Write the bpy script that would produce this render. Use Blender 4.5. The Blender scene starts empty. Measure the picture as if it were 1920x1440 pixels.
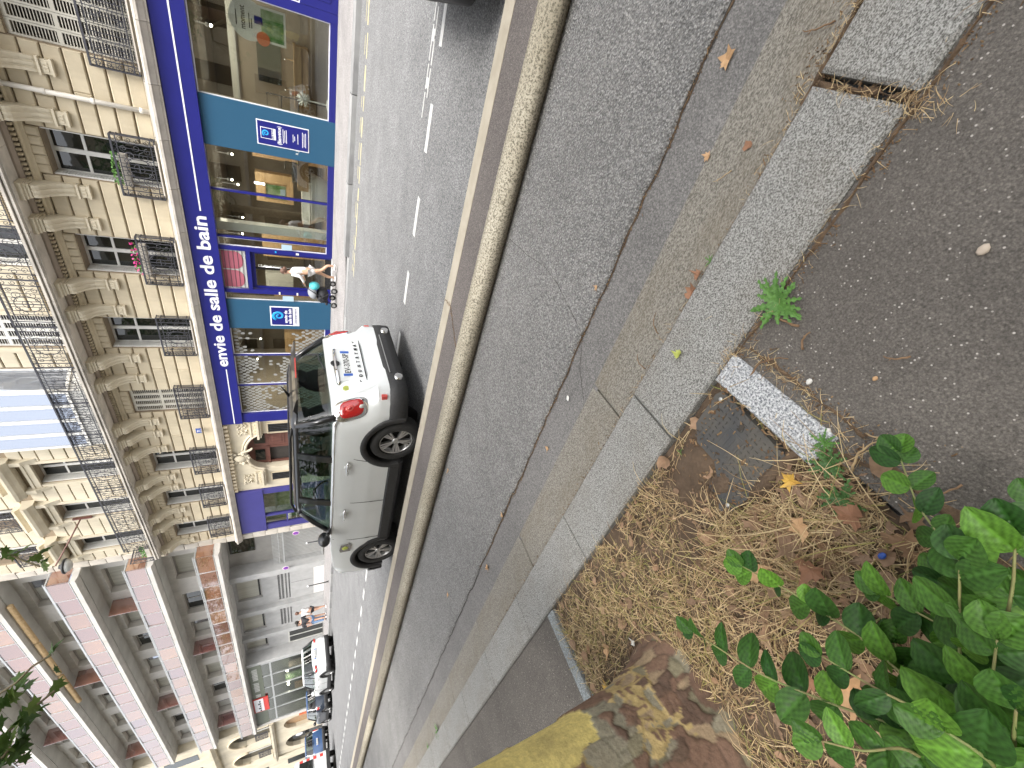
import bpy, bmesh, math, random
from mathutils import Vector, Matrix, noise
R=math.radians
random.seed(7)
SC=bpy.context.scene
COL=SC.collection
# ------------------------------------------------------------------ camera
CAMX=(0.76664,0.27067,-0.58224); CAMY=(0.6410,-0.37523,0.66957); CAMZ=(-0.03724,-0.88653,-0.46116)
cam_d=bpy.data.cameras.new('camera'); cam=bpy.data.objects.new('camera',cam_d); COL.objects.link(cam)
right=Vector((CAMX[0],CAMY[0],CAMZ[0])); down=Vector((CAMX[1],CAMY[1],CAMZ[1])); fwd=Vector((CAMX[2],CAMY[2],CAMZ[2]))
cx=down.normalized(); cz=(-fwd).normalized(); cy=cz.cross(cx).normalized()
m=Matrix(((cx.x,cy.x,cz.x,0),(cx.y,cy.y,cz.y,0),(cx.z,cy.z,cz.z,1.53),(0,0,0,1)))
cam.matrix_world=m
cam_d.sensor_fit='HORIZONTAL'; cam_d.sensor_width=36; cam_d.lens=795/1920*36
cam_d.clip_start=0.05; cam_d.clip_end=2000
SC.camera=cam
# ------------------------------------------------------------------ sky, sun, exposure
W=bpy.data.worlds.new('World'); SC.world=W; W.use_nodes=True
nt=W.node_tree; bg=nt.nodes['Background']
sky=nt.nodes.new('ShaderNodeTexSky'); sky.sky_type='NISHITA'; sky.sun_disc=False
SUN_EL=R(58); SUN_AZ=R(132)          # azimuth clockwise from +Y
sky.sun_elevation=SUN_EL; sky.sun_rotation=SUN_AZ
sky.air_density=1.0; sky.dust_density=4.0; sky.ozone_density=1.0
hs=nt.nodes.new('ShaderNodeHueSaturation'); hs.inputs['Saturation'].default_value=0.22
nt.links.new(sky.outputs[0],hs.inputs['Color']); nt.links.new(hs.outputs[0],bg.inputs['Color'])
bg.inputs['Strength'].default_value=0.15
sun_d=bpy.data.lights.new('sun','SUN'); sun_d.energy=1.3; sun_d.angle=R(24); sun_d.color=(1,0.965,0.91)
sun=bpy.data.objects.new('sun',sun_d); COL.objects.link(sun); sun.location=(20,-20,40)
sv=Vector((math.sin(SUN_AZ)*math.cos(SUN_EL),math.cos(SUN_AZ)*math.cos(SUN_EL),math.sin(SUN_EL)))
sun.rotation_euler=(-sv).to_track_quat('-Z','Y').to_euler()
vs=SC.view_settings; vs.view_transform='Standard'; vs.look='None'; vs.gamma=1; vs.use_curve_mapping=False
vs.exposure=1.58
SC.cycles.max_bounces=6; SC.cycles.diffuse_bounces=3; SC.cycles.glossy_bounces=4; SC.cycles.transmission_bounces=4; SC.cycles.transparent_max_bounces=10; SC.cycles.caustics_reflective=False; SC.cycles.caustics_refractive=False
# ------------------------------------------------------------------ helpers
def tag(o,label=None,cat=None,group=None,kind=None):
    if label: o['label']=label
    if cat: o['category']=cat
    if group: o['group']=group
    if kind: o['kind']=kind
    return o
def empty(name,loc=(0,0,0),rz=0,label=None,cat=None,group=None,kind=None):
    o=bpy.data.objects.new(name,None); COL.objects.link(o); o.location=loc; o.rotation_euler=(0,0,rz); o.empty_display_size=.2
    return tag(o,label,cat,group,kind)
def link(name,me,mat=None,parent=None,loc=None,rot=None,scale=None):
    o=bpy.data.objects.new(name,me); COL.objects.link(o)
    if mat is not None and not me.materials: me.materials.append(mat)
    if parent: o.parent=parent
    if loc is not None: o.location=loc
    if rot is not None: o.rotation_euler=rot
    if scale is not None: o.scale=scale
    return o
class MB:
    def __init__(s): s.v=[]; s.f=[]; s.sm=[]
    def add(s,vs,fs,smooth=False):
        n=len(s.v); s.v.extend([tuple(p) for p in vs])
        for f in fs: s.f.append(tuple(i+n for i in f)); s.sm.append(smooth)
        return s
    def box(s,x0,x1,y0,y1,z0,z1):
        x0,x1=min(x0,x1),max(x0,x1); y0,y1=min(y0,y1),max(y0,y1); z0,z1=min(z0,z1),max(z0,z1)
        return s.add([(x0,y0,z0),(x1,y0,z0),(x1,y1,z0),(x0,y1,z0),(x0,y0,z1),(x1,y0,z1),(x1,y1,z1),(x0,y1,z1)],
            [(0,3,2,1),(4,5,6,7),(0,1,5,4),(1,2,6,5),(2,3,7,6),(3,0,4,7)])
    def cbox(s,x0,x1,y0,y1,z0,z1,c=.02):
        # box with its front (-y) face chamfered
        x0,x1=min(x0,x1),max(x0,x1); z0,z1=min(z0,z1),max(z0,z1)
        a=[(x0,y1,z0),(x1,y1,z0),(x1,y1,z1),(x0,y1,z1)]; b=[(x0,y0+c,z0),(x1,y0+c,z0),(x1,y0+c,z1),(x0,y0+c,z1)]
        d=[(x0+c,y0,z0+c),(x1-c,y0,z0+c),(x1-c,y0,z1-c),(x0+c,y0,z1-c)]
        return s.add(a+b+d,[(0,3,2,1)]+[(i,(i+1)%4,4+(i+1)%4,4+i) for i in range(4)]+[(4+i,4+(i+1)%4,8+(i+1)%4,8+i) for i in range(4)]+[(8,9,10,11)])
    def tbox(s,x0,x1,y0,y1,z0,z1,c=.01):
        # box with chamfered top edges
        a=[(x0,y0,z0),(x1,y0,z0),(x1,y1,z0),(x0,y1,z0)]; b=[(p[0],p[1],z1-c) for p in a]
        d=[(x0+c,y0+c,z1),(x1-c,y0+c,z1),(x1-c,y1-c,z1),(x0+c,y1-c,z1)]
        return s.add(a+b+d,[(0,3,2,1)]+[(i,(i+1)%4,4+(i+1)%4,4+i) for i in range(4)]+[(4+i,4+(i+1)%4,8+(i+1)%4,8+i) for i in range(4)]+[(8,9,10,11)])
    def prism(s,poly,axis,a,b,smooth=False):
        n=len(poly)
        def P(p,t):
            if axis=='x': return (t,p[0],p[1])
            if axis=='y': return (p[0],t,p[1])
            return (p[0],p[1],t)
        vs=[P(p,a) for p in poly]+[P(p,b) for p in poly]
        s.add(vs,[(i,(i+1)%n,n+(i+1)%n,n+i) for i in range(n)],smooth)
        k=len(s.v)-2*n
        s.f.append(tuple(range(k+n-1,k-1,-1))); s.f.append(tuple(range(k+n,k+2*n))); s.sm+= [False,False]
        return s
    def tube(s,path,r,n=6,cap=True,smooth=True):
        path=[Vector(p) for p in path]; rs=r if isinstance(r,(list,tuple)) else [r]*len(path)
        k=len(s.v); prev=None
        for i,p in enumerate(path):
            t=(path[min(i+1,len(path)-1)]-path[max(i-1,0)])
            if t.length<1e-9: t=Vector((0,0,1))
            t.normalize()
            if prev is None:
                a=Vector((0,0,1)) if abs(t.z)<.9 else Vector((1,0,0)); u=t.cross(a).normalized()
            else:
                u=(prev-t*prev.dot(t)); u=u.normalized() if u.length>1e-6 else t.orthogonal().normalized()
            w=t.cross(u); prev=u
            for j in range(n):
                an=2*math.pi*j/n+math.pi/n; s.v.append(tuple(p+(u*math.cos(an)+w*math.sin(an))*rs[i]))
        for i in range(len(path)-1):
            for j in range(n):
                s.f.append((k+i*n+j,k+i*n+(j+1)%n,k+(i+1)*n+(j+1)%n,k+(i+1)*n+j)); s.sm.append(smooth)
        if cap:
            s.f.append(tuple(range(k+n-1,k-1,-1))); e=k+(len(path)-1)*n; s.f.append(tuple(range(e,e+n))); s.sm+=[False,False]
        return s
    def lathe(s,prof,c=(0,0,0),axis='z',n=16,smooth=True):
        k=len(s.v)
        for (r,h) in prof:
            for j in range(n):
                a=2*math.pi*j/n; p=(r*math.cos(a),r*math.sin(a),h)
                if axis=='y': p=(p[0],p[2],p[1])
                elif axis=='x': p=(p[2],p[0],p[1])
                s.v.append((p[0]+c[0],p[1]+c[1],p[2]+c[2]))
        for i in range(len(prof)-1):
            for j in range(n):
                s.f.append((k+i*n+j,k+i*n+(j+1)%n,k+(i+1)*n+(j+1)%n,k+(i+1)*n+j)); s.sm.append(smooth)
        s.f.append(tuple(range(k,k+n))); e=k+(len(prof)-1)*n; s.f.append(tuple(range(e,e+n))); s.sm+=[False,False]
        return s
    def sphere(s,c,r,n=10,m_=7,sc=(1,1,1)):
        k=len(s.v)
        prof=[(max(1e-4,math.sin(math.pi*i/m_)),-math.cos(math.pi*i/m_)) for i in range(m_+1)]
        for (a,h) in prof:
            for j in range(n):
                t=2*math.pi*j/n; s.v.append((c[0]+r*sc[0]*a*math.cos(t),c[1]+r*sc[1]*a*math.sin(t),c[2]+r*sc[2]*h))
        for i in range(m_):
            for j in range(n):
                s.f.append((k+i*n+j,k+i*n+(j+1)%n,k+(i+1)*n+(j+1)%n,k+(i+1)*n+j)); s.sm.append(True)
        return s
    def mesh(s,name,mat=None,recalc=True):
        me=bpy.data.meshes.new(name); me.from_pydata(s.v,[],s.f); me.polygons.foreach_set('use_smooth',s.sm)
        if recalc:
            b=bmesh.new(); b.from_mesh(me); bmesh.ops.recalc_face_normals(b,faces=b.faces); b.to_mesh(me); b.free()
        if mat: me.materials.append(mat)
        return me
    def build(s,name,mat,parent=None,loc=None,rot=None,recalc=True):
        return link(name,s.mesh(name,mat,recalc),None,parent,loc,rot)
CACHE={}
def shared(key,fn,mat):
    if key not in CACHE: CACHE[key]=fn().mesh(str(key[0]) if isinstance(key,tuple) else key,mat)
    return CACHE[key]
def copy_tree(o,parent=None,depth=0):
    c=o.copy(); COL.objects.link(c); c.parent=parent
    for ch in list(o.children): copy_tree(ch,c)
    return c
def text(name,s,size,mat,parent,loc,rot=(R(90),0,0),bold=0,sx=1,align='LEFT',ext=.004,alignv='BOTTOM_BASELINE',width=None):
    cu=bpy.data.curves.new('txt','FONT'); cu.body=s; cu.size=size; cu.offset=bold; cu.extrude=ext; cu.align_x=align; cu.align_y=alignv; cu.resolution_u=3
    ob=bpy.data.objects.new('txt',cu); COL.objects.link(ob)
    dg=bpy.context.evaluated_depsgraph_get(); me=bpy.data.meshes.new_from_object(ob.evaluated_get(dg))
    bpy.data.objects.remove(ob); bpy.data.curves.remove(cu)
    me.materials.clear(); me.materials.append(mat)
    if width:
        xs=[v.co.x for v in me.vertices]; sx=width/max(1e-6,(max(xs)-min(xs)))
        x0=min(xs) if align=='LEFT' else 0
        for v in me.vertices: v.co.x=(v.co.x-x0)*sx
    elif sx!=1:
        for v in me.vertices: v.co.x*=sx
    me.name=name
    return link(name,me,None,parent,loc,rot)
# ------------------------------------------------------------------ materials
MT={}
def newmat(name):
    mt=bpy.data.materials.new(name); mt.use_nodes=True; MT[name]=mt
    return mt,mt.node_tree,mt.node_tree.nodes['Principled BSDF']
def ramp(nt,inp,stops):
    r=nt.nodes.new('ShaderNodeValToRGB'); e=r.color_ramp.elements
    while len(e)<len(stops): e.new(.5)
    for i,(p,c) in enumerate(stops): e[i].position=p; e[i].color=(c[0],c[1],c[2],1)
    nt.links.new(inp,r.inputs[0]); return r.outputs[0]
def mix(nt,fac,a,b,mode='MIX'):
    n=nt.nodes.new('ShaderNodeMix'); n.data_type='RGBA'; n.blend_type=mode; n.clamp_factor=True
    for sock,val in ((n.inputs[0],fac),(n.inputs[6],a),(n.inputs[7],b)):
        if hasattr(val,'links'): nt.links.new(val,sock)
        elif isinstance(val,(int,float)): sock.default_value=val
        else: sock.default_value=(val[0],val[1],val[2],1)
    return n.outputs[2]
def tex(nt,kind,scale,detail=4,coord='Object',rough=.55,sc=None,dist=0):
    tc=nt.nodes.new('ShaderNodeTexCoord'); out=tc.outputs[coord]
    if sc:
        mp=nt.nodes.new('ShaderNodeMapping'); mp.inputs['Scale'].default_value=sc; nt.links.new(out,mp.inputs[0]); out=mp.outputs[0]
    t=nt.nodes.new('ShaderNodeTexNoise' if kind=='noise' else 'ShaderNodeTexVoronoi')
    t.inputs['Scale'].default_value=scale
    if kind=='noise':
        t.inputs['Detail'].default_value=detail; t.inputs['Roughness'].default_value=rough; t.inputs['Distortion'].default_value=dist
    nt.links.new(out,t.inputs['Vector'])
    return t
def bump(nt,b,h,strength,dist=.01):
    bn=nt.nodes.new('ShaderNodeBump'); bn.inputs['Strength'].default_value=strength; bn.inputs['Distance'].default_value=dist
    nt.links.new(h,bn.inputs['Height']); nt.links.new(bn.outputs[0],b.inputs['Normal'])
def M(name,c,c2=None,scale=4,rough=.6,bmp=0,bscale=None,metal=0,spec=.5,lo=.35,hi=.65,sc=None,detail=5,grime=0,coat=0):
    mt,n,b=newmat(name); b.inputs['Roughness'].default_value=rough; b.inputs['Metallic'].default_value=metal
    b.inputs['Specular IOR Level'].default_value=spec
    if coat: b.inputs['Coat Weight'].default_value=coat; b.inputs['Coat Roughness'].default_value=.04
    if c2 is None: c2=tuple(x*.86 for x in c)
    t=tex(n,'noise',scale,detail,sc=sc); col=ramp(n,t.outputs[0],[(lo,c),(hi,c2)])
    if grime:
        g=tex(n,'noise',.9,8,rough=.7,sc=(1,1,.35)); gf=ramp(n,g.outputs[0],[(.48,(0,0,0)),(.72,(grime,)*3)])
        col=mix(n,gf,col,tuple(x*.45 for x in c))
    n.links.new(col,b.inputs['Base Color'])
    if bmp:
        t2=tex(n,'noise',bscale or scale*8,5); bump(n,b,t2.outputs[0],bmp)
    return mt
def island(name,stops,rough=.6,spec=.3,trans=0,nscale=0):
    mt,n,b=newmat(name); g=n.nodes.new('ShaderNodeNewGeometry'); col=ramp(n,g.outputs['Random Per Island'],stops)
    if nscale:
        t=tex(n,'noise',nscale,3); col=mix(n,ramp(n,t.outputs[0],[(.4,(0,0,0)),(.7,(.5,.5,.5))]),col,(.05,.03,.015))
    n.links.new(col,b.inputs['Base Color']); b.inputs['Roughness'].default_value=rough; b.inputs['Specular IOR Level'].default_value=spec
    if trans:
        tr=n.nodes.new('ShaderNodeBsdfTranslucent'); n.links.new(col,tr.inputs['Color']); mx=n.nodes.new('ShaderNodeMixShader'); mx.inputs[0].default_value=trans
        n.links.new(b.outputs[0],mx.inputs[1]); n.links.new(tr.outputs[0],mx.inputs[2]); n.links.new(mx.outputs[0],n.nodes['Material Output'].inputs[0])
    return mt
def glass(name,tint=(.85,.9,.88),ior=1.5,rough=.0,refl=(1,1,1)):
    mt,n,b=newmat(name); n.nodes.remove(b)
    tr=n.nodes.new('ShaderNodeBsdfTransparent'); tr.inputs[0].default_value=(*tint,1)
    gl=n.nodes.new('ShaderNodeBsdfGlossy'); gl.inputs['Color'].default_value=(*refl,1); gl.inputs['Roughness'].default_value=rough
    lw=n.nodes.new('ShaderNodeLayerWeight'); lw.inputs[0].default_value=.5; r0=((ior-1)/(ior+1))**2
    pw=n.nodes.new('ShaderNodeMath'); pw.operation='POWER'; n.links.new(lw.outputs['Facing'],pw.inputs[0]); pw.inputs[1].default_value=4.0
    fr=n.nodes.new('ShaderNodeMath'); fr.operation='MULTIPLY_ADD'; n.links.new(pw.outputs[0],fr.inputs[0]); fr.inputs[1].default_value=1-r0; fr.inputs[2].default_value=r0
    mx=n.nodes.new('ShaderNodeMixShader'); n.links.new(fr.outputs[0],mx.inputs[0]); n.links.new(tr.outputs[0],mx.inputs[1]); n.links.new(gl.outputs[0],mx.inputs[2])
    n.links.new(mx.outputs[0],n.nodes['Material Output'].inputs[0]); return mt
def emit(name,c,s):
    mt,n,b=newmat(name); b.inputs['Emission Color'].default_value=(*c,1); b.inputs['Emission Strength'].default_value=s; b.inputs['Base Color'].default_value=(*c,1); return mt
# asphalts
def asphalt(name,base,specks,vs_,bmp,speck_t=.16,patch=.15,dist=.006,grain=.4,pk=.70):
    mt,n,b=newmat(name); b.inputs['Roughness'].default_value=.88; b.inputs['Specular IOR Level'].default_value=.25
    t=tex(n,'noise',1.3,6,rough=.65); c=ramp(n,t.outputs[0],[(.3,tuple(x*(1-patch) for x in base)),(.7,tuple(x*(1+patch) for x in base))])
    t2=tex(n,'noise',160,3,rough=.8); c=mix(n,1,c,ramp(n,t2.outputs[0],[(.3,(.55,.55,.55)),(.7,(1.4,1.4,1.4))]),'MULTIPLY')
    vc=tex(n,'voronoi',vs_*1.55); sc2=n.nodes.new('ShaderNodeSeparateColor'); n.links.new(vc.outputs['Color'],sc2.inputs[0])
    c=mix(n,grain,c,mix(n,1,c,ramp(n,sc2.outputs[1],[(0,(.45,.45,.45)),(.5,(.95,.95,.95)),(1,(1.6,1.58,1.55))]),'MULTIPLY'))
    c=mix(n,mix(n,1,ramp(n,vc.outputs['Distance'],[(.42,(0,0,0)),(.72,(1,1,1))]),(grain*.75,)*3,'MULTIPLY'),c,tuple(x*.25 for x in base))
    v=tex(n,'voronoi',vs_); v.inputs['Randomness'].default_value=1
    sepa=n.nodes.new('ShaderNodeSeparateColor'); n.links.new(v.outputs['Color'],sepa.inputs[0])
    pick=ramp(n,sepa.outputs[0],[(pk,(0,0,0)),(pk+.06,(1,1,1))]); near=ramp(n,v.outputs['Distance'],[(speck_t,(1,1,1)),(speck_t+.1,(0,0,0))])
    f=mix(n,1,pick,near,'MULTIPLY'); c=mix(n,f,c,specks)
    n.links.new(c,b.inputs['Base Color'])
    v2=tex(n,'voronoi',vs_*1.2); bump(n,b,v2.outputs['Distance'],bmp,dist)
    return mt
asphalt('road_asphalt',(.225,.226,.228),(.30,.30,.29),55,.35,grain=.7)
asphalt('bike_asphalt',(.27,.265,.258),(.42,.41,.39),66,1.0,dist=.012,grain=.6,pk=.85)
asphalt('strip_asphalt',(.195,.188,.182),(.27,.26,.25),75,.2)
asphalt('pavement_asphalt',(.128,.116,.104),(.42,.39,.36),95,.4,speck_t=.20,patch=.22,grain=.28,pk=.86)
asphalt('fill_asphalt',(.155,.138,.13),(.30,.28,.27),80,.2)
asphalt('far_pavement',(.30,.285,.28),(.4,.4,.4),40,.1)
def granite(name,lo,hi,sc=170,stain=.35):
    mt,n,b=newmat(name); b.inputs['Roughness'].default_value=.78; b.inputs['Specular IOR Level'].default_value=.3
    t=tex(n,'noise',sc,2,rough=.7); c=ramp(n,t.outputs[0],[(.36,lo),(.5,tuple((a+d)/2 for a,d in zip(lo,hi))),(.62,hi)])
    t2=tex(n,'noise',2.3,6,rough=.7); c=mix(n,ramp(n,t2.outputs[0],[(.45,(0,0,0)),(.75,(stain,)*3)]),c,(.16,.13,.09))
    n.links.new(c,b.inputs['Base Color']); t3=tex(n,'noise',120,3); bump(n,b,t3.outputs[0],.5,.004)
    return mt
granite('granite',(.085,.083,.076),(.40,.395,.375),210,.3)
granite('granite_worn',(.11,.10,.085),(.31,.29,.25),190,.6)
granite('granite_pale',(.12,.13,.145),(.62,.63,.64),120,.1)
granite('granite_blue',(.13,.145,.15),(.34,.37,.38),120,.4)
def concrete_kerb():
    mt,n,b=newmat('kerb_concrete'); b.inputs['Roughness'].default_value=.9
    t=tex(n,'noise',1.2,6,rough=.7); c=ramp(n,t.outputs[0],[(.3,(.40,.355,.265)),(.7,(.53,.485,.39))])
    t2=tex(n,'noise',70,3,rough=.75); c=mix(n,ramp(n,t2.outputs[0],[(.47,(0,0,0)),(.58,(.85,.85,.85))]),c,(.10,.088,.06))
    t4=tex(n,'noise',3,5,sc=(.12,2.2,3)); c=mix(n,ramp(n,t4.outputs[0],[(.45,(0,0,0)),(.7,(.55,.55,.55))]),c,(.13,.115,.085))
    n.links.new(c,b.inputs['Base Color']); bump(n,b,t2.outputs[0],.5,.005)
concrete_kerb()
M('kerb_strip',(.43,.385,.31),(.36,.32,.25),6,.85,.3,90)
M('far_kerb',(.21,.21,.21),(.30,.30,.295),3,.8,.2,60)
# buildings
M('stone',(.60,.52,.375),(.52,.44,.31),1.6,.85,.25,30,grime=.45)
M('stone_pale',(.64,.575,.445),(.55,.485,.36),1.2,.85,.2,30,grime=.5)
M('stone_joint',(.30,.235,.16),(.24,.19,.13),3,.9)
M('slab_stone',(.60,.555,.49),(.46,.42,.36),1.1,.85,.2,30,grime=.7)
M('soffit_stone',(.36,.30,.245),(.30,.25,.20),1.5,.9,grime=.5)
M('iron',(.035,.035,.045),(.06,.06,.07),8,.45,spec=.5)
M('white_paint',(.72,.71,.67),(.66,.65,.61),5,.45)
M('shutter_paint',(.60,.57,.49),(.54,.51,.43),5,.55)
M('pipe_paint',(.74,.70,.63),(.66,.62,.55),3,.5)
M('sign_blue',(.012,.014,.160),(.014,.016,.175),2,.38)
M('navy_panel',(.042,.038,.185),(.045,.041,.2),2,.55)
M('teal_panel',(.015,.078,.15),(.017,.082,.155),1.5,.5)
M('sign_white',(.82,.82,.84),(.78,.78,.80),3,.5)
M('cyan',(.02,.36,.78),(.02,.34,.74),3,.5)
M('dark_interior',(.035,.03,.026),(.05,.042,.036),2,.9)
M('shop_floor',(.20,.155,.115),(.16,.12,.09),3,.45)
M('shop_wall',(.38,.33,.27),(.33,.28,.225),1,.8)
M('shop_brown',(.10,.075,.05),(.075,.055,.035),1.2,.8)
M('shop_ceiling',(.16,.13,.10),(.12,.10,.075),1,.9)
M('wood_light',(.46,.31,.165),(.36,.235,.12),3,.5,sc=(1,1,9))
M('wood_orange',(.42,.27,.15),(.34,.21,.11),2,.5,sc=(1,1,7))
M('wood_door',(.16,.065,.048),(.11,.045,.034),3,.5,sc=(6,1,1))
M('ceramic',(.80,.80,.78),(.77,.77,.75),2,.18)
M('black_gloss',(.012,.012,.013),(.016,.016,.017),3,.2)
M('mirror_glass',(.75,.80,.80),(.72,.77,.77),3,.02,metal=1)
M('pink',(.40,.11,.15),(.33,.09,.12),2,.6)
M('orange',(.62,.16,.06),(.58,.15,.06),3,.6)
M('paper',(.74,.73,.70),(.7,.69,.66),3,.7)
M('pale_blue_print',(.42,.56,.66),(.36,.5,.62),2,.6)
M('photo_green',(.09,.22,.05),(.35,.45,.30),5,.5)
M('frost',(.50,.50,.47),(.46,.46,.43),4,.7); M('petal_film',(.27,.27,.25),(.24,.24,.22),4,.7)
M('plate_blue',(.02,.07,.32),(.025,.08,.34),4,.35)
glass('shop_glass',(.80,.82,.78),2.0,refl=(.95,.95,.95))
glass('car_glass',(.34,.42,.385),1.7)
glass('clear_glass',(.8,.85,.83),1.5)
mt,n,b=newmat('window_glass'); b.inputs['Base Color'].default_value=(.012,.014,.013,1); b.inputs['Roughness'].default_value=.02; b.inputs['Specular IOR Level'].default_value=.9
tw=tex(n,'noise',2.2,2); bump(n,b,tw.outputs[0],.03,.05)
mt,n,b=newmat('bay_glass'); b.inputs['Base Color'].default_value=(.46,.50,.58,1); b.inputs['Roughness'].default_value=.04; b.inputs['Metallic'].default_value=.75
emit('bulb',(1,.93,.8),14); emit('tube_light',(1,.96,.88),8)
# modern building
M('pre_cast',(.60,.575,.535),(.50,.48,.445),1.5,.85,.2,25,grime=.4)
M('pre_cast_grey',(.44,.44,.435),(.38,.38,.375),2.5,.8,.2,60,grime=.25)
M('marble',(.50,.49,.455),(.40,.39,.36),1.1,.55,sc=(1,1,.5))
M('recess_wall',(.38,.365,.34),(.32,.31,.29),2,.9)
M('rail_metal',(.50,.51,.51),(.42,.43,.43),5,.35,metal=.3)
M('shutter_roll',(.46,.45,.39),(.36,.35,.30),1.2,.7,sc=(12,1,.4))
M('olive_sign',(.15,.165,.125),(.13,.145,.11),3,.6)
M('red_sign',(.62,.05,.04),(.58,.05,.04),4,.55)
M('magenta',(.46,.05,.42),(.42,.05,.4),4,.5)
M('cord_beige',(.66,.48,.27),(.55,.38,.2),5,.8)
def copper():
    mt,n,b=newmat('copper_glass'); oi=n.nodes.new('ShaderNodeObjectInfo')
    c=ramp(n,oi.outputs['Random'],[(0,(.20,.085,.055)),(.25,(.34,.16,.08)),(.45,(.15,.07,.08)),(.6,(.28,.12,.08)),(.8,(.19,.085,.075)),(1,(.40,.20,.10))])
    t=tex(n,'noise',.9,4); c=mix(n,ramp(n,t.outputs[0],[(.4,(0,0,0)),(.65,(.6,.6,.6))]),c,(.14,.065,.06))
    n.links.new(c,b.inputs['Base Color']); b.inputs['Roughness'].default_value=.05; b.inputs['Metallic'].default_value=.1; b.inputs['Specular IOR Level'].default_value=1.0
    b.inputs['Coat Weight'].default_value=1; b.inputs['Coat IOR'].default_value=2.5; b.inputs['Coat Roughness'].default_value=.02
    t2=tex(n,'noise',1.1,2); bump(n,b,t2.outputs[0],.14,.06)
copper()
# vehicles
def paint(name,c,rough=.3):
    mt,n,b=newmat(name); b.inputs['Base Color'].default_value=(*c,1); b.inputs['Roughness'].default_value=rough; b.inputs['Coat Weight'].default_value=.8; b.inputs['Coat Roughness'].default_value=.03
    t=tex(n,'noise',3,4); c2=ramp(n,t.outputs[0],[(.3,c),(.8,tuple(x*.95 for x in c))]); n.links.new(c2,b.inputs['Base Color'])
paint('car_white',(.74,.765,.765)); paint('car_black',(.012,.012,.014)); paint('car_blue',(.03,.075,.18)); paint('van_white',(.70,.71,.71)); paint('car_darkblue',(.02,.03,.05))
M('black_plastic',(.022,.022,.023),(.032,.032,.033),30,.6)
M('tyre_rubber',(.02,.02,.02),(.028,.027,.026),30,.85)
M('rim_metal',(.62,.62,.62),(.52,.52,.52),6,.28,metal=.85)
M('chrome',(.80,.80,.80),(.74,.74,.74),6,.08,metal=1)
M('tail_red',(.42,.012,.012),(.36,.01,.01),9,.12,coat=1)
M('tail_red_light',(.62,.10,.08),(.55,.08,.07),9,.2)
M('plate_white',(.74,.75,.74),(.7,.71,.70),5,.4)
M('plate_band',(.03,.12,.50),(.03,.11,.48),5,.4)
M('letter_black',(.015,.015,.015),(.02,.02,.02),5,.5)
M('badge_yellow',(.50,.55,.10),(.4,.45,.1),9,.3)
M('seat_dark',(.03,.03,.032),(.045,.045,.047),5,.8)
# people
M('skin',(.50,.30,.21),(.46,.27,.19),6,.55); M('skin_leg',(.56,.34,.22),(.5,.3,.2),6,.5)
M('cloth_white',(.76,.75,.74),(.68,.67,.66),7,.85); M('cloth_black',(.02,.02,.025),(.035,.035,.04),7,.85); M('cloth_denim',(.22,.34,.55),(.18,.29,.48),9,.85)
M('hair_brown',(.14,.07,.045),(.09,.045,.03),20,.6); M('hair_dark',(.02,.018,.016),(.03,.027,.022),20,.6); M('cloth_grey',(.3,.31,.33),(.24,.25,.27),7,.85)
M('bag_cyan',(.05,.42,.46),(.1,.5,.55),6,.6)
# ground cover
M('soil',(.125,.085,.055),(.075,.05,.032),9,.95,.9,55,detail=8)
M('debris',(.15,.098,.058),(.085,.055,.034),25,.95,.9,90,detail=8)
island('crumbs',[(0,(.20,.12,.065)),(.4,(.11,.07,.042)),(.7,(.30,.20,.11)),(1,(.06,.042,.03))],.9,.2)
M('crack_dark',(.03,.026,.022),(.05,.042,.034),12,.95)
island('straw',[(0,(.55,.41,.22)),(.3,(.64,.50,.29)),(.5,(.44,.30,.155)),(.7,(.30,.20,.11)),(.85,(.19,.125,.075)),(1,(.60,.48,.26))],.6,.3,.15)
island('straw_green',[(0,(.30,.27,.085)),(.5,(.40,.33,.13)),(1,(.20,.22,.06))],.6,.3,.15)
island('dry_leaf',[(0,(.30,.18,.105)),(.3,(.40,.26,.165)),(.55,(.22,.14,.09)),(.8,(.34,.23,.155)),(1,(.46,.31,.19))],.7,.25,.1,nscale=14)
M('leaf_tan',(.54,.34,.18),(.42,.25,.125),25,.65); M('leaf_brown',(.30,.15,.085),(.22,.11,.06),25,.7); M('leaf_yellow',(.58,.36,.06),(.5,.28,.05),25,.6)
M('leaf_yelgreen',(.46,.50,.12),(.35,.38,.08),25,.6)
M('twig_brown',(.26,.16,.09),(.17,.10,.055),25,.85); M('twig_pale',(.50,.36,.20),(.4,.28,.15),25,.8)
M('pebble',(.52,.44,.36),(.42,.35,.28),20,.8); M('pebble_white',(.68,.66,.62),(.6,.58,.54),20,.8)
M('weed_green',(.065,.165,.028),(.095,.22,.04),30,.6); M('weed_dark',(.04,.10,.022),(.06,.14,.03),30,.6)
M('stem_green',(.20,.26,.08),(.28,.22,.10),12,.6)
M('cover_plastic',(.05,.052,.055),(.10,.09,.075),5,.65,.15,60)
M('flower_pink',(.75,.06,.30),(.65,.05,.25),9,.6)
M('yellow_line',(.50,.44,.24),(.35,.33,.25),4,.8); M('road_white',(.62,.62,.60),(.50,.50,.49),6,.8,.3,60)
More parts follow.
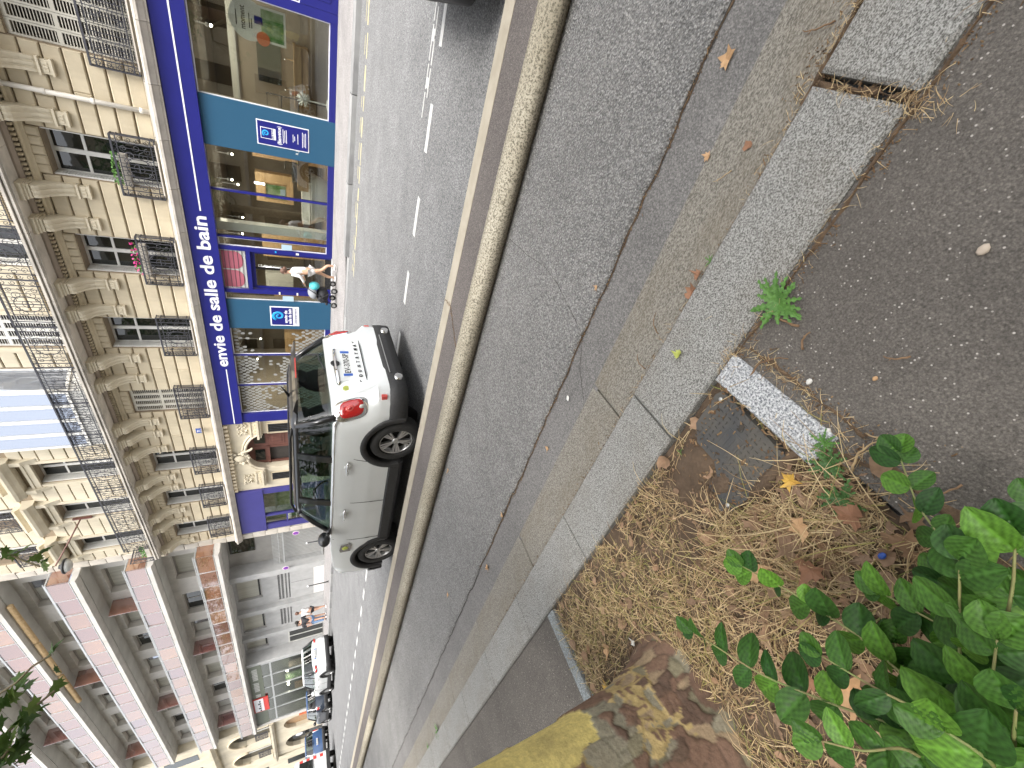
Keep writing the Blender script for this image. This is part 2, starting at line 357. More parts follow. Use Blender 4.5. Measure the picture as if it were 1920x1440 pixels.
def plantleaf(name,c1,c2):
    mt,n,b=newmat(name); oi=n.nodes.new('ShaderNodeObjectInfo'); c=ramp(n,oi.outputs['Random'],[(0,c1),(.45,tuple((a*.8+d*.2) for a,d in zip(c1,c2))),(.7,tuple((a*.55+d*.45) for a,d in zip(c1,c2))),(1,c2)])
    t=tex(n,'noise',60,3); c=mix(n,1,c,ramp(n,t.outputs[0],[(.3,(.8,.8,.8)),(.7,(1.15,1.15,1.15))]),'MULTIPLY')
    va=n.nodes.new('ShaderNodeAttribute'); va.attribute_name='vein_relief_shade'; c=mix(n,1,c,va.outputs['Color'],'MULTIPLY')  # relief shading painted on the leaf, multiplied into its colour
    n.links.new(c,b.inputs['Base Color']); b.inputs['Roughness'].default_value=.48; b.inputs['Specular IOR Level'].default_value=.35
    tr=n.nodes.new('ShaderNodeBsdfTranslucent'); n.links.new(mix(n,1,c,(1.2,1.5,.5),'MULTIPLY'),tr.inputs['Color']); mx=n.nodes.new('ShaderNodeMixShader'); mx.inputs[0].default_value=.22
    n.links.new(b.outputs[0],mx.inputs[1]); n.links.new(tr.outputs[0],mx.inputs[2]); n.links.new(mx.outputs[0],n.nodes['Material Output'].inputs[0])
plantleaf('shrub_leaf',(.026,.085,.017),(.14,.31,.038))
island('crown_leaf',[(0,(.035,.075,.015)),(.4,(.055,.11,.02)),(.7,(.08,.15,.03)),(1,(.12,.19,.04))],.55,.35,.25)
# ================================================================== GROUND
def sheet(name,x0,x1,y0,y1,z,mat,nx=1,ny=1,fn=None,label=None,parent=None,kind='structure'):
    vs=[];fs=[]
    for j in range(ny+1):
        for i in range(nx+1):
            x=x0+(x1-x0)*i/nx; y=y0+(y1-y0)*j/ny
            p=(x,y,z); vs.append(fn(x,y,z) if fn else p)
    for j in range(ny):
        for i in range(nx):
            a=j*(nx+1)+i; fs.append((a,a+1,a+nx+2,a+nx+1))
    o=MB().add(vs,fs,True).build(name,MT[mat],parent); 
    if not parent: tag(o,label,None,None,kind)
    return o
sheet('ground',-300,300,-300,300,-.06,'road_asphalt',label='asphalt ground reaching beyond the street')
sheet('road',-140,60,3.4,11.72,0,'road_asphalt',label='light grey asphalt road between the divider and the far kerb')
sheet('gutter_strip',-140,60,1.40,1.80,-.002,'strip_asphalt',label='smooth grey asphalt strip beside the granite gutter')
rag=lambda x:.020*noise.noise((x*3.1,0,0))+.020*noise.noise((x*11,3,0))+.016*noise.noise((x*37,5,0))
def lanefn(x,y,z):
    if y<1.71: return (x,1.70+rag(x),z)
    return (x,y,z)
o=MB()
N=900; xs=[8-(i/N)**1.6*120 for i in range(N+1)]
vs=[];fs=[]
for x in xs:
    e=1.70+rag(x); vs+= [(x,e-.012,-.01),(x,e,.010),(x,e+.03,.013),(x,2.95,.010)]
for i in range(N):
    for j in range(3): a=i*4+j; fs.append((a,a+1,a+5,a+4))
tag(o.add(vs,fs,True).build('bike_lane',MT['bike_asphalt']),'coarse grey asphalt cycle lane beside the rounded divider',None,None,'structure')
# dark joint between lane and gutter strip
vs=[];fs=[]
for i,x in enumerate(xs):
    e=1.70+rag(x); wd=.008+.026*max(0,noise.noise((x*9,9,0)))+.014*max(0,noise.noise((x*31,2,0)))
    vs+=[(x,e-wd*.8-.006,.0015),(x,e-.002,.0015)]
for i in range(N): a=i*2; fs.append((a,a+1,a+3,a+2))
tag(MB().add(vs,fs).build('lane_joint_debris',MT['crack_dark']),'thin brown line of dirt along the cycle lane edge',None,None,'stuff')
# granite gutter stones and kerb stones
gut=empty('granite_gutter',(0,1.3,0),kind='structure',label='worn flush granite gutter stones along the kerb')
def gstone():
    return MB().tbox(-.5,.5,-.142,.142,-.2,.003,.008)
gx=[3.6,2.1,.62,-1.29,-2.82]+[-2.82-1.5*k for k in range(1,22)]
for i in range(len(gx)-1):
    L=gx[i]-gx[i+1]-.012
    o=link('gutter_stone',shared('gutter_stone',gstone,MT['granite_worn']),None,gut,((gx[i]+gx[i+1])/2,1.303-1.3,random.uniform(-.002,.002)),None,(L,1,1))
kerb=empty('granite_kerb',(0,1.0,0),kind='structure',label='pale granite kerb stones edging the pavement')
def kstone(): return MB().tbox(-.5,.5,-.152,.152,-.2,.032,.010)
kx=[(3.1,1.55),(1.54,.235),(.20,-1.10),(-1.112,-2.13),(-2.14,-3.2)]+[(-3.21-1.07*k,-4.27-1.07*k) for k in range(28)]
for i,(a,b_) in enumerate(kx):
    link('kerb_stone',shared('kerb_stone',kstone,MT['granite']),None,kerb,((a+b_)/2,(.0 if i!=1 else -.012),(0 if i!=1 else .006)+random.uniform(-.002,.002)),(0,0,R(-.6) if i==1 else 0),(a-b_,1,1))
# near pavements
def pavefn(x,y,z): return (x,y,z+.006*noise.noise((x*1.3,y*1.3,0)))
sheet('pavement',-.68,40,-14,.846,.018,'pavement_asphalt',60,40,pavefn,'dark speckled asphalt pavement beside the tree pit')
sheet('pavement',-60,-2.86,-14,.846,.018,'pavement_asphalt',80,40,pavefn,'dark asphalt pavement beyond the tree trunk')
sheet('pavement',-2.86,-.68,-14,-1.9,.018,'pavement_asphalt',10,20,pavefn,'dark asphalt pavement behind the tree pit')
# soil in the pit
def soilfn(x,y,z):
    d=.022*noise.noise((x*2.2,y*2.2,1))+.012*noise.noise((x*9,y*9,2))+.006*noise.noise((x*30,y*30,2))
    tr=math.hypot(x+2.117,y+.04); d+=.07*max(0,1-tr/.75)
    return (x,y,z+d)
sheet('tree_pit_soil',-2.84,-.70,-1.9,.842,-.004,'soil',150,190,soilfn,'bare brown soil of the tree pit')
# dirt in the kerb joints and along edges
def dirt_line(name,pts,w,label,z,mat='debris',seed=0):
    vs=[];fs=[]; P=[]
    for i in range(len(pts)-1):
        a=Vector(pts[i]);b_=Vector(pts[i+1]); n_=max(2,int((b_-a).length/.02))
        for k in range(n_): P.append(a.lerp(b_,k/n_))
    P.append(Vector(pts[-1]))
    for i,p in enumerate(P):
        t=(P[min(i+1,len(P)-1)]-P[max(0,i-1)]).normalized(); nn=Vector((-t.y,t.x))
        q=noise.noise((p.x*6+seed,p.y*6,seed)); q2=noise.noise((p.x*23+seed,p.y*23,seed+4))
        w1=max(.001,.5*w*(.3+1.2*q+.9*q2)); w2=max(.001,.5*w*(.3-1.1*q+.9*noise.noise((p.x*19,p.y*19,seed+8))))
        for s_,h in ((-w1,0),(-w1*.4,1),(w2*.4,1),(w2,0)): vs.append((p.x+nn.x*s_,p.y+nn.y*s_,z+h*min(.012,w*.25)))
    for i in range(len(P)-1):
        for j in range(3): a=i*4+j; fs.append((a,a+1,a+5,a+4))
    o=MB().add(vs,fs,True).build(name,MT[mat])
    if mat=='debris' and w>.011:
        r2=random.Random(seed+50); cm=MB()
        for p in P:
            if p.x<-4: break
            for _ in range(int(5+w*200)):
                if noise.noise((p.x*4+seed,p.y*4,seed+2))<-.25: continue
                t=r2.gauss(0,.75)*w; tt=r2.uniform(-.01,.01); d0=(P[-1]-P[0]).normalized(); c=Vector((p.x-d0.y*t+d0.x*tt,p.y+d0.x*t+d0.y*tt,z+r2.uniform(0,.006))); s=r2.uniform(.001,.0036)
                a=r2.uniform(0,6.28); L=s*(r2.uniform(2,4.5) if r2.random()<.2 else 1); u=Vector((math.cos(a),math.sin(a),r2.uniform(-.2,.4)))*L; v=Vector((-math.sin(a),math.cos(a),0))*s*.6
                cm.add([c-u-v,c+u-v,c+u+v,c-u+v,c+Vector((0,0,s))],[(0,1,4),(1,2,4),(2,3,4),(3,0,4)])
        link('crumbs',cm.mesh('crumbs',MT['crumbs'],False),None,o)
    return tag(o,label,None,None,'stuff')
dirt_line('joint_dirt',[(1.2-.05*k,1.686+rag(1.2-.05*k)) for k in range(100)],.012,'brown crumbs along the ragged edge of the cycle lane',.001,seed=41)
dirt_line('joint_dirt',[(2.,1.152),(-9,1.152)],.022,'brown dirt packed in the joint between kerb and gutter',.002)
dirt_line('joint_dirt',[(.95,1.17),(.15,1.165)],.055,'heap of brown grit in the gutter by the wide joint',.003,seed=3)
dirt_line('joint_dirt',[(.218,1.15),(.214,.82),(.20,.78)],.040,'brown grit filling the wide gap between two kerb stones',.008,seed=5)
dirt_line('joint_dirt',[(2,.835),(.2,.83),(-.66,.835)],.030,'brown dirt along the pavement edge of the kerb',.018,seed=9)
dirt_line('joint_dirt',[(-.575,.80),(-.57,.35)],.030,'mossy dirt line beside the pale granite edging',.018,seed=12)
dirt_line('joint_dirt',[(-2.9,.838),(-9,.838)],.010,'thin dark dirt line behind the distant kerb stones',.019,'crack_dark',seed=15)
dirt_line('joint_dirt',[(-.68,.40),(-.60,.2),(-.62,-.1),(-.7,-.5)],.075,'brown litter spilling from the pit onto the pavement',.016,seed=19)
dirt_line('lane_crack',[(-1.1,1.72),(-1.0,2.1),(-.98,2.3),(-1.02,2.55),(-1.04,2.88)],.006,'thin crack running across the cycle lane',.0125,'crack_dark',seed=21)
dirt_line('lane_crack',[(-1.42,1.46),(-1.3,1.6),(-1.14,1.69)],.004,'hairline crack across the smooth gutter strip',-.0008,'crack_dark',seed=24)
# pit edgings
ed=MB().tbox(-.755,-.625,.395,.842,-.1,.034,.008).build('granite_edging',MT['granite_pale']); tag(ed,'pale speckled granite edging stone beside the black cover','edging stone')
ed=MB().tbox(-2.865,-2.775,-1.9,.842,-.1,.028,.008).build('granite_edging',MT['granite_blue']); tag(ed,'narrow blue grey edging stone running behind the trunk','edging stone')
# ------------------------------------------------------------------ divider
div=empty('lane_divider',(0,3.25,0),kind='structure',label='raised divider with a rounded concrete kerb and asphalt top')
prof=[(2.955,-.05),(2.945,.012),(2.915,.035),(2.893,.062),(2.888,.085),(2.897,.112),(2.922,.138),(2.96,.154),(3.005,.160),(3.065,.156),(3.065,-.05)]
def kerbseg(L):
    return MB().prism([(p[0]-3.25,p[1]) for p in prof],'x',-L/2,L/2,True)
xb=[22,13,5.5,-13]+[-13-8*k for k in range(1,8)]
for i in range(len(xb)-1):
    L=xb[i]-xb[i+1]-.006
    link('rounded_kerb_stone',shared(('rounded_kerb_stone',round(L,3)),lambda:kerbseg(L),MT['kerb_concrete']),None,div,((xb[i]+xb[i+1])/2,random.uniform(-.003,.003),0))
MB().box(22,-68,3.068-3.25,3.425-3.25,-.05,.148).build('asphalt_fill',MT['fill_asphalt'],div)
MB().prism([(3.427-3.25,-.05),(3.427-3.25,.151),(3.60-3.25,.151),(3.62-3.25,.135),(3.63-3.25,-.05)],'x',22,-68).build('concrete_strip',MT['kerb_strip'],div)
dirt_line('divider_crack',[(-1.98,3.60),(-1.95,3.43),(-2.05,3.28),(-2.2,3.08)],.012,'ragged brown crack across the top of the divider',.149,'debris',seed=31)
dirt_line('divider_joint',[(8,3.066),(-30,3.066)],.007,'dark seam between rounded kerb and divider asphalt',.1505,'crack_dark',seed=33)
# ------------------------------------------------------------------ road markings and far kerb
rm=empty('lane_marking',(0,5.57,0),kind='structure',label='broken white line along the middle of the road')
def dash(): return MB().box(-.25,.25,-.055,.055,.0,.005)
k=0; x=.42
while x>-62:
    if not (-.1<x<.2 and False): link('dash',shared('dash',dash,MT['road_white']),None,rm,(x-.25,0,.0+.0005),(0,0,random.uniform(-.01,.01)))
    x-=1.03
om=empty('old_marking',(0,5.9,0),kind='structure',label='worn outline of an old road marking near the black car')
for yy in (5.82,5.93):
    xx=.75
    while xx>-.55:
        L=random.uniform(.22,.4); MB().box(xx,xx-L,yy-5.9,yy-5.9+.028,.0005,.0052).build('line_piece',MT['road_white'],om); xx-=L+.03
for xa,xb_ in ((.5,.42),(.05,-.06),(-.40,-.5)): MB().box(xa,xb_,5.848-5.9,5.93-5.9,.0005,.0052).build('line_piece',MT['road_white'],om)
yl=empty('yellow_marking',(0,10.3,0),kind='structure',label='worn yellow line painted along the far kerb')
xx=6
while xx>-5.3:
    L=random.uniform(.15,.5); yy=10.62+random.uniform(-.03,.03)-.02*max(0,xx)
    MB().box(xx,xx-L,yy-10.3,yy-10.3+random.uniform(.08,.16),.0005,.0045).build('line_piece',MT['yellow_line'],yl)
    if random.random()<.75: MB().box(xx-.05,xx-L*.9,yy+.3-10.3,yy+.34-10.3,.0005,.0045).build('line_piece',MT['yellow_line'],yl)
    xx-=L+random.uniform(.02,.12)
# parked-bay dashes far down the road
fk=empty('far_kerb',(0,11.8,0),kind='structure',label='grey stone kerb along the far pavement')
def fks(): return MB().prism([(-.14,-.1),(-.14,.105),(-.125,.125),(.15,.125),(.15,-.1)],'x',-.5,.5)
xx=8
while xx>-70:
    L=1.9; drop=-.10 if -19<xx<-5.2 else 0
    if -5.2<xx-L<-3.3 or False: pass
    zz=drop
    link('kerb_block',shared('far_kerb_block',fks,MT['far_kerb']),None,fk,(xx-L/2,-.0,zz),None,(L-.02,1,1)); xx-=L
def farfn(x,y,z):
    d=0
    if -19<x<-4.5 and y<12.6: d=-.095*min(1,(12.6-y)/.7)*min(1,max(0,(-4.5-x)/1.0))*min(1,max(0,(x+19.5)/1))
    return (x,y,z+d)
sheet('far_pavement',-100,30,11.94,15.3,.122,'far_pavement',130,20,farfn,'pale grey pavement in front of the shops')
# ================================================================== STONE BUILDING WITH THE BATHROOM SHOP
YF=15.0
bA=empty('stone_building',(-9,15,0),label='cream stone apartment building with iron balconies above the blue shop',cat='building')
def A(o): o.parent=bA; o.matrix_parent_inverse=Matrix.Translation((9,-15,0)); return o
def AB(mb,name,mat,recalc=True): return A(mb.build(name,MT[mat],None,None,None,recalc))
def sub(o,mb,name,mat):
    c=mb.build(name,MT[mat]); c.parent=o; c.matrix_parent_inverse=Matrix.Identity(4) if o.parent is None else Matrix.Identity(4); return c
# windows: (right x, left x, kind)
WIN=[(-1.27,-2.47,'shut'),(-4.26,-5.34,'open'),(-6.90,-8.0,'open'),(-9.58,-10.74,'open'),(-12.63,-13.68,'shut'),(-15.93,-17.05,'open'),(-18.38,-19.40,'open'),(-20.85,-21.85,'open')]
XR,XL=7.0,-22.94
# core walls behind the face stones (joint colour), with real openings
def core(z0,z1,wins,zs,zt,y0,y1):
    m_=MB(); e=XR
    for (a,b_) in wins:
        m_.box(e,a,y0,y1,z0,z1); m_.box(a,b_,y0,y1,z0,zs); m_.box(a,b_,y0,y1,zt,z1); e=b_
    m_.box(e,XL,y0,y1,z0,z1); return m_
W1=[(a,b_) for a,b_,k in WIN]
AB(core(4.10,7.3,W1,4.44,6.68,15.035,15.6),'wall','stone_joint')
W2=[w for w in W1 if not -14.8<w[0]<-11.6]
AB(core(7.3,10.55,W2+[],7.46,10.05,15.035,15.6),'wall','stone_joint')
AB(core(10.55,14.2,W1,11.05,13.3,15.035,15.6),'wall','stone_joint')
AB(MB().box(XR,XL,15.6,15.7,4.1,14.2),'back_wall','dark_interior')
AB(MB().box(XR,XL,15.0,25,14.2,14.5),'roof_slab','slab_stone')
AB(MB().box(XL,XL+.25,15.6,25,0,14.2),'wall','stone')
# rusticated courses, block by block
def stone_block(x0,x1,z0,z1,proud=.0,mat='stone',c=.022,name='stone_block'):
    L=abs(x1-x0); Hh=z1-z0; key=(name,mat,round(L,2),round(Hh,2),c)
    me=shared(key,lambda:MB().cbox(-L/2,L/2,-.11,.06,0,Hh,c),MT[mat])
    o=link(name,me,None,None,((x0+x1)/2,YF+.11-.02-proud+random.uniform(-.003,.003),z0)); return A(o)
def piers(wins,margin):
    out=[];e=XR
    for a,b_ in wins: out.append((e,a+margin)); e=b_-margin
    out.append((e,XL)); return out
rnd=random.Random(3)
z=4.44; CH=.355
for r_ in range(7):
    z0=z+r_*CH; z1=min(z0+CH-.035,6.9)
    for (a,b_) in piers(W1,.02):
        if a<=b_: continue
        L=a-b_
        if L>1.7 and L<5 and r_%2==1: cuts=[a,b_+L*rnd.uniform(.4,.6),b_]
        elif L>=5: cuts=[a-L*q/4 for q in range(5)]
        else: cuts=[a,b_]
        for i in range(len(cuts)-1): stone_block(cuts[i]-.003,cuts[i+1]+.003,z0,z1)
# flat-arch lintel stones above each first-floor window
for (a,b_) in W1:
    n_=5; 
    for q in range(n_):
        xa=a+(b_-a)*q/n_-.006; xb_=a+(b_-a)*(q+1)/n_+.006; stone_block(xa,xb_,6.70,7.02,.02,'stone',.03,'lintel_stone')
# frieze, dentils, soffit
AB(MB().prism([(15.03,6.92),(14.93,6.92),(14.93,7.0),(14.88,7.03),(14.88,7.06),(15.03,7.06)],'x',XR,XL),'frieze_moulding','stone')
dm=MB(); x=XR
while x>XL+.1: dm.box(x,x-.055,14.80,14.93,7.075,7.15); x-=.11
tag(AB(dm,'dentils','stone'),kind='stuff')
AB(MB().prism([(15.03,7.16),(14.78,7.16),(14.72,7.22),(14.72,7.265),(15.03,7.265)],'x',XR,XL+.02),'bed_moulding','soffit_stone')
# balcony slab in lengths
x=XR; lens=[]
while x>-22.35:
    L=min(1.95,x+22.42)
    if L<.4: break
    pr=[(15.03,7.268),(14.26,7.268),(14.26,7.30),(14.20,7.31),(14.20,7.36),(14.24,7.37),(14.24,7.39),(14.17,7.40),(14.17,7.455),(15.03,7.46)]
    key=('balcony_slab',round(L,2))
    me=shared(key,lambda:MB().prism(pr,'x',-L/2,L/2),MT['slab_stone'])
    A(link('balcony_slab_stone',me,None,None,(x-L/2+.004,0,random.uniform(-.003,.003)),None,(.995,1,1))); x-=L
# consoles
def console():
    m_=MB(); w=.15
    def S(off):
        pts=[(15.0,6.30),(14.93,6.30),(14.90,6.36),(14.885,6.45),(14.865,6.55),(14.81,6.66),(14.72,6.76),(14.62,6.84),(14.54,6.90),(14.50,6.96),(14.50,7.02),(14.54,7.06),(14.56,7.06),(15.0,7.06)]
        return [(p[0]+(off if 0<i<11 else 0),p[1]) for i,p in enumerate(pts)]
    n_=5
    for i in range(n_):
        xa=-w+2*w*i/n_; xb_=-w+2*w*(i+1)/n_; m_.prism(S(0 if i%2==0 else .022),'x',xa,xb_)
    m_.box(-w-.02,w+.02,14.50,15.0,7.06,7.12); m_.box(-w-.045,w+.045,14.46,15.0,7.12,7.17); m_.box(-w-.06,w+.06,14.40,15.0,7.17,7.268)
    m_.box(-w-.03,w+.03,14.84,15.0,6.255,6.30); m_.box(-w+.01,w-.01,14.88,15.0,6.08,6.255)
    for i in range(3): m_.box(-.09+i*.07,-.05+i*.07,14.86,14.88,6.12,6.2)
    m_.box(-w-.02,w+.02,14.87,15.0,6.04,6.08)
    return m_
cm=console().mesh('console',MT['stone_pale'])
for xx in (.2,-.75,-2.92,-3.95,-5.66,-6.52,-8.35,-9.24,-11.12,-12.0,-12.35+.0,-14.1,-14.75,-15.62,-17.38,-18.08,-19.72,-20.52,-22.2):
    if xx==-12.35: continue
    A(link('console',cm,None,None,(xx,0,0)))
# cornice over the shop in blocks
pc=[(15.03,4.085),(14.80,4.085),(14.80,4.12),(14.76,4.14),(14.70,4.22),(14.66,4.25),(14.66,4.31),(14.72,4.33),(14.78,4.37),(14.84,4.38),(14.84,4.42),(15.03,4.43)]
x=XR
while x>XL:
    L=min(1.22,x-XL)
    if L<.1: break
    me=shared(('cornice_block',round(L,2)),lambda:MB().prism(pc,'x',-L/2,L/2),MT['slab_stone'])
    A(link('cornice_block',me,None,None,(x-L/2,random.uniform(-.003,.003),random.uniform(-.002,.002)),None,(.993,1,1))); x-=L
# ------------------------------------------------------------------ iron scrollwork
def spiral(m_,cx_,cz_,r0,r1,a0,turns,n_=9,r=.009):
    pts=[]
    for i in range(n_+1):
        t=i/n_; rr=r0+(r1-r0)*t; a=a0+turns*2*math.pi*t; pts.append((cx_+rr*math.cos(a),0,cz_+rr*math.sin(a)))
    m_.tube(pts,r,3,False)
def iron_panel(w,h,dens=1.0,centre=True):
    m_=MB(); hw=w/2
    for zz,t in ((0,.014),(h,.02),(h-.11,.009),(.09,.009)): m_.box(-hw,hw,-t,t,zz-t,zz+t)
    for xx in (-hw,hw,-hw+.16,hw-.16): m_.box(xx-.010,xx+.010,-.010,.010,0,h)
    n_=int(w/.11)
    for i in range(n_):   # top and bottom friezes of rings
        cxx=-hw+(i+.5)*w/n_
        spiral(m_,cxx,h-.055,.045,.045,0,1,7,.007); spiral(m_,cxx,.045,.04,.04,0,1,7,.007)
    for s_ in (-1,1):
        for q in range(int(3*dens)+1):      # border scrolls
            zz=.16+q*(h-.32)/(int(3*dens)); spiral(m_,s_*(hw-.08),zz,.07,.015,math.pi*.5*s_,1.3*s_,9)
        xx0=.30*w*.55
        for (ax,az,rr,a0,tt) in ((.20,.30,.15,0,1.4),(.20,.62,.14,math.pi,-1.4),(.34,.46,.10,math.pi/2,1.3),(.10,.22,.08,0,-1.2),(.10,.74,.08,math.pi,1.2),(.30,.20,.09,0,1.3),(.31,.74,.09,math.pi,-1.3)):
            spiral(m_,s_*ax*w*.98,az*h,rr*.9,.02,a0 if s_>0 else math.pi-a0,tt*s_,11)
        for q in range(4):
            xq=s_*(.06+q*.085)*w; m_.box(xq-.006,xq+.006,-.006,.006,.09,h-.11)
    if centre:
        pts=[(.17*w*math.cos(a),0,h*.47+.30*h*math.sin(a)) for a in [2*math.pi*i/16 for i in range(17)]]; m_.tube(pts,.012,3,False)
        spiral(m_,0,h*.47,.11,.11,0,1,10,.009); m_.box(-.01,.01,-.01,.01,.09,h-.11); m_.box(-.1,.1,-.01,.01,h*.47-.01,h*.47+.01)
    return m_
def wire_mesh(m_,w,h,st=.075):
    x=-w/2
    while x<w/2: m_.box(x-.004,x+.004,-.004,.004,.09,h-.11); x+=st
    z=.12
    while z<h-.12: m_.box(-w/2,w/2,-.004,.004,z-.004,z+.004); z+=st
    return m_
def side_return(m_,w,h,d):
    for s_ in (-1,1):
        for zz in (0,h,h-.11,.09): m_.box(s_*w/2-.012,s_*w/2+.012,0,d,zz-.012,zz+.012)
        for q in range(4): yy=d*(q+.5)/4; m_.box(s_*w/2-.007,s_*w/2+.007,yy-.007,yy+.007,0,h)
    return m_
irA=side_return(iron_panel(1.5,.88),1.5,.88,.24).mesh('window_railing',MT['iron'])
irB=side_return(wire_mesh(iron_panel(1.55,.88,1,False),1.55,.88),1.55,.88,.24).mesh('window_railing',MT['iron'])
irC=iron_panel(1.46,.90,1.0).mesh('balcony_railing',MT['iron'])
irD=iron_panel(1.24,.82,1.0).mesh('window_railing',MT['iron'])
# ------------------------------------------------------------------ windows
def louvres(m_,x0,x1,y,z0,z1,pitch=.055,side=False):
    zz=z0
    while zz<z1-.02:
        m_.add([(x0,y,zz+.028),(x1,y,zz+.028),(x1,y+.03,zz+.05),(x0,y+.03,zz+.05),(x0,y,zz+.022),(x1,y,zz+.022),(x1,y+.03,zz+.044),(x0,y+.03,zz+.044)],[(0,1,2,3),(4,7,6,5),(0,4,5,1),(3,2,6,7),(0,3,7,4),(1,5,6,2)]); zz+=pitch
    return m_
def shutter_leafs(xr,xl,z0,z1,y,mat='shutter_paint'):
    w=(xr-xl)/4
    root=None
    for q in range(4):
        a=xl+q*w; m_=MB()
        m_.box(a+.004,a+.045,y,y+.05,z0,z1); m_.box(a+w-.045,a+w-.004,y,y+.05,z0,z1)
        for zz in (z0,(z0+z1)/2-.04+.25,z1-.08): m_.box(a+.045,a+w-.045,y,y+.05,zz,zz+.08)
        o=AB(m_,'shutter',mat)
        l=MB(); zm=(z0+z1)/2+.21
        louvres(l,a+.045,a+w-.045,y+.008,z0+.08,zm); louvres(l,a+.045,a+w-.045,y+.008,zm+.08,z1-.08)
        tag(part(o,l,'slats',mat),kind='stuff')
def part(o,mb,name,mat):
    c=mb.build(name,MT[mat]); c.parent=o; c.matrix_parent_inverse=o.matrix_parent_inverse if False else Matrix.Identity(4)
    return c
def casement(xr,xl,z0,z1,y,ztr,side=True):
    f=MB(); t=.055
    f.box(xl,xl+t,y,y+.08,z0,z1); f.box(xr-t,xr,y,y+.08,z0,z1); f.box(xl+t,xr-t,y,y+.08,z1-t,z1); f.box(xl+t,xr-t,y,y+.08,z0,z0+t)
    o=AB(f,'window','white_paint')
    xm=(xl+xr)/2; g=MB(); g.box(xm-.055,xm+.055,y-.012,y+.07,z0+t,z1-t); part(o,g,'mullion','white_paint')
    for (a,b_) in ((xl+t,xm-.055),(xm+.055,xr-t)):
        for (q,r_) in ((z0+t,ztr-.03),(ztr+.03,z1-t)):
            part(o,MB().box(a,b_,y+.03,y+.036,q,r_),'pane','window_glass')
        part(o,MB().box(a,b_,y,y+.06,ztr-.03,ztr+.03),'transom','white_paint')
    if side:   # folded louvred shutters against the left reveal
        s_=MB(); s_.box(xl+.002,xl+.03,y-.30,y-.02,z0,z1)
        zz=z0+.1
        while zz<z1-.1: s_.box(xl+.03,xl+.042,y-.28,y-.04,zz,zz+.03); zz+=.06
        part(o,s_,'folded_shutter','white_paint')
        s2=MB().box(xr-.03,xr-.002,y-.30,y-.02,z0,z1); part(o,s2,'folded_shutter','white_paint')
    return o
for i,(a,b_,k) in enumerate(WIN):
    if k=='shut': shutter_leafs(a,b_,4.46,6.68,15.10)
    else: casement(a,b_,4.46,6.68,15.36,6.02)
    cxx=(a+b_)/2
    A(link('window_railing',irB if k=='shut' else irA,None,None,(cxx-.02,14.80,4.45)))
    AB(MB().box(a+.1,b_-.1,14.78,15.36,4.425,4.455),'sill','slab_stone')
# second floor: courses, windows
z=7.46
for r_ in range(8):
    z0=z+r_*.385; z1=min(z0+.35,10.5)
    for (a,b_) in piers(W2,.16):
        segs=[(a,b_)]
        if a>-11.8>b_ : segs=[(a,-11.5),(-15.0,b_)]
        for (p,q) in segs:
            if p-q<.1: continue
            L=p-q; cuts=[p,(p+q)/2,q] if (1.7<L<5 and r_%2) else ([p-L*k_/4 for k_ in range(5)] if L>=5 else [p,q])
            for i in range(len(cuts)-1): stone_block(cuts[i]-.002,cuts[i+1]+.002,z0,z1,0,'stone_pale',.022 if p>-11 else .008)
for i,(a,b_) in enumerate(W2):
    if i in (3,): shutter_leafs(a,b_,7.48,10.05,15.10,'white_paint')
    else: casement(a,b_,7.48,10.05,15.36,9.35)
    fr=MB()
    for xx in ((a+.02,a+.16),(b_-.16,b_-.02)): fr.box(xx[0],xx[1],14.95,15.05,7.47,10.05)
    fr.box(a+.2,b_-.2,14.93,15.05,10.05,10.22); fr.box(a+.3,b_-.3,14.90,15.05,10.22,10.30)
    AB(fr,'window_surround','stone_pale')
    for s_,xx in ((1,a+.22),(-1,b_-.22)):
        kb=MB(); kb.prism([(15.03,9.82),(14.97,9.84),(14.93,9.95),(14.86,10.1),(14.80,10.2),(14.80,10.48),(15.03,10.48)],'x',xx-.09,xx+.09); AB(kb,'hood_bracket','stone_pale')
    ph=[(15.03,10.48),(14.78,10.48),(14.70,10.56),(14.62,10.62),(14.58,10.70),(14.58,10.78),(14.66,10.80),(15.03,10.86)]
    AB(MB().prism(ph,'x',a+.42,b_-.42),'window_hood','stone_pale')
for r_ in range(9):
    z0=10.9+r_*.385
    for (a,b_) in piers(W1,.10):
        if a-b_>5: cuts=[a-(a-b_)*q/4 for q in range(5)]
        else: cuts=[a,b_]
        for i in range(len(cuts)-1): 
            if z0<14: stone_block(cuts[i]-.002,cuts[i+1]+.002,z0,min(z0+.36,14.2),0,'stone_pale',.008)
for i,(a,b_) in enumerate(W1):
    casement(a,b_,11.05,13.3,15.36,12.6,False)
    A(link('window_railing',irD,None,None,((a+b_)/2,14.80,11.12)))
    bal=MB().prism([(15.03,10.88),(14.92,10.88),(14.78,11.0),(14.72,11.04),(14.72,11.11),(15.03,11.11)],'x',a+.2,b_-.2); AB(bal,'balconette','stone_pale')
# long balcony railing
x=6.8
while x-1.48>-22.4:
    A(link('balcony_railing',irC,None,None,(x-.74,14.25,7.47))); x-=1.48
er=iron_panel(.72,.90,1,False).build('balcony_railing',MT['iron']); A(er); er.location=(-22.36,14.62,7.47); er.rotation_euler=(0,0,R(90))
# corner pilaster / quoins at the left end
for r_ in range(24):
    z0=.15+r_*.58
    o=stone_block(XL+.42 if r_%2 else XL+.36,XL-.02,z0,z0+.565,.06,'slab_stone',.012,'quoin')
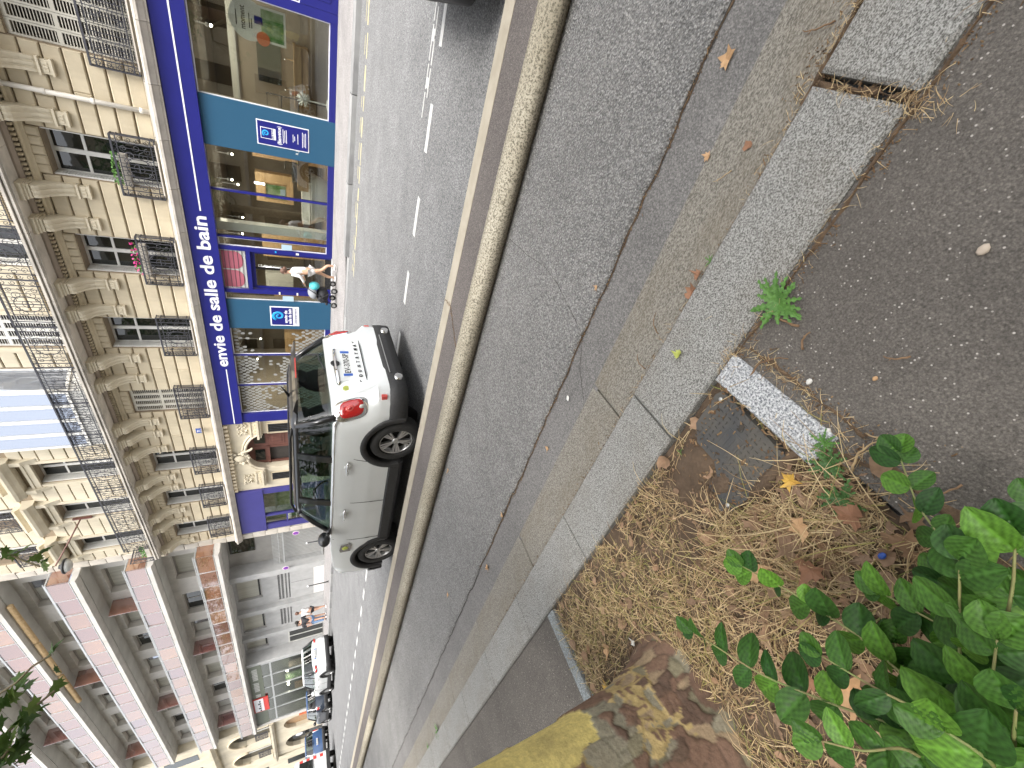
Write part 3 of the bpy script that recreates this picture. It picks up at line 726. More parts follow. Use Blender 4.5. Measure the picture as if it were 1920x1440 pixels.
# glazed bay
bay=[(-11.62,15.05),(-11.95,14.30),(-14.45,14.30),(-14.9,15.05)]
bz0,bz1=7.47,13.2
def seg(i): return Vector(bay[i]),Vector(bay[i+1])
bm_=MB()
pp=[(p[0],p[1]) for p in bay]; bm_.prism(pp,'z',bz0,bz0+.42)
bo=AB(bm_,'glazed_bay','white_paint')
def panel(a,b_,n_,first=0):
    for q in range(n_):
        p=a.lerp(b_,q/n_); r_=a.lerp(b_,(q+1)/n_); d=(r_-p).normalized(); nn=Vector((d.y,-d.x))
        if nn.y>0: nn=-nn
        for (u,v_) in ((0,.055),((r_-p).length-.055,(r_-p).length)):
            A1=p+d*u; A2=p+d*v_; part(bo,MB().prism([tuple(A1),tuple(A2),tuple(A2+nn*.05),tuple(A1+nn*.05)],'z',bz0+.42,bz1),'post','white_paint')
        P1=p+d*.055; P2=r_-d*.055
        part(bo,MB().prism([tuple(P1),tuple(P2),tuple(P2+nn*.012),tuple(P1+nn*.012)],'z',bz0+.5,bz1),'pane','bay_glass')
        part(bo,MB().prism([tuple(P1),tuple(P2),tuple(P2+nn*.045),tuple(P1+nn*.045)],'z',bz0+.42,bz0+.5),'rail','white_paint')
panel(*seg(0),1); panel(*seg(1),4); panel(*seg(2),1)
part(bo,MB().prism([(-11.7,15.1),(-12.0,14.42),(-14.4,14.42),(-14.8,15.1)],'z',bz0+.43,bz1),'blind','frost')
part(bo,MB().prism(pp,'z',bz1,bz1+.3),'roof','white_paint')
# drain pipe
dp=MB().tube([(-3.43,14.90,4.42),(-3.43,14.90,7.28)],.055,10).build('drain_pipe',MT['pipe_paint']); tag(dp,'white vertical drain pipe on the stone wall beside the shuttered window','pipe')
for zz in (4.55,5.45,6.3,7.0):
    MB().lathe([(.064,0),(.068,.01),(.068,.06),(.064,.07)],(-3.43,14.90,zz),'z',12).build('collar',MT['pipe_paint'],dp)
# number plate
npl=MB().box(-14.83,-14.58,14.855,14.875,4.80,4.98).build('house_number_plate',MT['plate_blue']); tag(npl,'small blue enamel plate with the house number 71','number plate')
text('number','71',.15,MT['sign_white'],npl,(-14.705,14.853,4.835),bold=.004,align='CENTER',ext=.001)
MB().box(-14.80,-14.61,14.852,14.8545,4.81,4.818).build('border',MT['sign_white'],npl)
# window boxes
def flowers(name,x0,x1,y,z,label,pink):
    e=empty(name,((x0+x1)/2,y,z),0,label,'flowers')
    l=MB();p=MB();rr=random.Random(int(-x0*10))
    for i in range(130):
        cx_=rr.uniform(x0,x1)-(x0+x1)/2; cy_=rr.uniform(-.1,.1); cz_=rr.uniform(-.02,.2)
        u=Vector((rr.uniform(-1,1),rr.uniform(-1,1),rr.uniform(-1,1))).normalized()*.035; w=u.orthogonal().normalized()*.03; c=Vector((cx_,cy_,cz_))
        (p if (pink and i%2) else l).add([c-u,c+w,c+u,c-w],[(0,1,2,3)])
    l.build('foliage',MT['weed_green'],e,recalc=False)
    if pink: p.build('blossom',MT['flower_pink'],e,recalc=False)
    MB().box(x0-(x0+x1)/2,x1-(x0+x1)/2,-.09,.09,-.16,0).build('box',MT['slab_stone'],e)
flowers('window_box',-7.95,-7.0,14.98,5.34,'window box of pink blossom behind an iron railing',True)
flowers('window_box',-5.35,-4.55,14.98,5.28,'leafy window box with yellow green plants behind an iron railing',False)
flowers('balcony_plant',-22.2,-21.4,14.45,7.75,'bushy green plant at the left end of the long balcony',False)
# ------------------------------------------------------------------ shop front (parts of the stone building)
FX0,FX1=4.2,-14.46
fas=AB(MB().cbox(FX0,FX1,14.84,15.03,3.372,4.08,.006),'shop_fascia','sign_blue')
def sgn(s,x,z,size,width=None,bold=.012,mat='sign_white',y=14.838,parent=None,align='LEFT',name='lettering',ext=.004):
    o=text(name,s,size,MT[mat],None,(x,y,z),bold=bold,align=align,width=width,ext=ext)
    if parent: o.parent=parent
    return o
wl=['envie','de','salle','de','bain']; ob_=[sgn(w_,0,3.575,.49,None,.011,parent=fas,name='word') for w_ in wl]
ex=[(min(v.co.x for v in o.data.vertices),max(v.co.x for v in o.data.vertices)) for o in ob_]; gap=.15; kk=5.55/(sum(b_-a for a,b_ in ex)+gap*4); xx=-11.46
for o,(a,b_) in zip(ob_,ex):
    for v in o.data.vertices: v.co.x=(v.co.x-a)*kk
    o.location.x=xx; xx+=(b_-a+gap)*kk
part(fas,MB().box(-5.75,FX0,14.832,14.8385,3.665,3.70),'white_line','sign_white')
part(fas,MB().box(-11.6,FX1+.05,14.832,14.8385,3.635,3.67),'white_line','sign_white')
# plinth, jambs, teal panels
AB(MB().cbox(FX0,-6.83,14.95,15.08,.12,.30,.006),'plinth','sign_blue')
AB(MB().cbox(-8.32,-8.69,14.95,15.08,.12,.30,.006),'plinth','sign_blue')
AB(MB().cbox(-9.83,-14.1,14.95,15.08,.12,.30,.006),'plinth','sign_blue')
AB(MB().cbox(-13.98,-14.46,14.90,15.08,.12,3.37,.006),'jamb','sign_blue')
t1=AB(MB().cbox(-2.74,-3.93,14.93,15.08,.12,3.37,.005),'teal_panel','teal_panel')
t2=AB(MB().cbox(-8.69,-9.83,14.93,15.08,.12,3.37,.005),'teal_panel','teal_panel')
for x in (-5.10,-6.50,-11.04,-12.5): AB(MB().box(x-.03,x+.03,14.97,15.07,.30,3.37),'mullion','sign_blue')
AB(MB().box(-6.79,-6.92,14.94,15.10,.12,3.37),'door_post','sign_blue'); AB(MB().box(-8.28,-8.42,14.94,15.10,.12,3.37),'door_post','sign_blue')
AB(MB().box(-6.92,-8.28,14.96,15.10,2.56,2.68),'door_head','sign_blue')
AB(MB().box(-.30,-.50,14.94,15.08,.12,3.37),'jamb','sign_blue')
bp=AB(MB().cbox(FX0,-.30,14.93,15.06,.12,1.0,.01),'stall_riser','sign_blue')
part(bp,MB().cbox(.35,-.12,14.915,14.93,.3,.85,.01),'moulding','sign_blue')
part(bp,MB().lathe([(.12,0),(.10,.012),(.07,.008)],(.12,14.902,.58),'y',14),'rosette','sign_blue')
def pane(x0,x1,z0=.30,z1=3.37,y=15.02,trim=True):
    o=AB(MB().box(x0,x1,y,y+.01,z0,z1),'shop_pane','shop_glass')
    if trim:
        t=MB(); w=.025; a,b_=max(x0,x1),min(x0,x1)
        t.box(a,a-w,y-.02,y-.001,z0,z1); t.box(b_,b_+w,y-.02,y-.001,z0,z1); t.box(a-w,b_+w,y-.02,y-.001,z0,z0+w); t.box(a-w,b_+w,y-.02,y-.001,z1-w,z1)
        part(o,t,'trim','sign_white')
    return o
pane(FX0,-.30,1.0); pane(-.50,-2.74); pane(-3.93,-5.07,trim=False); pane(-5.13,-6.47,trim=False); pane(-6.53,-6.79); pane(-8.42,-8.69); 
for a,b_ in ((-9.83,-11.01),(-11.07,-12.47),(-12.53,-13.98)): pane(a,b_)
# door: transom poster panel, door leaf
tp=AB(MB().box(-6.95,-8.25,15.0,15.02,2.70,3.35),'transom_panel','frost')
for xx in (-7.28,-7.93):
    part(tp,MB().prism([(xx-.30,3.34),(xx-.30,2.98)]+[(xx+.30*math.cos(a),2.98+.22*math.sin(a)) for a in [math.pi+math.pi*i/10 for i in range(11)]]+[(xx+.30,3.34)],'y',14.992,15.0),'petal_print','pink')
for zz in (2.78,2.9,3.02,3.14,3.26): part(tp,MB().box(-6.95,-8.25,14.985,14.99,zz,zz+.012),'grille_bar','iron')
dl=AB(MB().box(-6.94,-7.02,15.06,15.1,.13,2.56),'door','sign_blue')
part(dl,MB().box(-8.18,-8.26,15.06,15.1,.13,2.56),'stile','sign_blue'); part(dl,MB().box(-7.02,-8.18,15.06,15.1,2.44,2.56),'rail','sign_blue'); part(dl,MB().box(-7.02,-8.18,15.06,15.1,.13,.33),'rail','black_gloss')
part(dl,MB().box(-7.02,-8.18,15.075,15.085,.33,2.44),'pane','shop_glass'); part(dl,MB().tube([(-7.45,15.03,.5),(-7.45,15.03,2.35)],.014,8),'pull_handle','chrome')
part(dl,MB().box(-7.50,-7.56,15.05,15.09,.33,2.44),'stile','black_gloss')
AB(MB().box(-6.9,-8.3,14.6,15.06,.123,.135),'door_mat','pre_cast_grey')
# small stickers
for (x,z,w,h,mt_) in ((-6.86,1.15,.07,.09,'paper'),(-6.85,1.8,.06,.05,'cyan'),(-8.36,1.75,.10,.05,'paper'),(-8.36,1.2,.10,.05,'paper'),(-8.56,1.35,.2,.34,'pale_blue_print'),(-6.66,1.35,.18,.3,'pale_blue_print')):
    AB(MB().box(x-w/2,x+w/2,14.93,14.936,z,z+h),'notice',mt_)
# notice on right teal panel
def wave(parent,cx_,cz_,r,y,mat):
    pts=[]; 
    for i in range(30):
        t=i/29; a=math.pi*1.15+ t*2*math.pi*1.45; rr=r*(1-t*.80); pts.append((cx_+rr*math.cos(-a)*.95,y,cz_+rr*math.sin(-a)))
    tp_=[.26*r*(1-.55*i/29) for i in range(30)]
    m_=MB().tube(pts,tp_,6); m_.v=[(v[0],y+(v[1]-y)*.05,v[2]) for v in m_.v]
    return part(parent,m_,'wave_emblem',mat)
part(t1,MB().box(-3.05,-3.67,14.922,14.93,.82,2.12),'notice_border','sign_white')
part(t1,MB().box(-3.075,-3.645,14.914,14.922,.845,2.095),'notice_board','sign_blue')
part(t1,MB().box(-3.22,-3.50,14.911,14.914,1.66,2.03),'logo_frame','sign_white'); part(t1,MB().box(-3.235,-3.485,14.909,14.911,1.76,2.015),'logo_field','sign_blue'); wave(t1,-3.36,1.90,.085,14.9085,'cyan')
sgn('envie de\nsalle de bain',-3.36,1.72,.055,None,.001,'sign_blue',14.9095,t1,'CENTER','logo_text',.001)
sgn('(Bienvenue)',-3.36,1.53,.13,.46,.003,'sign_white',14.912,t1,'CENTER','notice_text',.001)
for zz,w in ((1.47,.36),(1.43,.30),(1.39,.34),(1.22,.2),(1.18,.12),(1.10,.26),(.98,.4),(.94,.34),(.90,.38)): part(t1,MB().box(-3.36-w/2,-3.36+w/2,14.912,14.9135,zz,zz+.014),'small_print','sign_white')
sgn('R Jour A',-4.0+.22,1.10,.10,None,.0,'paper',14.928,t1,'LEFT','graffiti',.001)
# logo on left teal panel
part(t2,MB().box(-8.88,-9.68,14.922,14.93,1.19,2.11),'notice_border','sign_white'); part(t2,MB().box(-8.92,-9.64,14.914,14.922,1.40,2.07),'notice_board','sign_blue')
wave(t2,-9.26,1.84,.19,14.912,'cyan')
sgn('envie de',-9.55,1.57,.15,.52,.004,'sign_white',14.911,t2,'LEFT','logo_text',.001); sgn('salle de bain',-9.58,1.44,.15,.62,.004,'sign_white',14.911,t2,'LEFT','logo_text',.001)
sgn('LE RÊVE DEVIENT RÉALITÉ',-9.28,1.27,.075,.66,.001,'sign_blue',14.919,t2,'CENTER','logo_text',.001)
# frosted petal stickers on the left panes
rr=random.Random(5); fm=MB()
zz=.36; row=0
while zz<3.3:
    xx=-13.92+(.075 if row%2 else 0)
    while xx<-9.9:
        x=xx+rr.uniform(-.012,.012); z=zz+rr.uniform(-.012,.012); xx+=.150
        hole=1.15*math.exp(-((x+10.4)/.75)**2)*math.exp(-((z-2.2)/.9)**2*1.2)+.9*math.exp(-((x+12.0)/.55)**2-((z-2.35)/.4)**2)+.9*math.exp(-((x+13.35)/.5)**2-((z-1.9)/.55)**2)
        if rr.random()<hole*1.4 or min(abs(x+11.04),abs(x+12.5))<.07: continue
        a=1.57+rr.uniform(-.3,.3); r1=.070; r2=.052
        fm.add([(x+r1*math.cos(t)*math.cos(a)-r2*math.sin(t)*math.sin(a),15.012,z+r1*math.cos(t)*math.sin(a)+r2*math.sin(t)*math.cos(a)) for t in [2*math.pi*k/8 for k in range(8)]],[tuple(range(8))])
    zz+=.115; row+=1
tag(AB(fm,'petal_stickers','petal_film',False),kind='stuff')
# ------------------------------------------------------------------ shop interior
SH=empty('shop_interior',(-5,17,.12),kind='structure',label='showroom behind the shop windows')
def SI(mb,name,mat): o=mb.build(name,MT[mat],SH); o.matrix_parent_inverse=Matrix.Translation((5,-17,-.12)); return o
SI(MB().box(4.2,-14.4,15.09,20,.05,.13),'floor','shop_floor'); SI(MB().box(4.2,-14.4,15.09,20,3.40,3.5),'ceiling','shop_ceiling')
SI(MB().box(4.2,-14.4,19.9,20,.13,3.4),'back_wall','shop_brown'); SI(MB().box(4.2,4.3,15.09,20,.13,3.4),'side_wall','shop_wall'); SI(MB().box(-14.4,-14.3,15.09,20,.13,3.4),'side_wall','shop_wall')
SI(MB().box(-3.93,-2.74,15.09,15.3,.13,3.4),'pier','shop_wall'); SI(MB().box(-9.83,-8.69,15.09,15.3,.13,3.4),'pier','shop_wall')
SI(MB().box(1,-3.2,16.85,16.95,.13,2.55),'display_wall','shop_wall'); SI(MB().box(1,-3.2,16.80,16.98,2.55,2.72),'wall_top','frost')
SI(MB().box(-6.17,-6.43,15.3,15.56,.13,3.4),'column','ceramic')
for x,z,w,h,mt_ in ((-4.4,.13,1.0,2.3,'wood_orange'),(-8.0,.13,1.1,2.2,'wood_light'),(-10.6,.13,.9,1.9,'wood_orange'),(-12.8,.13,1.3,1.6,'wood_light'),(-9.6,1.3,.7,1.0,'frost'),(-5.9,1.2,1.0,1.2,'wood_light')):
    SI(MB().box(x-w/2,x+w/2,18.2,18.5,z,z+h),'display_panel',mt_)
# lamps in the showroom
for i,(x,y,z) in enumerate(((-4.3,16.6,3.05),(-4.7,17.2,2.95),(-5.4,16.9,3.0),(-5.75,17.6,2.9),(-6.6,16.9,2.8),(-7.4,17.4,2.9),(-7.95,16.8,2.7),(-8.2,16.2,2.65),(-10.0,16.7,2.9),(-10.7,17.2,2.3),(-11.7,17.0,2.6),(-12.9,17.2,2.8),(-1.4,16.4,3.05),(-.2,16.4,3.05))):
    e=empty('spotlight',(x,y,z),0,'small lit showroom spotlight hanging behind the shop window','lamp','showroom spotlights')
    MB().sphere((0,0,0),.035,8,6).build('bulb',MT['bulb'],e); MB().lathe([(.03,.02),(.045,.06),(.04,.12),(.012,.13),(.010,3.4-z)],(0,0,0),'z',8).build('housing',MT['black_plastic'],e)
for i,(x,w) in enumerate(((-1.2,3.2),(-5.2,2.6),(-8.2,2.4),(-12,3))):
    ld=bpy.data.lights.new('showroom_light','AREA'); ld.shape='RECTANGLE'; ld.size=w; ld.size_y=1.6; ld.energy=60 if i==0 else 50; ld.color=(1,.90,.76)
    lo=bpy.data.objects.new('showroom_light',ld); COL.objects.link(lo); lo.location=(x,16.9,3.36)
tl=SI(MB().box(-5.55,-5.60,17.5,17.55,1.9,2.4),'light_tube','tube_light')
# vanity display behind the right pane
va=empty('vanity_unit',(-1.85,16.6,.13),0,'light oak bathroom vanity with open shelf in the right shop window','vanity')
MB().box(-.95,.55,-.25,.22,.62,.95).build('cabinet',MT['wood_light'],va); MB().box(-1.0,.6,-.28,.22,.95,1.0).build('top',MT['wood_light'],va)
for xx in (-.6,.15): MB().tube([(xx,.1,1.0),(xx,.1,1.22),(xx,-.08,1.24),(xx,-.1,1.18)],.016,8).build('tap',MT['chrome'],va)
MB().box(-.93,.53,-.262,-.25,.78,.79).build('drawer_gap',MT['dark_interior'],va)
mi=MB().box(-2.42,-1.42,16.82,16.845,1.45,2.05).build('wall_mirror',MT['mirror_glass']); tag(mi,'rectangular wall mirror above the oak vanity','mirror')
po=empty('hanging_poster',(-.98,15.4,1.9),0,'white round hanging poster with a photo and orange sticker behind the glass','poster')
pd=MB().lathe([(.42,-.01),(.42,.01)],(0,0,.25),'y',28,False).build('disc',MT['paper'],po)
MB().box(-.36,.36,-.028,-.014,-.58,.02).build('photo_frame',MT['paper'],po); MB().box(-.31,.31,-.034,-.029,-.53,-.03).build('photo',MT['photo_green'],po)
MB().lathe([(.15,-.05),(.15,-.036)],(-.30,0,-.06),'y',20,False).build('orange_sticker',MT['orange'],po); MB().box(-.02,.14,-.05,-.036,-.06,.12).build('blue_sticker',MT['sign_blue'],po)
sgn('moment',-.2,.32,.17,.46,.002,'letter_black',-.015,po,'LEFT','poster_text',.001); 
for zz,w in ((.5,.3),(.22,.3),(.17,.2)): MB().box(-.15,-.15+w,-.016,-.012,zz,zz+.02).build('small_print',MT['letter_black'],po)
MB().tube([(0,0,.67),(0,0,1.45)],.004,4).build('wire',MT['iron'],po)
# white spiky ornament on a stand
so=empty('coral_ornament',(-2.42,15.45,.30),0,'white spiky ball ornament on a thin stand','ornament')
m_=MB(); rr=random.Random(2)
for i in range(90):
    v=Vector((rr.gauss(0,1),rr.gauss(0,1),rr.gauss(0,1))).normalized(); m_.tube([tuple(v*.03+Vector((0,0,.62))),tuple(v*.19+Vector((0,0,.62)))],[.012,.006],4)
m_.build('spikes',MT['ceramic'],so); MB().tube([(0,0,0),(0,0,.6)],.018,8).build('stem',MT['ceramic'],so); MB().lathe([(.14,0),(.14,.015),(.02,.03)],(0,0,0),'z',16).build('base',MT['ceramic'],so)
rk=empty('towel_rack',(-2.9,16.3,.13),0,'black wire towel rack beside the white ornament','rack')
for xx in (-.3,.3): MB().tube([(xx,0,0),(xx,0,1.75)],.012,6).build('upright',MT['iron'],rk)
for zz in (.4,.9,1.35,1.72): MB().tube([(-.3,0,zz),(.3,0,zz)],.010,6).build('rung',MT['iron'],rk)
# bathtub
bt=empty('bathtub',(-5.32,15.95,.13),0,'white freestanding bathtub in the middle shop window','bathtub')
prf=[(.0,0),(.50,0),(.56,.05),(.68,.40),(.74,.58),(.76,.60),(.72,.60),(.66,.42),(.52,.14),(.0,.12)]
m_=MB(); n_=28
for (r_,h) in prf:
    for j in range(n_):
        a=2*math.pi*j/n_; m_.v.append((max(r_,.001)*1.12*math.cos(a),max(r_,.001)*.58*math.sin(a),h))
for i in range(len(prf)-1):
    for j in range(n_): m_.f.append((i*n_+j,i*n_+(j+1)%n_,(i+1)*n_+(j+1)%n_,(i+1)*n_+j)); m_.sm.append(True)
m_.build('tub',MT['ceramic'],bt); MB().box(-.9,.5,.05,.72,.62,.86).build('ledge',MT['ceramic'],bt)
for q in range(9): MB().box(-.42+q*.028,-.408+q*.028,-.47,-.455,.22,.40).build('grille_slat',MT['frost'],bt)
ba=empty('basin',(-4.65,16.1,1.12),0,'black oval basin with a black tap on a wooden counter','basin')
MB().lathe([(.10,0),(.24,.04),(.30,.14),(.28,.14),(.2,.06),(.02,.03)],(0,0,0),'z',20).build('bowl',MT['black_gloss'],ba); MB().tube([(.3,.1,-.05),(.3,.1,.32),(.1,.0,.34)],.016,6).build('tap',MT['black_gloss'],ba)
co=MB().box(-5.05,-4.0,15.75,16.4,.80,1.11).build('wood_counter',MT['wood_orange']); tag(co,'warm wooden counter under the black basin','counter')
pi=MB().box(-5.85,-5.38,17.0,17.03,1.45,2.05).build('framed_picture',MT['photo_green']); tag(pi,'green landscape picture in a pale frame above the bathtub','picture')
for bx in ((-5.88,-5.85,1.42,2.08),(-5.38,-5.35,1.42,2.08)): MB().box(bx[0],bx[1],16.98,17.04,bx[2],bx[3]).build('frame',MT['wood_light'],pi)
for bz in ((2.05,2.08),(1.42,1.45)): MB().box(-5.88,-5.35,16.98,17.04,bz[0],bz[1]).build('frame',MT['wood_light'],pi)
MB().box(-5.7,-5.5,16.985,17.0,1.47,1.62).build('blue_card',MT['pale_blue_print'],pi)
# ------------------------------------------------------------------ portal
pw=MB().box(-14.46,-15.28,15.0,15.5,.12,2.72).box(-17.55,-19.03,15.0,15.5,.12,2.72)
# wall with arch
arch=[(-14.46,2.72),(-14.46,4.085),(-19.03,4.085),(-19.03,2.72),(-17.55,2.72)]+[(-16.415+1.135*math.cos(a),2.72+.72*math.sin(a)) for a in [math.pi-math.pi*i/16 for i in range(17)]]
am=MB(); xa=[-17.55+(2.27)*i/16 for i in range(17)]
for i in range(16):
    f=lambda x:2.72+.72*math.sqrt(max(0,1-((x+16.415)/1.135)**2))
    am.prism([(xa[i],f(xa[i])),(xa[i+1],f(xa[i+1])),(xa[i+1],4.085),(xa[i],4.085)],'y',15.0,15.5)
am.box(-14.46,-15.28,15.0,15.5,2.72,4.085); am.box(-17.55,-19.03,15.0,15.5,2.72,4.085)
AB(MB().box(-14.46,-15.28,15.0,15.5,.12,2.72),'portal_pier','stone_pale'); AB(MB().box(-17.55,-19.03,15.0,15.5,.12,2.72),'portal_pier','stone_pale'); AB(am,'portal_wall','stone_pale')
ring=MB()
for rad,d,t in ((1.0,.10,.10),(1.13,.05,.08)):
    pts=[(-16.415+1.135*rad*math.cos(a),15.0-d*.3,2.72+.72*rad*math.sin(a)*1.02) for a in [math.pi*i/20 for i in range(21)]]; ring.tube(pts,t*.6,6)
AB(ring,'arch_moulding','stone_pale')
for xx,s_ in ((-14.95,1),(-18.2,1)):
    w=.42; e_=AB(MB().box(xx-w-.05,xx+w+.08,14.86,15.0,2.76,2.84).box(xx-w-.08,xx+w+.11,14.80,15.0,2.84,2.92).box(xx-w,xx+w,14.93,15.0,2.92,3.12).box(xx-w-.02,xx+w+.02,14.90,15.0,3.12,3.18),'entablature','stone_pale')
    for q in range(4): part(e_,MB().cbox(xx-.3+q*.17,xx-.2+q*.17,14.915,14.93,2.97,3.07,.01),'panel','stone')
    sw=AB(MB().box(xx-.26,xx+.26,14.985,14.998,1.0,2.5),'side_window','recess_wall')
    part(sw,MB().box(xx-.31,xx-.26,14.95,14.998,.95,2.55).box(xx+.26,xx+.31,14.95,14.998,.95,2.55).box(xx-.26,xx+.26,14.95,14.998,2.5,2.55),'frame','stone')
    part(sw,MB().box(xx-.25,xx+.25,14.978,14.984,1.02,2.48),'pane','window_glass')
    for q in range(5): part(sw,MB().box(xx-.21+q*.1,xx-.195+q*.1,14.965,14.977,1.0,2.5),'bar','iron')
    orn=MB(); rr=random.Random(int(xx*10))
    for q in range(26): orn.sphere((xx+rr.uniform(-.34,.34),14.98,3.45+rr.uniform(-.18,.2)),rr.uniform(.03,.07),7,5,(1,.7,1))
    for q in range(4): spiral_y=[(xx+(.2 if q%2 else -.2)+.11*(1-t/10)*math.cos(t*.7),14.95,3.45+(.08 if q<2 else -.08)+.11*(1-t/10)*math.sin(t*.7)) for t in range(10)]; orn.tube(spiral_y,.02,5)
    AB(orn,'carved_ornament','stone_pale')
# cartouche
cr=MB().sphere((-16.7,14.95,3.66),.2,14,9,(1.0,.5,1.15))
for k_ in range(12):
    a=2*math.pi*k_/12; cr.sphere((-16.7+.30*math.cos(a),14.96,3.66+.33*math.sin(a)),.075,8,6,(1,.7,1))
for s_ in (-1,1):
    cr.tube([(-16.7+s_*(.25+.35*t),14.95,3.48-.25*t*t+.12*math.sin(t*6)) for t in [i/8 for i in range(9)]],[.09-.006*i for i in range(9)],6)
    spp=[(-16.7+s_*(.36+.12*(1-t/12)*math.cos(t*.8)),14.94,3.95+.12*(1-t/12)*math.sin(t*.8)) for t in range(12)]; cr.tube(spp,.028,5)
AB(cr,'cartouche','stone_pale')
dm=MB(); x=-14.55
while x>-18.95: dm.box(x,x-.12,14.84,15.0,3.93,4.08); x-=.235
AB(dm,'modillions','stone')
# door leaves
dk=AB(MB().box(-15.28,-17.55,15.42,15.5,.13,3.5),'door_recess','dark_interior')
for a,b_ in ((-15.30,-16.38),):
    d1=AB(MB().box(a,b_,15.30,15.38,.13,3.44),'door_leaf','wood_door')
    for (z0,z1) in ((.3,.9),(1.05,1.75),(1.9,2.5)): 
        part(d1,MB().cbox(a-.12,b_+.12,15.275,15.30,z0,z1,.02),'panel','wood_door'); part(d1,MB().cbox(a-.22,b_+.22,15.255,15.275,z0+.1,z1-.1,.02),'panel','wood_door')
    part(d1,MB().tube([(a-.5+.16*(1-t/12)*math.cos(t*.8),15.25,1.4+.16*(1-t/12)*math.sin(t*.8)) for t in range(12)],.022,5),'scroll','wood_door')
    part(d1,MB().box(a-.2,b_+.2,15.27,15.30,2.68,3.1),'fanlight','window_glass')
d2=AB(MB().box(-16.40,-16.52,15.30,15.38,.13,2.6).box(-17.42,-17.53,15.30,15.38,.13,2.6).box(-16.40,-17.53,15.30,15.38,2.6,3.44),'door_leaf','wood_door')
part(d2,MB().box(-16.6,-17.3,15.27,15.30,2.72,3.1),'fanlight','window_glass'); part(d2,MB().box(-16.40,-17.53,15.27,15.30,2.52,2.6),'moulding','wood_door')
# navy shop at the left end
nv=AB(MB().cbox(-19.04,-22.42,14.88,15.05,2.96,4.08,.006),'shop_fascia','navy_panel')
AB(MB().box(-19.04,-19.40,14.92,15.06,.12,2.96).box(-22.0,-22.42,14.92,15.06,.12,2.96).box(-19.4,-22.0,14.92,15.06,.12,.6).box(-21.15,-21.27,14.92,15.06,.6,2.96),'shop_frame','navy_panel')
AB(MB().box(-21.27,-22.0,14.95,15.03,1.95,2.02),'transom_bar','navy_panel')
for a,b_,z0,z1 in ((-19.4,-21.15,.6,2.96),(-21.27,-22.0,.6,1.95),(-21.27,-22.0,2.02,2.96)): AB(MB().box(a,b_,15.0,15.01,z0,z1),'shop_pane','shop_glass')
AB(MB().box(-19.05,-22.4,15.5,15.6,.12,3.0),'blind','photo_green'); AB(MB().box(-20.75,-21.05,14.985,14.999,1.3,1.65),'notice','plate_blue'); AB(MB().box(-20.79,-21.01,14.98,14.984,1.34,1.61),'notice','paper')
AB(MB().box(-20.81,-20.99,14.976,14.979,1.38,1.57),'notice','plate_blue')
# street lamp on the facade
sl=empty('street_lantern',(-19.4,14.95,9.45),0,'dark red wall-mounted street lantern hanging from a long arm','street lamp')
MB().box(-.035,.035,-.04,.04,-.3,.3).build('wall_plate',MT['wood_door'],sl)
MB().tube([(0,0,.05),(-.3,-.5,.25),(-.75,-1.1,.55),(-1.0,-1.4,.72)],.028,6).build('arm',MT['wood_door'],sl)
ln=empty_l=MB().lathe([(.02,.12),(.08,.10),(.10,.04),(.30,-.05),(.31,-.09),(.27,-.12)],(-1.05,-1.45,.52),'z',18).build('hood',MT['black_plastic'],sl)
MB().lathe([(.26,-.12),(.22,-.22),(.10,-.29),(.01,-.30)],(-1.05,-1.45,.52),'z',18).build('diffuser',MT['frost'],sl)
# ================================================================== MODERN BUILDING (local x = minus distance along the facade)
B=empty('modern_building',(-22.96,15.02,0),R(4),'grey concrete apartment building with copper tinted glass balconies','building')
def BB(mb,name,mat,kind=None): o=mb.build(name,MT[mat],B); return tag(o,kind=kind) if kind else o
def bp_(o,mb,name,mat): return mb.build(name,MT[mat],o)
SL=24.3
FZ=[5.05,7.68,10.31,12.94,15.57,18.2]
BB(MB().box(.0,-SL,.9,10,0,20.5),'core_wall','recess_wall')
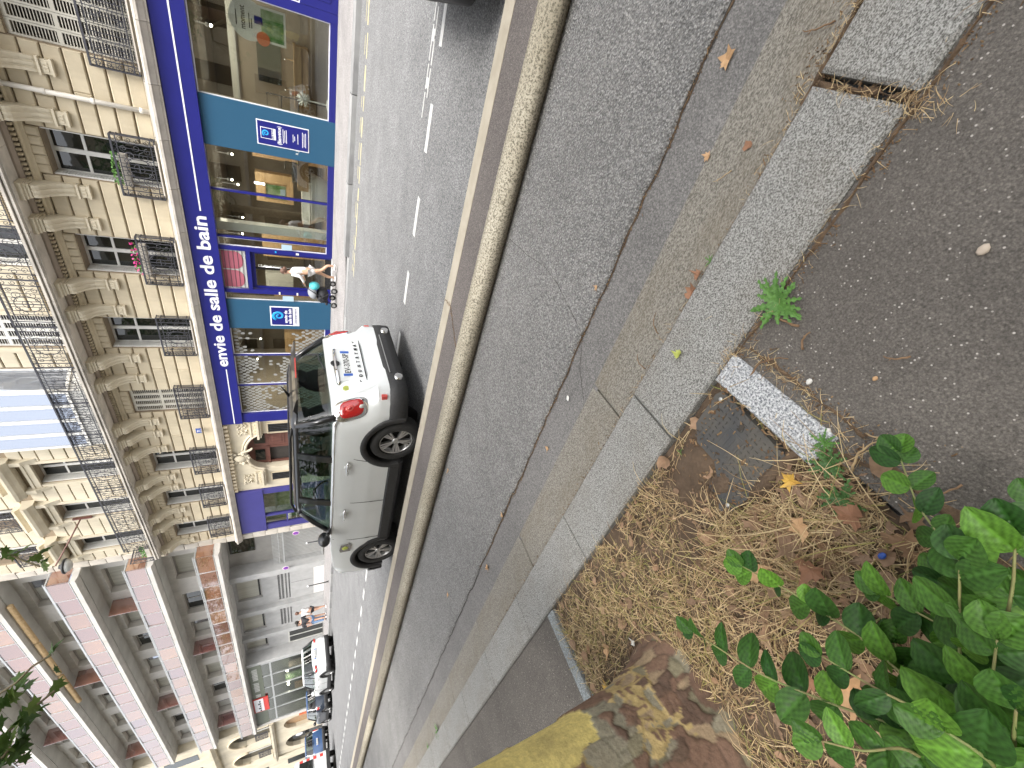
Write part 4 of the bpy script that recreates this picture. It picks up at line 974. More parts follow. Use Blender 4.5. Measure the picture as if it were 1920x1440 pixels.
# upper storeys: wall piers, recessed windows, slabs, panels
WP=[(.9,2.95),(4.4,6.5),(7.4,9.2),(10.2,12.1),(13.0,15.0),(16.0,17.9),(18.9,20.8),(21.7,23.4)]
for fi in range(5):
    z0=FZ[fi]+.24; z1=FZ[fi+1]
    e=0
    for (a,b_) in WP+[(SL,SL)]:
        if a>e: BB(MB().box(-e-.003,-a+.003,.30,.9,z0,z1),'wall_pier','pre_cast')
        e=b_
    for wi,(a,b_) in enumerate(WP):
        BB(MB().box(-a,-b_,.32,.9,z1-.34,z1),'lintel','pre_cast')
        w=BB(MB().box(-a,-a-.07,.62,.70,z0,z1-.34).box(-b_+.07,-b_,.62,.70,z0,z1-.34).box(-a-.07,-b_+.07,.62,.70,z1-.42,z1-.34),'window','recess_wall')
        sh_=(fi*5+wi*3)%4
        if sh_<2: bp_(w,MB().box(-a-.07,-b_+.07,.655,.675,z0,z1-.42),'roller_shutter','shutter_roll')
        else:
            xm=(a+b_)/2
            bp_(w,MB().box(-a-.07,-xm,.655,.67,z0,z1-.42),'pane','window_glass' if wi%3 else 'bay_glass'); bp_(w,MB().box(-xm,-b_+.07,.66,.675,z0,z1-.42),'blind' if sh_==2 else 'pane','frost' if sh_==2 else 'window_glass')
            bp_(w,MB().box(-xm+.03,-xm-.03,.64,.69,z0,z1-.42),'stile','recess_wall')
    # slab with marble fascia soffit
    BB(MB().prism([(.9,FZ[fi]),(-.62,FZ[fi]),(-.80,FZ[fi]+.05),(-.80,FZ[fi]+.22),(.9,FZ[fi]+.24)],'x',.05,-SL),'balcony_slab','pre_cast')
    BB(MB().box(.0,-SL,-.45,.9,FZ[fi]-.03,FZ[fi]-.002),'soffit','marble')
    # railing
    L=1.27; n_=19
    def pan(): return MB().box(-L/2+.015,L/2-.015,-.008,.008,0,.70)
    for q in range(n_):
        if q*L+L>SL+.2: break
        o=link('glass_panel',shared('copper_panel',pan,MT['copper_glass']),None,B,(-(q+.5)*L,-.76+random.uniform(-.004,.004),FZ[fi]+.28),(random.uniform(-.03,.03),0,random.uniform(-.02,.02)))
        if q: BB(MB().box(-q*L+.018,-q*L-.018,-.80,-.74,FZ[fi]+.22,FZ[fi]+1.08),'rail_post','rail_metal')
    o=link('glass_panel',shared('copper_panel_side',lambda:MB().box(-.008,.008,-.55,.55,0,.70),MT['copper_glass']),None,B,(.02,-.2,FZ[fi]+.28))
    BB(MB().box(.02,-SL,-.79,-.73,FZ[fi]+1.0,FZ[fi]+1.045),'top_rail','rail_metal'); BB(MB().box(.02,-SL,-.70,-.67,FZ[fi]+1.10,FZ[fi]+1.13),'top_rail','rail_metal'); BB(MB().box(.02,-SL,-.785,-.745,FZ[fi]+.985,FZ[fi]+.997),'rail_strip','rail_metal'); BB(MB().box(.02,-SL,-.785,-.74,FZ[fi]+.255,FZ[fi]+.277),'bottom_rail','rail_metal')
    BB(MB().box(.0,.05,-.75,.35,FZ[fi]+1.0,FZ[fi]+1.045),'top_rail','rail_metal')
    # partitions
    for s_ in ((3.65,15.5) if fi%2 else (9.7,21.25)): BB(MB().box(-s_-.02,-s_+.02,-.55,.3,FZ[fi]+.26,FZ[fi]+2.35),'partition','copper_glass')
    # pots and clutter seen under the panels
    rr=random.Random(fi)
    for q in range(26):
        s_=rr.uniform(.2,SL-.3); w=rr.uniform(.06,.22)
        BB(MB().box(-s_,-s_-w,-.68,-.52,FZ[fi]+.24,FZ[fi]+.24+rr.uniform(.06,.3)),'balcony_clutter',rr.choice(['dark_interior','red_sign','frost','pebble','wood_door','pale_blue_print','black_plastic','paper']))
# rolled awning cords under the third slab
for s0,s1 in ((1.2,4.4),(4.6,7.9),(8.1,11.4)):
    m_=MB()
    q=s0
    while q<s1: m_.lathe([(.055,0),(.12,.06),(.055,.13)],(-q-.13,-.52,FZ[3]-.14),'x',9); q+=.15
    tag(BB(m_,'rolled_blind','cord_beige'),kind='stuff')
BB(MB().box(.0,-SL,-.8,.9,FZ[5],FZ[5]+.25),'balcony_slab','pre_cast'); BB(MB().box(0,-SL,.3,.9,FZ[5]+.25,20.5),'parapet','pre_cast')
# ground and mezzanine
BB(MB().box(-.0,-3.45,.75,.9,2.5,5.02),'recess_panel','recess_wall'); BB(MB().box(-1.0,-2.2,.70,.75,3.7,4.9),'recess_window','window_glass')
pg=BB(MB().box(-3.45,-3.95,-.05,.9,.1,5.02),'pillar','pre_cast_grey')
for s0,s1 in ((7.7,8.15),(10.9,11.3)): BB(MB().box(-s0,-s1,.15,.9,.1,5.02),'pillar','pre_cast_grey')
def gwall(a,b_,w0,w1):
    BB(MB().box(-a,-b_,.45,.9,.1,3.60).box(-a,-w0,.45,.9,3.6,4.9).box(-w1,-b_,.45,.9,3.6,4.9).box(-a,-b_,.45,.9,4.9,5.02),'wall','pre_cast_grey')
    w=BB(MB().box(-w0,-w0-.06,.55,.62,3.6,4.9).box(-w1+.06,-w1,.55,.62,3.6,4.9).box(-w0-.06,-w1+.06,.55,.62,3.6,3.68).box(-w0-.06,-w1+.06,.55,.62,4.84,4.9),'window','recess_wall')
    bp_(w,MB().box(-w0-.06,-w1+.06,.58,.60,3.78,4.84),'roller_shutter','shutter_roll'); bp_(w,MB().box(-w0-.06,-w1+.06,.59,.595,3.68,3.78),'pane','black_gloss')
gwall(3.95,7.7,4.0,6.75); gwall(8.15,10.9,8.5,10.5); gwall(11.3,13.4,11.7,13.0)
# garage shutter door and vent slots
gd=BB(MB().box(-4.1,-7.6,.40,.449,.75,2.0),'garage_door','pre_cast_grey'); 
for s_ in (5.8,): bp_(gd,MB().box(-s_,-s_-.012,.395,.40,.75,2.0),'seam','crack_dark')
BB(MB().box(-4.1,-7.6,.41,.449,.12,.75),'garage_base','paper')
for (a,b_) in ((4.1,7.5),(8.35,10.6)):
    m_=MB()
    for r_,zz in enumerate((2.08,2.26,2.44,2.62)):
        s_=a
        while s_<b_:
            if r_>0 or s_>a+.2: m_.box(-s_,-s_-.055,.435,.449,zz,zz+(.11 if r_>1 else .07))
            s_+=.11
    tag(BB(m_,'vent_slots','letter_black'),kind='stuff')
BB(MB().box(-5.3,-5.62,.43,.449,1.55,1.8),'warning_sticker','red_sign'); 
# gate with white bars
gt=BB(MB().box(-.15,-3.4,.30,.36,.22,.27).box(-.15,-3.4,.30,.36,2.25,2.32).box(-.15,-3.4,.30,.36,2.5,2.54),'gate','rail_metal')
s_=.2
while s_<3.4: bp_(gt,MB().box(-s_,-s_-.03,.31,.34,.22,2.85),'gate_bar','rail_metal'); s_+=.13
BB(MB().box(-.15,-3.4,.6,.7,.12,2.5),'gate_backing','recess_wall')
BB(MB().box(-.0,-3.45,.70,.75,.1,2.5),'recess_panel','recess_wall')
# glazed door
dr=BB(MB().box(-11.6,-11.68,.38,.449,.15,2.4).box(-13.2,-13.3,.38,.449,.15,2.4).box(-11.68,-13.2,.38,.449,2.3,2.4).box(-12.4,-12.48,.38,.449,.15,2.3),'glass_door','frost')
bp_(dr,MB().box(-11.68,-12.4,.41,.42,.2,2.3),'pane','window_glass'); bp_(dr,MB().box(-12.48,-13.2,.41,.42,.2,2.3),'pane','window_glass')
# shop with olive sign
BB(MB().box(-13.4,-13.75,-.35,.9,.1,5.02),'pillar','pre_cast_grey'); BB(MB().box(-13.75,-24.2,.6,.9,.1,5.02),'back_wall','olive_sign')
sg=BB(MB().box(-13.75,-23.9,-.36,-.30,4.15,4.95),'shop_sign','olive_sign')
for (x0,nn) in ((-18.7,2),(-17.75,6),(-15.9,7)):
    for q in range(nn): bp_(sg,MB().box(x0+q*.25,x0+q*.25+.17,-.372,-.361,4.42,4.74).box(x0+q*.25+.17,x0+q*.25+.20,-.372,-.361,4.42+.1*(q%2),4.62+.1*(q%3)),'letter','frost')
rs=bp_(sg,MB().box(-18.9,-21.3,-.42,-.365,4.0,5.0),'red_board','red_sign'); bp_(sg,MB().box(-19.0,-21.2,-.43,-.421,4.32,4.92),'white_board','sign_white')
for q in range(5): bp_(sg,MB().box(-19.3-q*.4,-19.55-q*.4,-.436,-.431,4.5,4.6+.08*(q%2)),'print','letter_black')
BB(MB().box(-13.75,-24.0,-.34,-.26,3.55,3.66),'transom','rail_metal')
for s_ in (13.78,15.7,17.6,19.6,21.6,23.85): BB(MB().box(-s_,-s_-.09,-.35,-.25,.3,4.15),'mullion','rail_metal')
for i,(a,b_) in enumerate(((13.87,15.7),(15.79,17.6),(17.69,19.6),(19.69,21.6),(21.69,23.85))):
    BB(MB().box(-a,-b_,-.31,-.30,.3,3.55),'shop_pane','shop_glass'); BB(MB().box(-a,-b_,-.31,-.30,3.66,4.15),'shop_pane','shop_glass')
    BB(MB().box(-a-.2,-b_+.3,.3,.38,.6,2.2+.3*(i%3)),'display',['frost','shop_wall','photo_green','wood_light','olive_sign'][i])
BB(MB().box(-13.75,-24.0,-.36,.2,.1,.3),'stall_riser','pre_cast_grey'); BB(MB().box(-13.75,-24.2,-.30,.9,4.95,5.02),'soffit','marble')
for s_ in (16.6,18.4,18.9): BB(MB().sphere((-s_,-.05,2.6),.09,8,6),'lamp_globe','bulb')
BB(MB().box(-23.94,-24.3,-.4,.9,.1,5.04),'pillar','pre_cast')
# round no-parking signs
def nopark(loc,label,rz=0):
    e=empty('no_parking_sign',loc,rz,label,'sign'); MB().lathe([(.17,0),(.17,.012)],(0,0,0),'y',24,False).build('disc',MT['sign_white'],e); MB().lathe([(.145,-.004),(.145,-.001)],(0,0,0),'y',24,False).build('ring',MT['magenta'],e)
    MB().lathe([(.10,-.008),(.10,-.005)],(0,0,0),'y',20,False).build('field',MT['plate_blue'],e); MB().prism([(-.08,-.05),(-.05,-.08),(.08,.05),(.05,.08)],'y',-.013,-.009).build('bar',MT['magenta'],e)
nopark((-23.08+.02,14.80,1.62),'round purple no parking sign on the stone corner pilaster')
nopark((-26.25,14.65,2.22),'round purple no parking sign on the grey pillar beside the gate',R(4))
# ================================================================== CREAM BUILDING BEYOND
Cb=empty('arched_building',(-47.2,13.32,0),R(4),'ornate cream stone building with an arched doorway beyond the modern block','building')
def CB(mb,name,mat): return mb.build(name,MT[mat],Cb)
def archwall(x0,x1,ax,aw,zs,ah,z0,z1,y0,y1):
    m_=MB(); a0,a1=ax-aw,ax+aw; m_.box(x0,a0,y0,y1,z0,z1); m_.box(a1,x1,y0,y1,z0,z1)
    n_=12
    for i in range(n_):
        xa=a0+(a1-a0)*i/n_; xb_=a0+(a1-a0)*(i+1)/n_; f=lambda x:zs+ah*math.sqrt(max(0,1-((x-ax)/aw)**2)); m_.prism([(xa,f(xa)),(xb_,f(xb_)),(xb_,z1),(xa,z1)],'y',y0,y1)
    return m_
CB(archwall(-4.0,0,-1.9,1.1,2.3,.9,.1,3.9,-.25,.3),'wall','stone_pale'); CB(archwall(-8.5,-4.0,-6.2,1.5,2.0,1.2,.1,3.9,-.25,.3),'wall','stone_pale')
CB(MB().box(-.8,-3.0,.05,.12,.1,3.3),'door','wood_orange'); CB(MB().box(-4.7,-7.7,.1,.2,.1,3.4),'shop_glazing','window_glass')
CB(MB().box(-5.0,-6.4,-.05,.05,1.6,2.6),'dark_sign','letter_black'); CB(MB().lathe([(.3,-.06),(.3,-.052)],(-5.7,-.0,2.1),'y',18),'oval_mark','sign_white')
CB(MB().prism([(.0,3.9),(-.45,3.9),(-.55,4.05),(-.55,4.2),(0,4.3)],'x',0,-9),'cornice','stone_pale')
CB(archwall(-4.0,0,-2.0,1.2,6.0,1.1,4.3,8.0,-.25,.3),'wall','stone_pale'); CB(archwall(-9,-4.0,-6.2,1.2,6.0,1.1,4.3,8.0,-.25,.3),'wall','stone_pale')
for xx in (-2.0,-6.2):
    CB(MB().box(xx-1.2,xx+1.2,.1,.2,4.3,7.2),'window','window_glass'); CB(link('railing',irC,None,Cb,(xx,-.4,4.4)) and MB().box(xx-.05,xx+.05,.05,.12,4.3,7.2),'mullion','white_paint')
    CB(MB().tube([(xx+1.3*math.cos(a),-.28,6.0+1.2*math.sin(a)) for a in [math.pi*i/16 for i in range(17)]],.1,6),'arch_moulding','stone')
CB(MB().prism([(.0,8.0),(-.5,8.0),(-.7,8.2),(-.7,8.4),(0,8.5)],'x',0,-9),'cornice','stone_pale')
CB(MB().box(0,-9,-.25,8,8.5,17),'wall','stone_pale'); CB(MB().box(0,-9,.3,8,.1,8.5),'core','dark_interior')
for xx in (-2,-5,-8):
    for zz in (9.2,12.4): CB(MB().box(xx-.6,xx+.6,-.27,-.2,zz,zz+2.1),'window','window_glass')
MB().box(-.18,-.42,-.42,-.27,1.2,2.0).build('orange_board',MT['orange'],Cb)
far=empty('stone_building',(-56.3,12.7,0),R(4),'distant pale stone building at the end of the terrace','building')
MB().box(0,-40,-.2,10,.1,17).build('wall',MT['stone_pale'],far)
for q in range(12):
    for zz in (1.0,4.8,8.4,12): MB().box(-1.5-q*3.2,-2.8-q*3.2,-.23,-.19,zz,zz+2.2).build('window',MT['window_glass'],far)
# ================================================================== BUILDING BEHIND THE CAMERA (seen in the window reflections)
ob=empty('stone_building',(-4,-13,0),0,'cream stone apartment row across the street, mirrored in the windows','building')
MB().box(-55,40,-8,0,0,15).build('wall',MT['stone'],ob)
wm=shared('opposite_window',lambda:MB().box(-.6,.6,-.02,.06,0,2.1),MT['window_glass'])
for q in range(26):
    for zz in (1.0,4.6,7.8,11.0): link('window',wm,None,ob,(-50+q*3.4,0,zz))
MB().box(-55,40,0,.5,4.0,4.25).build('cornice',MT['slab_stone'],ob); MB().box(-55,40,0,.7,14.7,15.1).build('cornice',MT['slab_stone'],ob)
# ================================================================== VEHICLES (local: +x forward, +y left)
def lerp_tab(tab,x):
    if x<=tab[0][0]: return tab[0][1]
    for i in range(len(tab)-1):
        if x<=tab[i+1][0]:
            t=(x-tab[i][0])/(tab[i+1][0]-tab[i][0]); t=t*t*(3-2*t) if False else t
            return tab[i][1]+(tab[i+1][1]-tab[i][1])*t
    return tab[-1][1]
def boolean_cut(me,cutters):
    ob=bpy.data.objects.new('tmp',me); COL.objects.link(ob); cs=[]
    for cm_ in cutters:
        c=bpy.data.objects.new('tmpc',cm_); COL.objects.link(c); cs.append(c)
        md=ob.modifiers.new('b','BOOLEAN'); md.operation='DIFFERENCE'; md.object=c; md.solver='EXACT'
    dg=bpy.context.evaluated_depsgraph_get(); out=bpy.data.meshes.new_from_object(ob.evaluated_get(dg))
    for c in cs: bpy.data.objects.remove(c)
    bpy.data.objects.remove(ob); return out
def car(name,loc,rz,label,P,group=None):
    e=empty(name,loc,rz,label,'car',group)
    wb=P['wb']; fo=P['fo']; ro=P['ro']; hw=P['w']/2; Hr=P['h']; zb=P['belt']; zs=.26; RW=P.get('rw',.34)
    xf=wb/2+fo; xr=-wb/2-ro; paint_=MT[P['paint']]; plast=MT['black_plastic']
    # ---- lower body loft
    xs=[xr,xr+.02,xr+.07,xr+.16,xr+.32,xr+.5]+[xr+.5+(xf-xr-1.1)*i/22 for i in range(1,23)]+[xf-.45,xf-.28,xf-.14,xf-.05,xf]
    top=P['top']       # hood/deck height along x (fraction of length from rear)
    plan=lambda x: min(1,.69+.31*math.sqrt(max(0,1-max(0,1-(x-xr)/.52)**2)) if x<xr+.52 else 1, .72+.28*math.sqrt(max(0,1-max(0,1-(xf-x)/.65)**2)) if x>xf-.65 else 1)
    led=P.get('ledge',0)
    def rtilt(z): return led*max(0,min(1,(z-.60)/.09))+P.get('tilt',.12)*max(0,z-.66)/.5
    rings=[]
    for x in xs:
        f=plan(x); t=(x-xr)/(xf-xr); zt=lerp_tab(top,t); zbb=min(zb+P.get('beltrise',0)*(1-t)-.0,zt)
        zlo=zs+(.06*max(0,1-(x-xr)/.3) if x<xr+.3 else 0)+(.05*max(0,1-(xf-x)/.3) if x>xf-.3 else 0)
        sec=[(0,zlo),(hw*.86*f,zlo),(hw*.955*f,zlo+.04),(hw*.985*f,zlo+.16),(hw*.98*f,zlo+.26),(hw*1.0*f,.60),(hw*1.0*f,.69),(hw*1.0*f,zlo+(zbb-zlo)*.66),(hw*.985*f,zlo+(zbb-zlo)*.86),(hw*.955*f,zbb-.012),(hw*.93*f,zbb+.002),(hw*.80*f,zbb+(zt-zbb)*.45+.006),(hw*.45*f,zbb+(zt-zbb)*.85+.008),(0,zt+.012)]
        ring=[]
        for (y,z) in sec:
            wgt=max(0,1-(x-xr)/.5); dx=wgt*rtilt(z)
            wf=max(0,1-(xf-x)/.35); dxf=-wf*P.get('ftilt',.16)*max(0,(z-.55))/.4
            ring.append((x+dx+dxf,y,z))
        full=ring+[(p[0],-p[1],p[2]) for p in reversed(ring[1:-1])]
        rings.append(full)
    m_=MB(); n_=len(rings[0])
    for r_ in rings: m_.v.extend(r_)
    for i in range(len(rings)-1):
        for j in range(n_): m_.f.append((i*n_+j,i*n_+(j+1)%n_,(i+1)*n_+(j+1)%n_,(i+1)*n_+j)); m_.sm.append(True)
    m_.f.append(tuple(range(n_-1,-1,-1))); m_.sm.append(False); k=(len(rings)-1)*n_; m_.f.append(tuple(range(k,k+n_))); m_.sm.append(False)
    me=m_.mesh('body')
    cut=[MB().lathe([(RW+.062,-hw*1.3),(RW+.062,-hw*.62)],(sx*wb/2,0,RW),'y',28,False).mesh('c') for sx in (-1,1)]+[MB().lathe([(RW+.062,hw*.62),(RW+.062,hw*1.3)],(sx*wb/2,0,RW),'y',28,False).mesh('c') for sx in (-1,1)]
    me2=boolean_cut(me,cut); me2.materials.clear(); me2.materials.append(paint_)
    me2.name='body'
    body=link('body',me2,None,e)
    try: me2.set_sharp_from_angle(angle=R(40))
    except Exception: pass
    # ---- wheels, arches, liners
    for sx in (-1,1):
        for sy in (-1,1):
            cx_=sx*wb/2
            w=empty('wheel',(cx_,sy*(hw-.115),RW)); w.parent=e
            if sy<0: w.rotation_euler=(0,0,math.pi)
            def tyre(): 
                return MB().lathe([(RW*.60,-.10),(RW*.93,-.105),(RW*.985,-.085),(RW,-.05),(RW,.05),(RW*.985,.085),(RW*.93,.105),(RW*.70,.112),(RW*.665,.10),(RW*.65,.05),(RW*.60,.0)],(0,0,0),'y',30)
            def rim():
                q=MB().lathe([(RW*.655,-.06),(RW*.655,.085),(RW*.62,.09),(RW*.60,.075),(RW*.60,-.06)],(0,0,0),'y',30)
                q.lathe([(RW*.10,.02),(RW*.17,.05),(RW*.15,.075),(RW*.05,.08)],(0,0,0),'y',14)
                nsp=P.get('spokes',5)
                for s_ in range(nsp):
                    for d in (-.30,-.12,.12):
                        a=2*math.pi*s_/nsp+d; ca,sa=math.cos(a),math.sin(a)
                        pts=[]
                        for rr_,hw_,yy in ((RW*.12,.009,.068),(RW*.62,.013,.084)):
                            for s2 in (-1,1): pts.append((ca*rr_-sa*hw_*s2,yy,sa*rr_+ca*hw_*s2))
                        vs=pts+[(p[0],p[1]-.035,p[2]) for p in pts]
                        q.add(vs,[(0,2,3,1),(4,5,7,6),(0,1,5,4),(2,6,7,3),(0,4,6,2),(1,3,7,5)])
                return q
            kk=name+str(RW)
            link('tyre',shared((kk,'tyre'),tyre,MT['tyre_rubber']),None,w); link('rim',shared((kk,'rim'),rim,MT['rim_metal']),None,w)
            MB().lathe([(RW*.56,-.03),(RW*.56,-.01)],(0,0,0),'y',20,False).build('brake_shadow',MT['black_plastic'],w)
            # liner
            lz=MB(); n2=20
            for i in range(n2+1):
                a=math.pi*i/n2*1.16-.25; lz.v+= [(cx_+(RW+.056)*math.cos(a),sy*hw*.60,RW+(RW+.056)*math.sin(a)),(cx_+(RW+.056)*math.cos(a),sy*hw*.985,RW+(RW+.056)*math.sin(a))]
            for i in range(n2): lz.f.append((2*i,2*i+1,2*i+3,2*i+2)); lz.sm.append(True)
            lz.build('wheel_arch_liner',plast,e)
            MB().lathe([(RW+.05,0),(RW+.05,.01)],(cx_,sy*hw*.60,RW),'y',20,False).build('wheel_well',plast,e)
            if P.get('clad',True):
                az=MB(); r0,r1=RW+.052,RW+P.get('cladw',.125); n2=22
                for i in range(n2+1):
                    a=math.pi*i/n2*1.10-.16; c_,s_=math.cos(a),math.sin(a)
                    for rr_,yy in ((r0,hw*.95),(r0,hw*1.004+.006),(r1-.012,hw*1.004+.008),(r1,hw*.985)): az.v.append((cx_+rr_*c_,sy*yy,RW+rr_*s_))
                for i in range(n2):
                    for j in range(3): az.f.append((4*i+j,4*i+j+1,4*i+j+5,4*i+j+4)); az.sm.append(True)
                az.build('arch_trim',plast,e)
    xa=wb/2-RW-.06
    for sy in (-1,1):
        MB().prism([(sy*hw*.84,.20),(sy*hw*.97,.20),(sy*(hw*1.0+.004),.25),(sy*(hw*1.0+.002),.375),(sy*hw*.97,.40),(sy*hw*.84,.40)],'x',-xa,xa).build('sill_trim',plast,e)
    def sampler(rear,z):
        w_=P.get('tilt',.12) if rear else P.get('ftilt',.16); pts=[]
        for q in range(9): pts.append((0,.69*hw*q/8 if rear else .72*hw*q/8))
        for q in range(1,25): t=.62*q/24; pts.append((t,hw*(plan(xr+t) if rear else plan(xf-t))))
        out=[]
        for (t,y) in pts:
            dx=max(0,1-t/.5)*rtilt(z) if rear else max(0,1-t/.35)*w_*max(0,z-.55)/.4; out.append((xr+t+dx if rear else xf-t-dx,y))
        return out
    def on_out(rear,d,z,off):
        pts=sampler(rear,z); sg=1 if d>=0 else -1; d=abs(d); k=0
        for q in range(len(pts)-1):
            a,b_=pts[q],pts[q+1]; l=math.hypot(b_[0]-a[0],b_[1]-a[1])
            if d<=l or q==len(pts)-2:
                t=min(1,d/max(l,1e-6)); x=a[0]+(b_[0]-a[0])*t; y=a[1]+(b_[1]-a[1])*t; nx,ny=(b_[1]-a[1])/max(l,1e-6),-(b_[0]-a[0])/max(l,1e-6)
                if rear: nx,ny=-abs(nx),abs(ny)
                else: nx,ny=abs(nx),abs(ny)
                return (x+nx*off,sg*(y+ny*off),z)
            d-=l
    def bumper(rear,prof,mat,nm,D):
        q=MB(); N_=30; n2=len(prof)
        for i in range(N_+1):
            d=-D+2*D*i/N_
            for (z,off) in prof: q.v.append(on_out(rear,d,z,off))
        for i in range(N_):
            for j in range(n2-1): q.f.append((n2*i+j,n2*i+j+1,n2*(i+1)+j+1,n2*(i+1)+j)); q.sm.append(True)
        return q.build(nm,MT[mat],e)
    Dr=.69*hw+.13+max(.1,ro-RW-.13)+.06
    bumper(True,[(.24,-.06),(.25,.012),(.36,.022),(P.get('bump_z',.52)-.02,.018),(P.get('bump_z',.52),-.02)],'black_plastic','rear_bumper',Dr)
    bumper(False,[(.22,-.06),(.23,.012),(.34,.02),(.44,.015),(.46,-.02)],'black_plastic','front_bumper',.72*hw+.36)
    # ---- greenhouse
    g=P['gh']   # xr_base, xr_top, xf_top, xf_base
    zr=Hr-.075; ht=hw*.74; hb=hw*.925
    def outline(x0,x1,w,z,rc0,rc1,rise=0):
        pts=[]
        N_=9
        for i in range(N_): # rear edge from -y to +y
            u=-1+2*i/(N_-1); pts.append((x0+rc0*(u*u),u*w,z))
        for i in range(1,10): pts.append((x0+rc0+(x1-x0-rc0-rc1)*i/10,w*(1+.012*math.sin(math.pi*i/10)),z))
        for i in range(N_):
            u=1-2*i/(N_-1); pts.append((x1-rc1*(u*u),u*w,z))
        for i in range(1,10): pts.append((x1-rc1-(x1-x0-rc0-rc1)*i/10,-w*(1+.012*math.sin(math.pi*i/10)),z))
        return pts
    zb0=zb-.03
    base=outline(g[0],g[3],hb,zb0,.09,.30); mid=outline(g[0]*.45+g[1]*.55,g[3]*.45+g[2]*.55,hb*.45+ht*.55+.015,zb0*.45+zr*.55,.08,.22); tp_=outline(g[1],g[2],ht,zr,.06,.16)
    base=[(p[0],p[1],zb0+P.get('beltrise',0)*max(0,min(1,(xf-p[0])/(xf-xr)))) for p in base]
    gm=MB(); n_=len(base); gm.v=base+mid+tp_
    for i in range(2):
        for j in range(n_): gm.f.append((i*n_+j,i*n_+(j+1)%n_,(i+1)*n_+(j+1)%n_,(i+1)*n_+j)); gm.sm.append(True)
    gm.build('glazing',MT['car_glass'],e)
    # roof: dome
    roof=MT[P.get('roof','car_black')]
    rm_=MB(); lv=[(1.012,zr-.035),(1.01,zr+.012),(.95,zr+.045),(.75,zr+.068),(.4,zr+.077)]
    cxr=(g[1]+g[2])/2
    for sc_,z in lv: rm_.v+=[((p[0]-cxr)*(1-(1-sc_)*.5 if sc_<1 else sc_)+cxr,p[1]*sc_,z) for p in tp_]
    for i in range(len(lv)-1):
        for j in range(n_): rm_.f.append((i*n_+j,i*n_+(j+1)%n_,(i+1)*n_+(j+1)%n_,(i+1)*n_+j)); rm_.sm.append(True)
    k=(len(lv)-1)*n_; rm_.f.append(tuple(range(k,k+n_))); rm_.sm.append(True); rm_.f.append(tuple(range(n_-1,-1,-1))); rm_.sm.append(False)
    rm_.build('roof',roof,e)
    # pillars: strips following the glazing sides
    pil=P.get('pillar','car_black')
    def gpoint(x,sy,z):   # point on side glass at height fraction z
        b0=Vector((x,0,zb0+P.get('beltrise',0)*max(0,min(1,(xf-x)/(xf-xr))))); w=hb+(ht-hb)*z
        zz=b0.z+(zr-b0.z)*z; return Vector((x,sy*(w*(1.012)+.010+.015*math.sin(math.pi*z)),zz))
    for sy in (-1,1):
        for (xb0,xt0,wd) in P['pillars']:
            q=MB()
            for i in range(5):
                z=i/4; x=xb0+(xt0-xb0)*z
                for d in (-wd/2,wd/2): q.v.append(tuple(gpoint(x+d,sy,z)))
                for d in (-wd/2,wd/2): v=gpoint(x+d,sy,z); q.v.append((v.x,v.y-sy*.04,v.z))
            for i in range(4): a=4*i; q.f+=[(a,a+1,a+5,a+4),(a+2,a+6,a+7,a+3),(a,a+4,a+6,a+2),(a+1,a+3,a+7,a+5)]; q.sm+=[False]*4
            q.build('pillar',MT[pil],e)
        # corner posts (windscreen and rear)
        for (pa,pb,wd) in (((g[3]-.30,hb),(g[2]-.16,ht),.07),((g[0]+.10,hb-.02),(g[1]+.07,ht-.01),.075)):
            q=MB()
            zbx=zb0+P.get('beltrise',0)*max(0,min(1,(xf-pa[0])/(xf-xr)))
            q.tube([(pa[0],sy*(pa[1]+.0),zbx),((pa[0]*.45+pb[0]*.55),sy*(pa[1]*.45+pb[1]*.55+.012),zbx*.45+zr*.55),(pb[0],sy*pb[1],zr)],[wd*.55,wd*.5,wd*.45],6)
            q.build('pillar',MT[pil],e)
        # belt trim
        MB().tube([tuple(gpoint(x,sy,0.0)+Vector((0,sy*.004,.006))) for x in [g[0]+.12+(g[3]-g[0]-.4)*i/10 for i in range(11)]],.013,5).build('belt_trim',MT['chrome'],e)
        if P.get('rails'):
            MB().tube([(g[1]+.15,sy*ht*.93,zr+.05),(g[1]+.3,sy*ht*.93,zr+.075),(g[2]-.35,sy*ht*.93,zr+.10),(g[2]-.15,sy*ht*.93,zr+.05)],.018,6).build('roof_rail',MT['black_plastic'],e)
        # mirror
        mx=g[3]-.42
        q=MB().sphere((mx,sy*(hb+.17),zb+.10),.1,12,8,(.75,1.15,.85)); q.tube([(mx,sy*(hb-.02),zb+.0),(mx,sy*(hb+.1),zb+.05)],.035,6); q.build('mirror',MT[P.get('mirror','car_black')],e)
        # handles and door seams
        for hx in P['handles']:
            zz=zb-.17; h_=MB().tube([(hx-.11,sy*(hw*.99+.005),zz),(hx-.09,sy*(hw*.995+.035),zz+.004),(hx+.09,sy*(hw*.995+.035),zz+.004),(hx+.11,sy*(hw*.99+.005),zz)],.014,6).build('door_handle',MT[P.get('handle_mat','chrome')],e)
            MB().lathe([(.05,-.002),(.045,.004),(.01,.0045)] if sy>0 else [(.05,.002),(.045,-.004),(.01,-.0045)],(hx,sy*(hw*.99+.003),zz),'y',12).build('handle_cup',MT['rim_metal'] if False else MT[P['paint']],e)
        for (x0,x1) in P['seams']:
            q=MB(); pts=[]
            for i in range(9):
                z=.40+(zb-.03-.40)*i/8; f=(z-zs)/(zb-zs); y=hw*(1.0 if f<.66 else 1.0-.045*((f-.66)/.34)); pts.append((x0+(x1-x0)*(i/8)**1.5,sy*(y+.0005),z))
            q.tube(pts,.0045,4); q.build('door_seam',MT['letter_black'],e)
    # interior
    it=empty('interior',(0,0,0)); it.parent=e
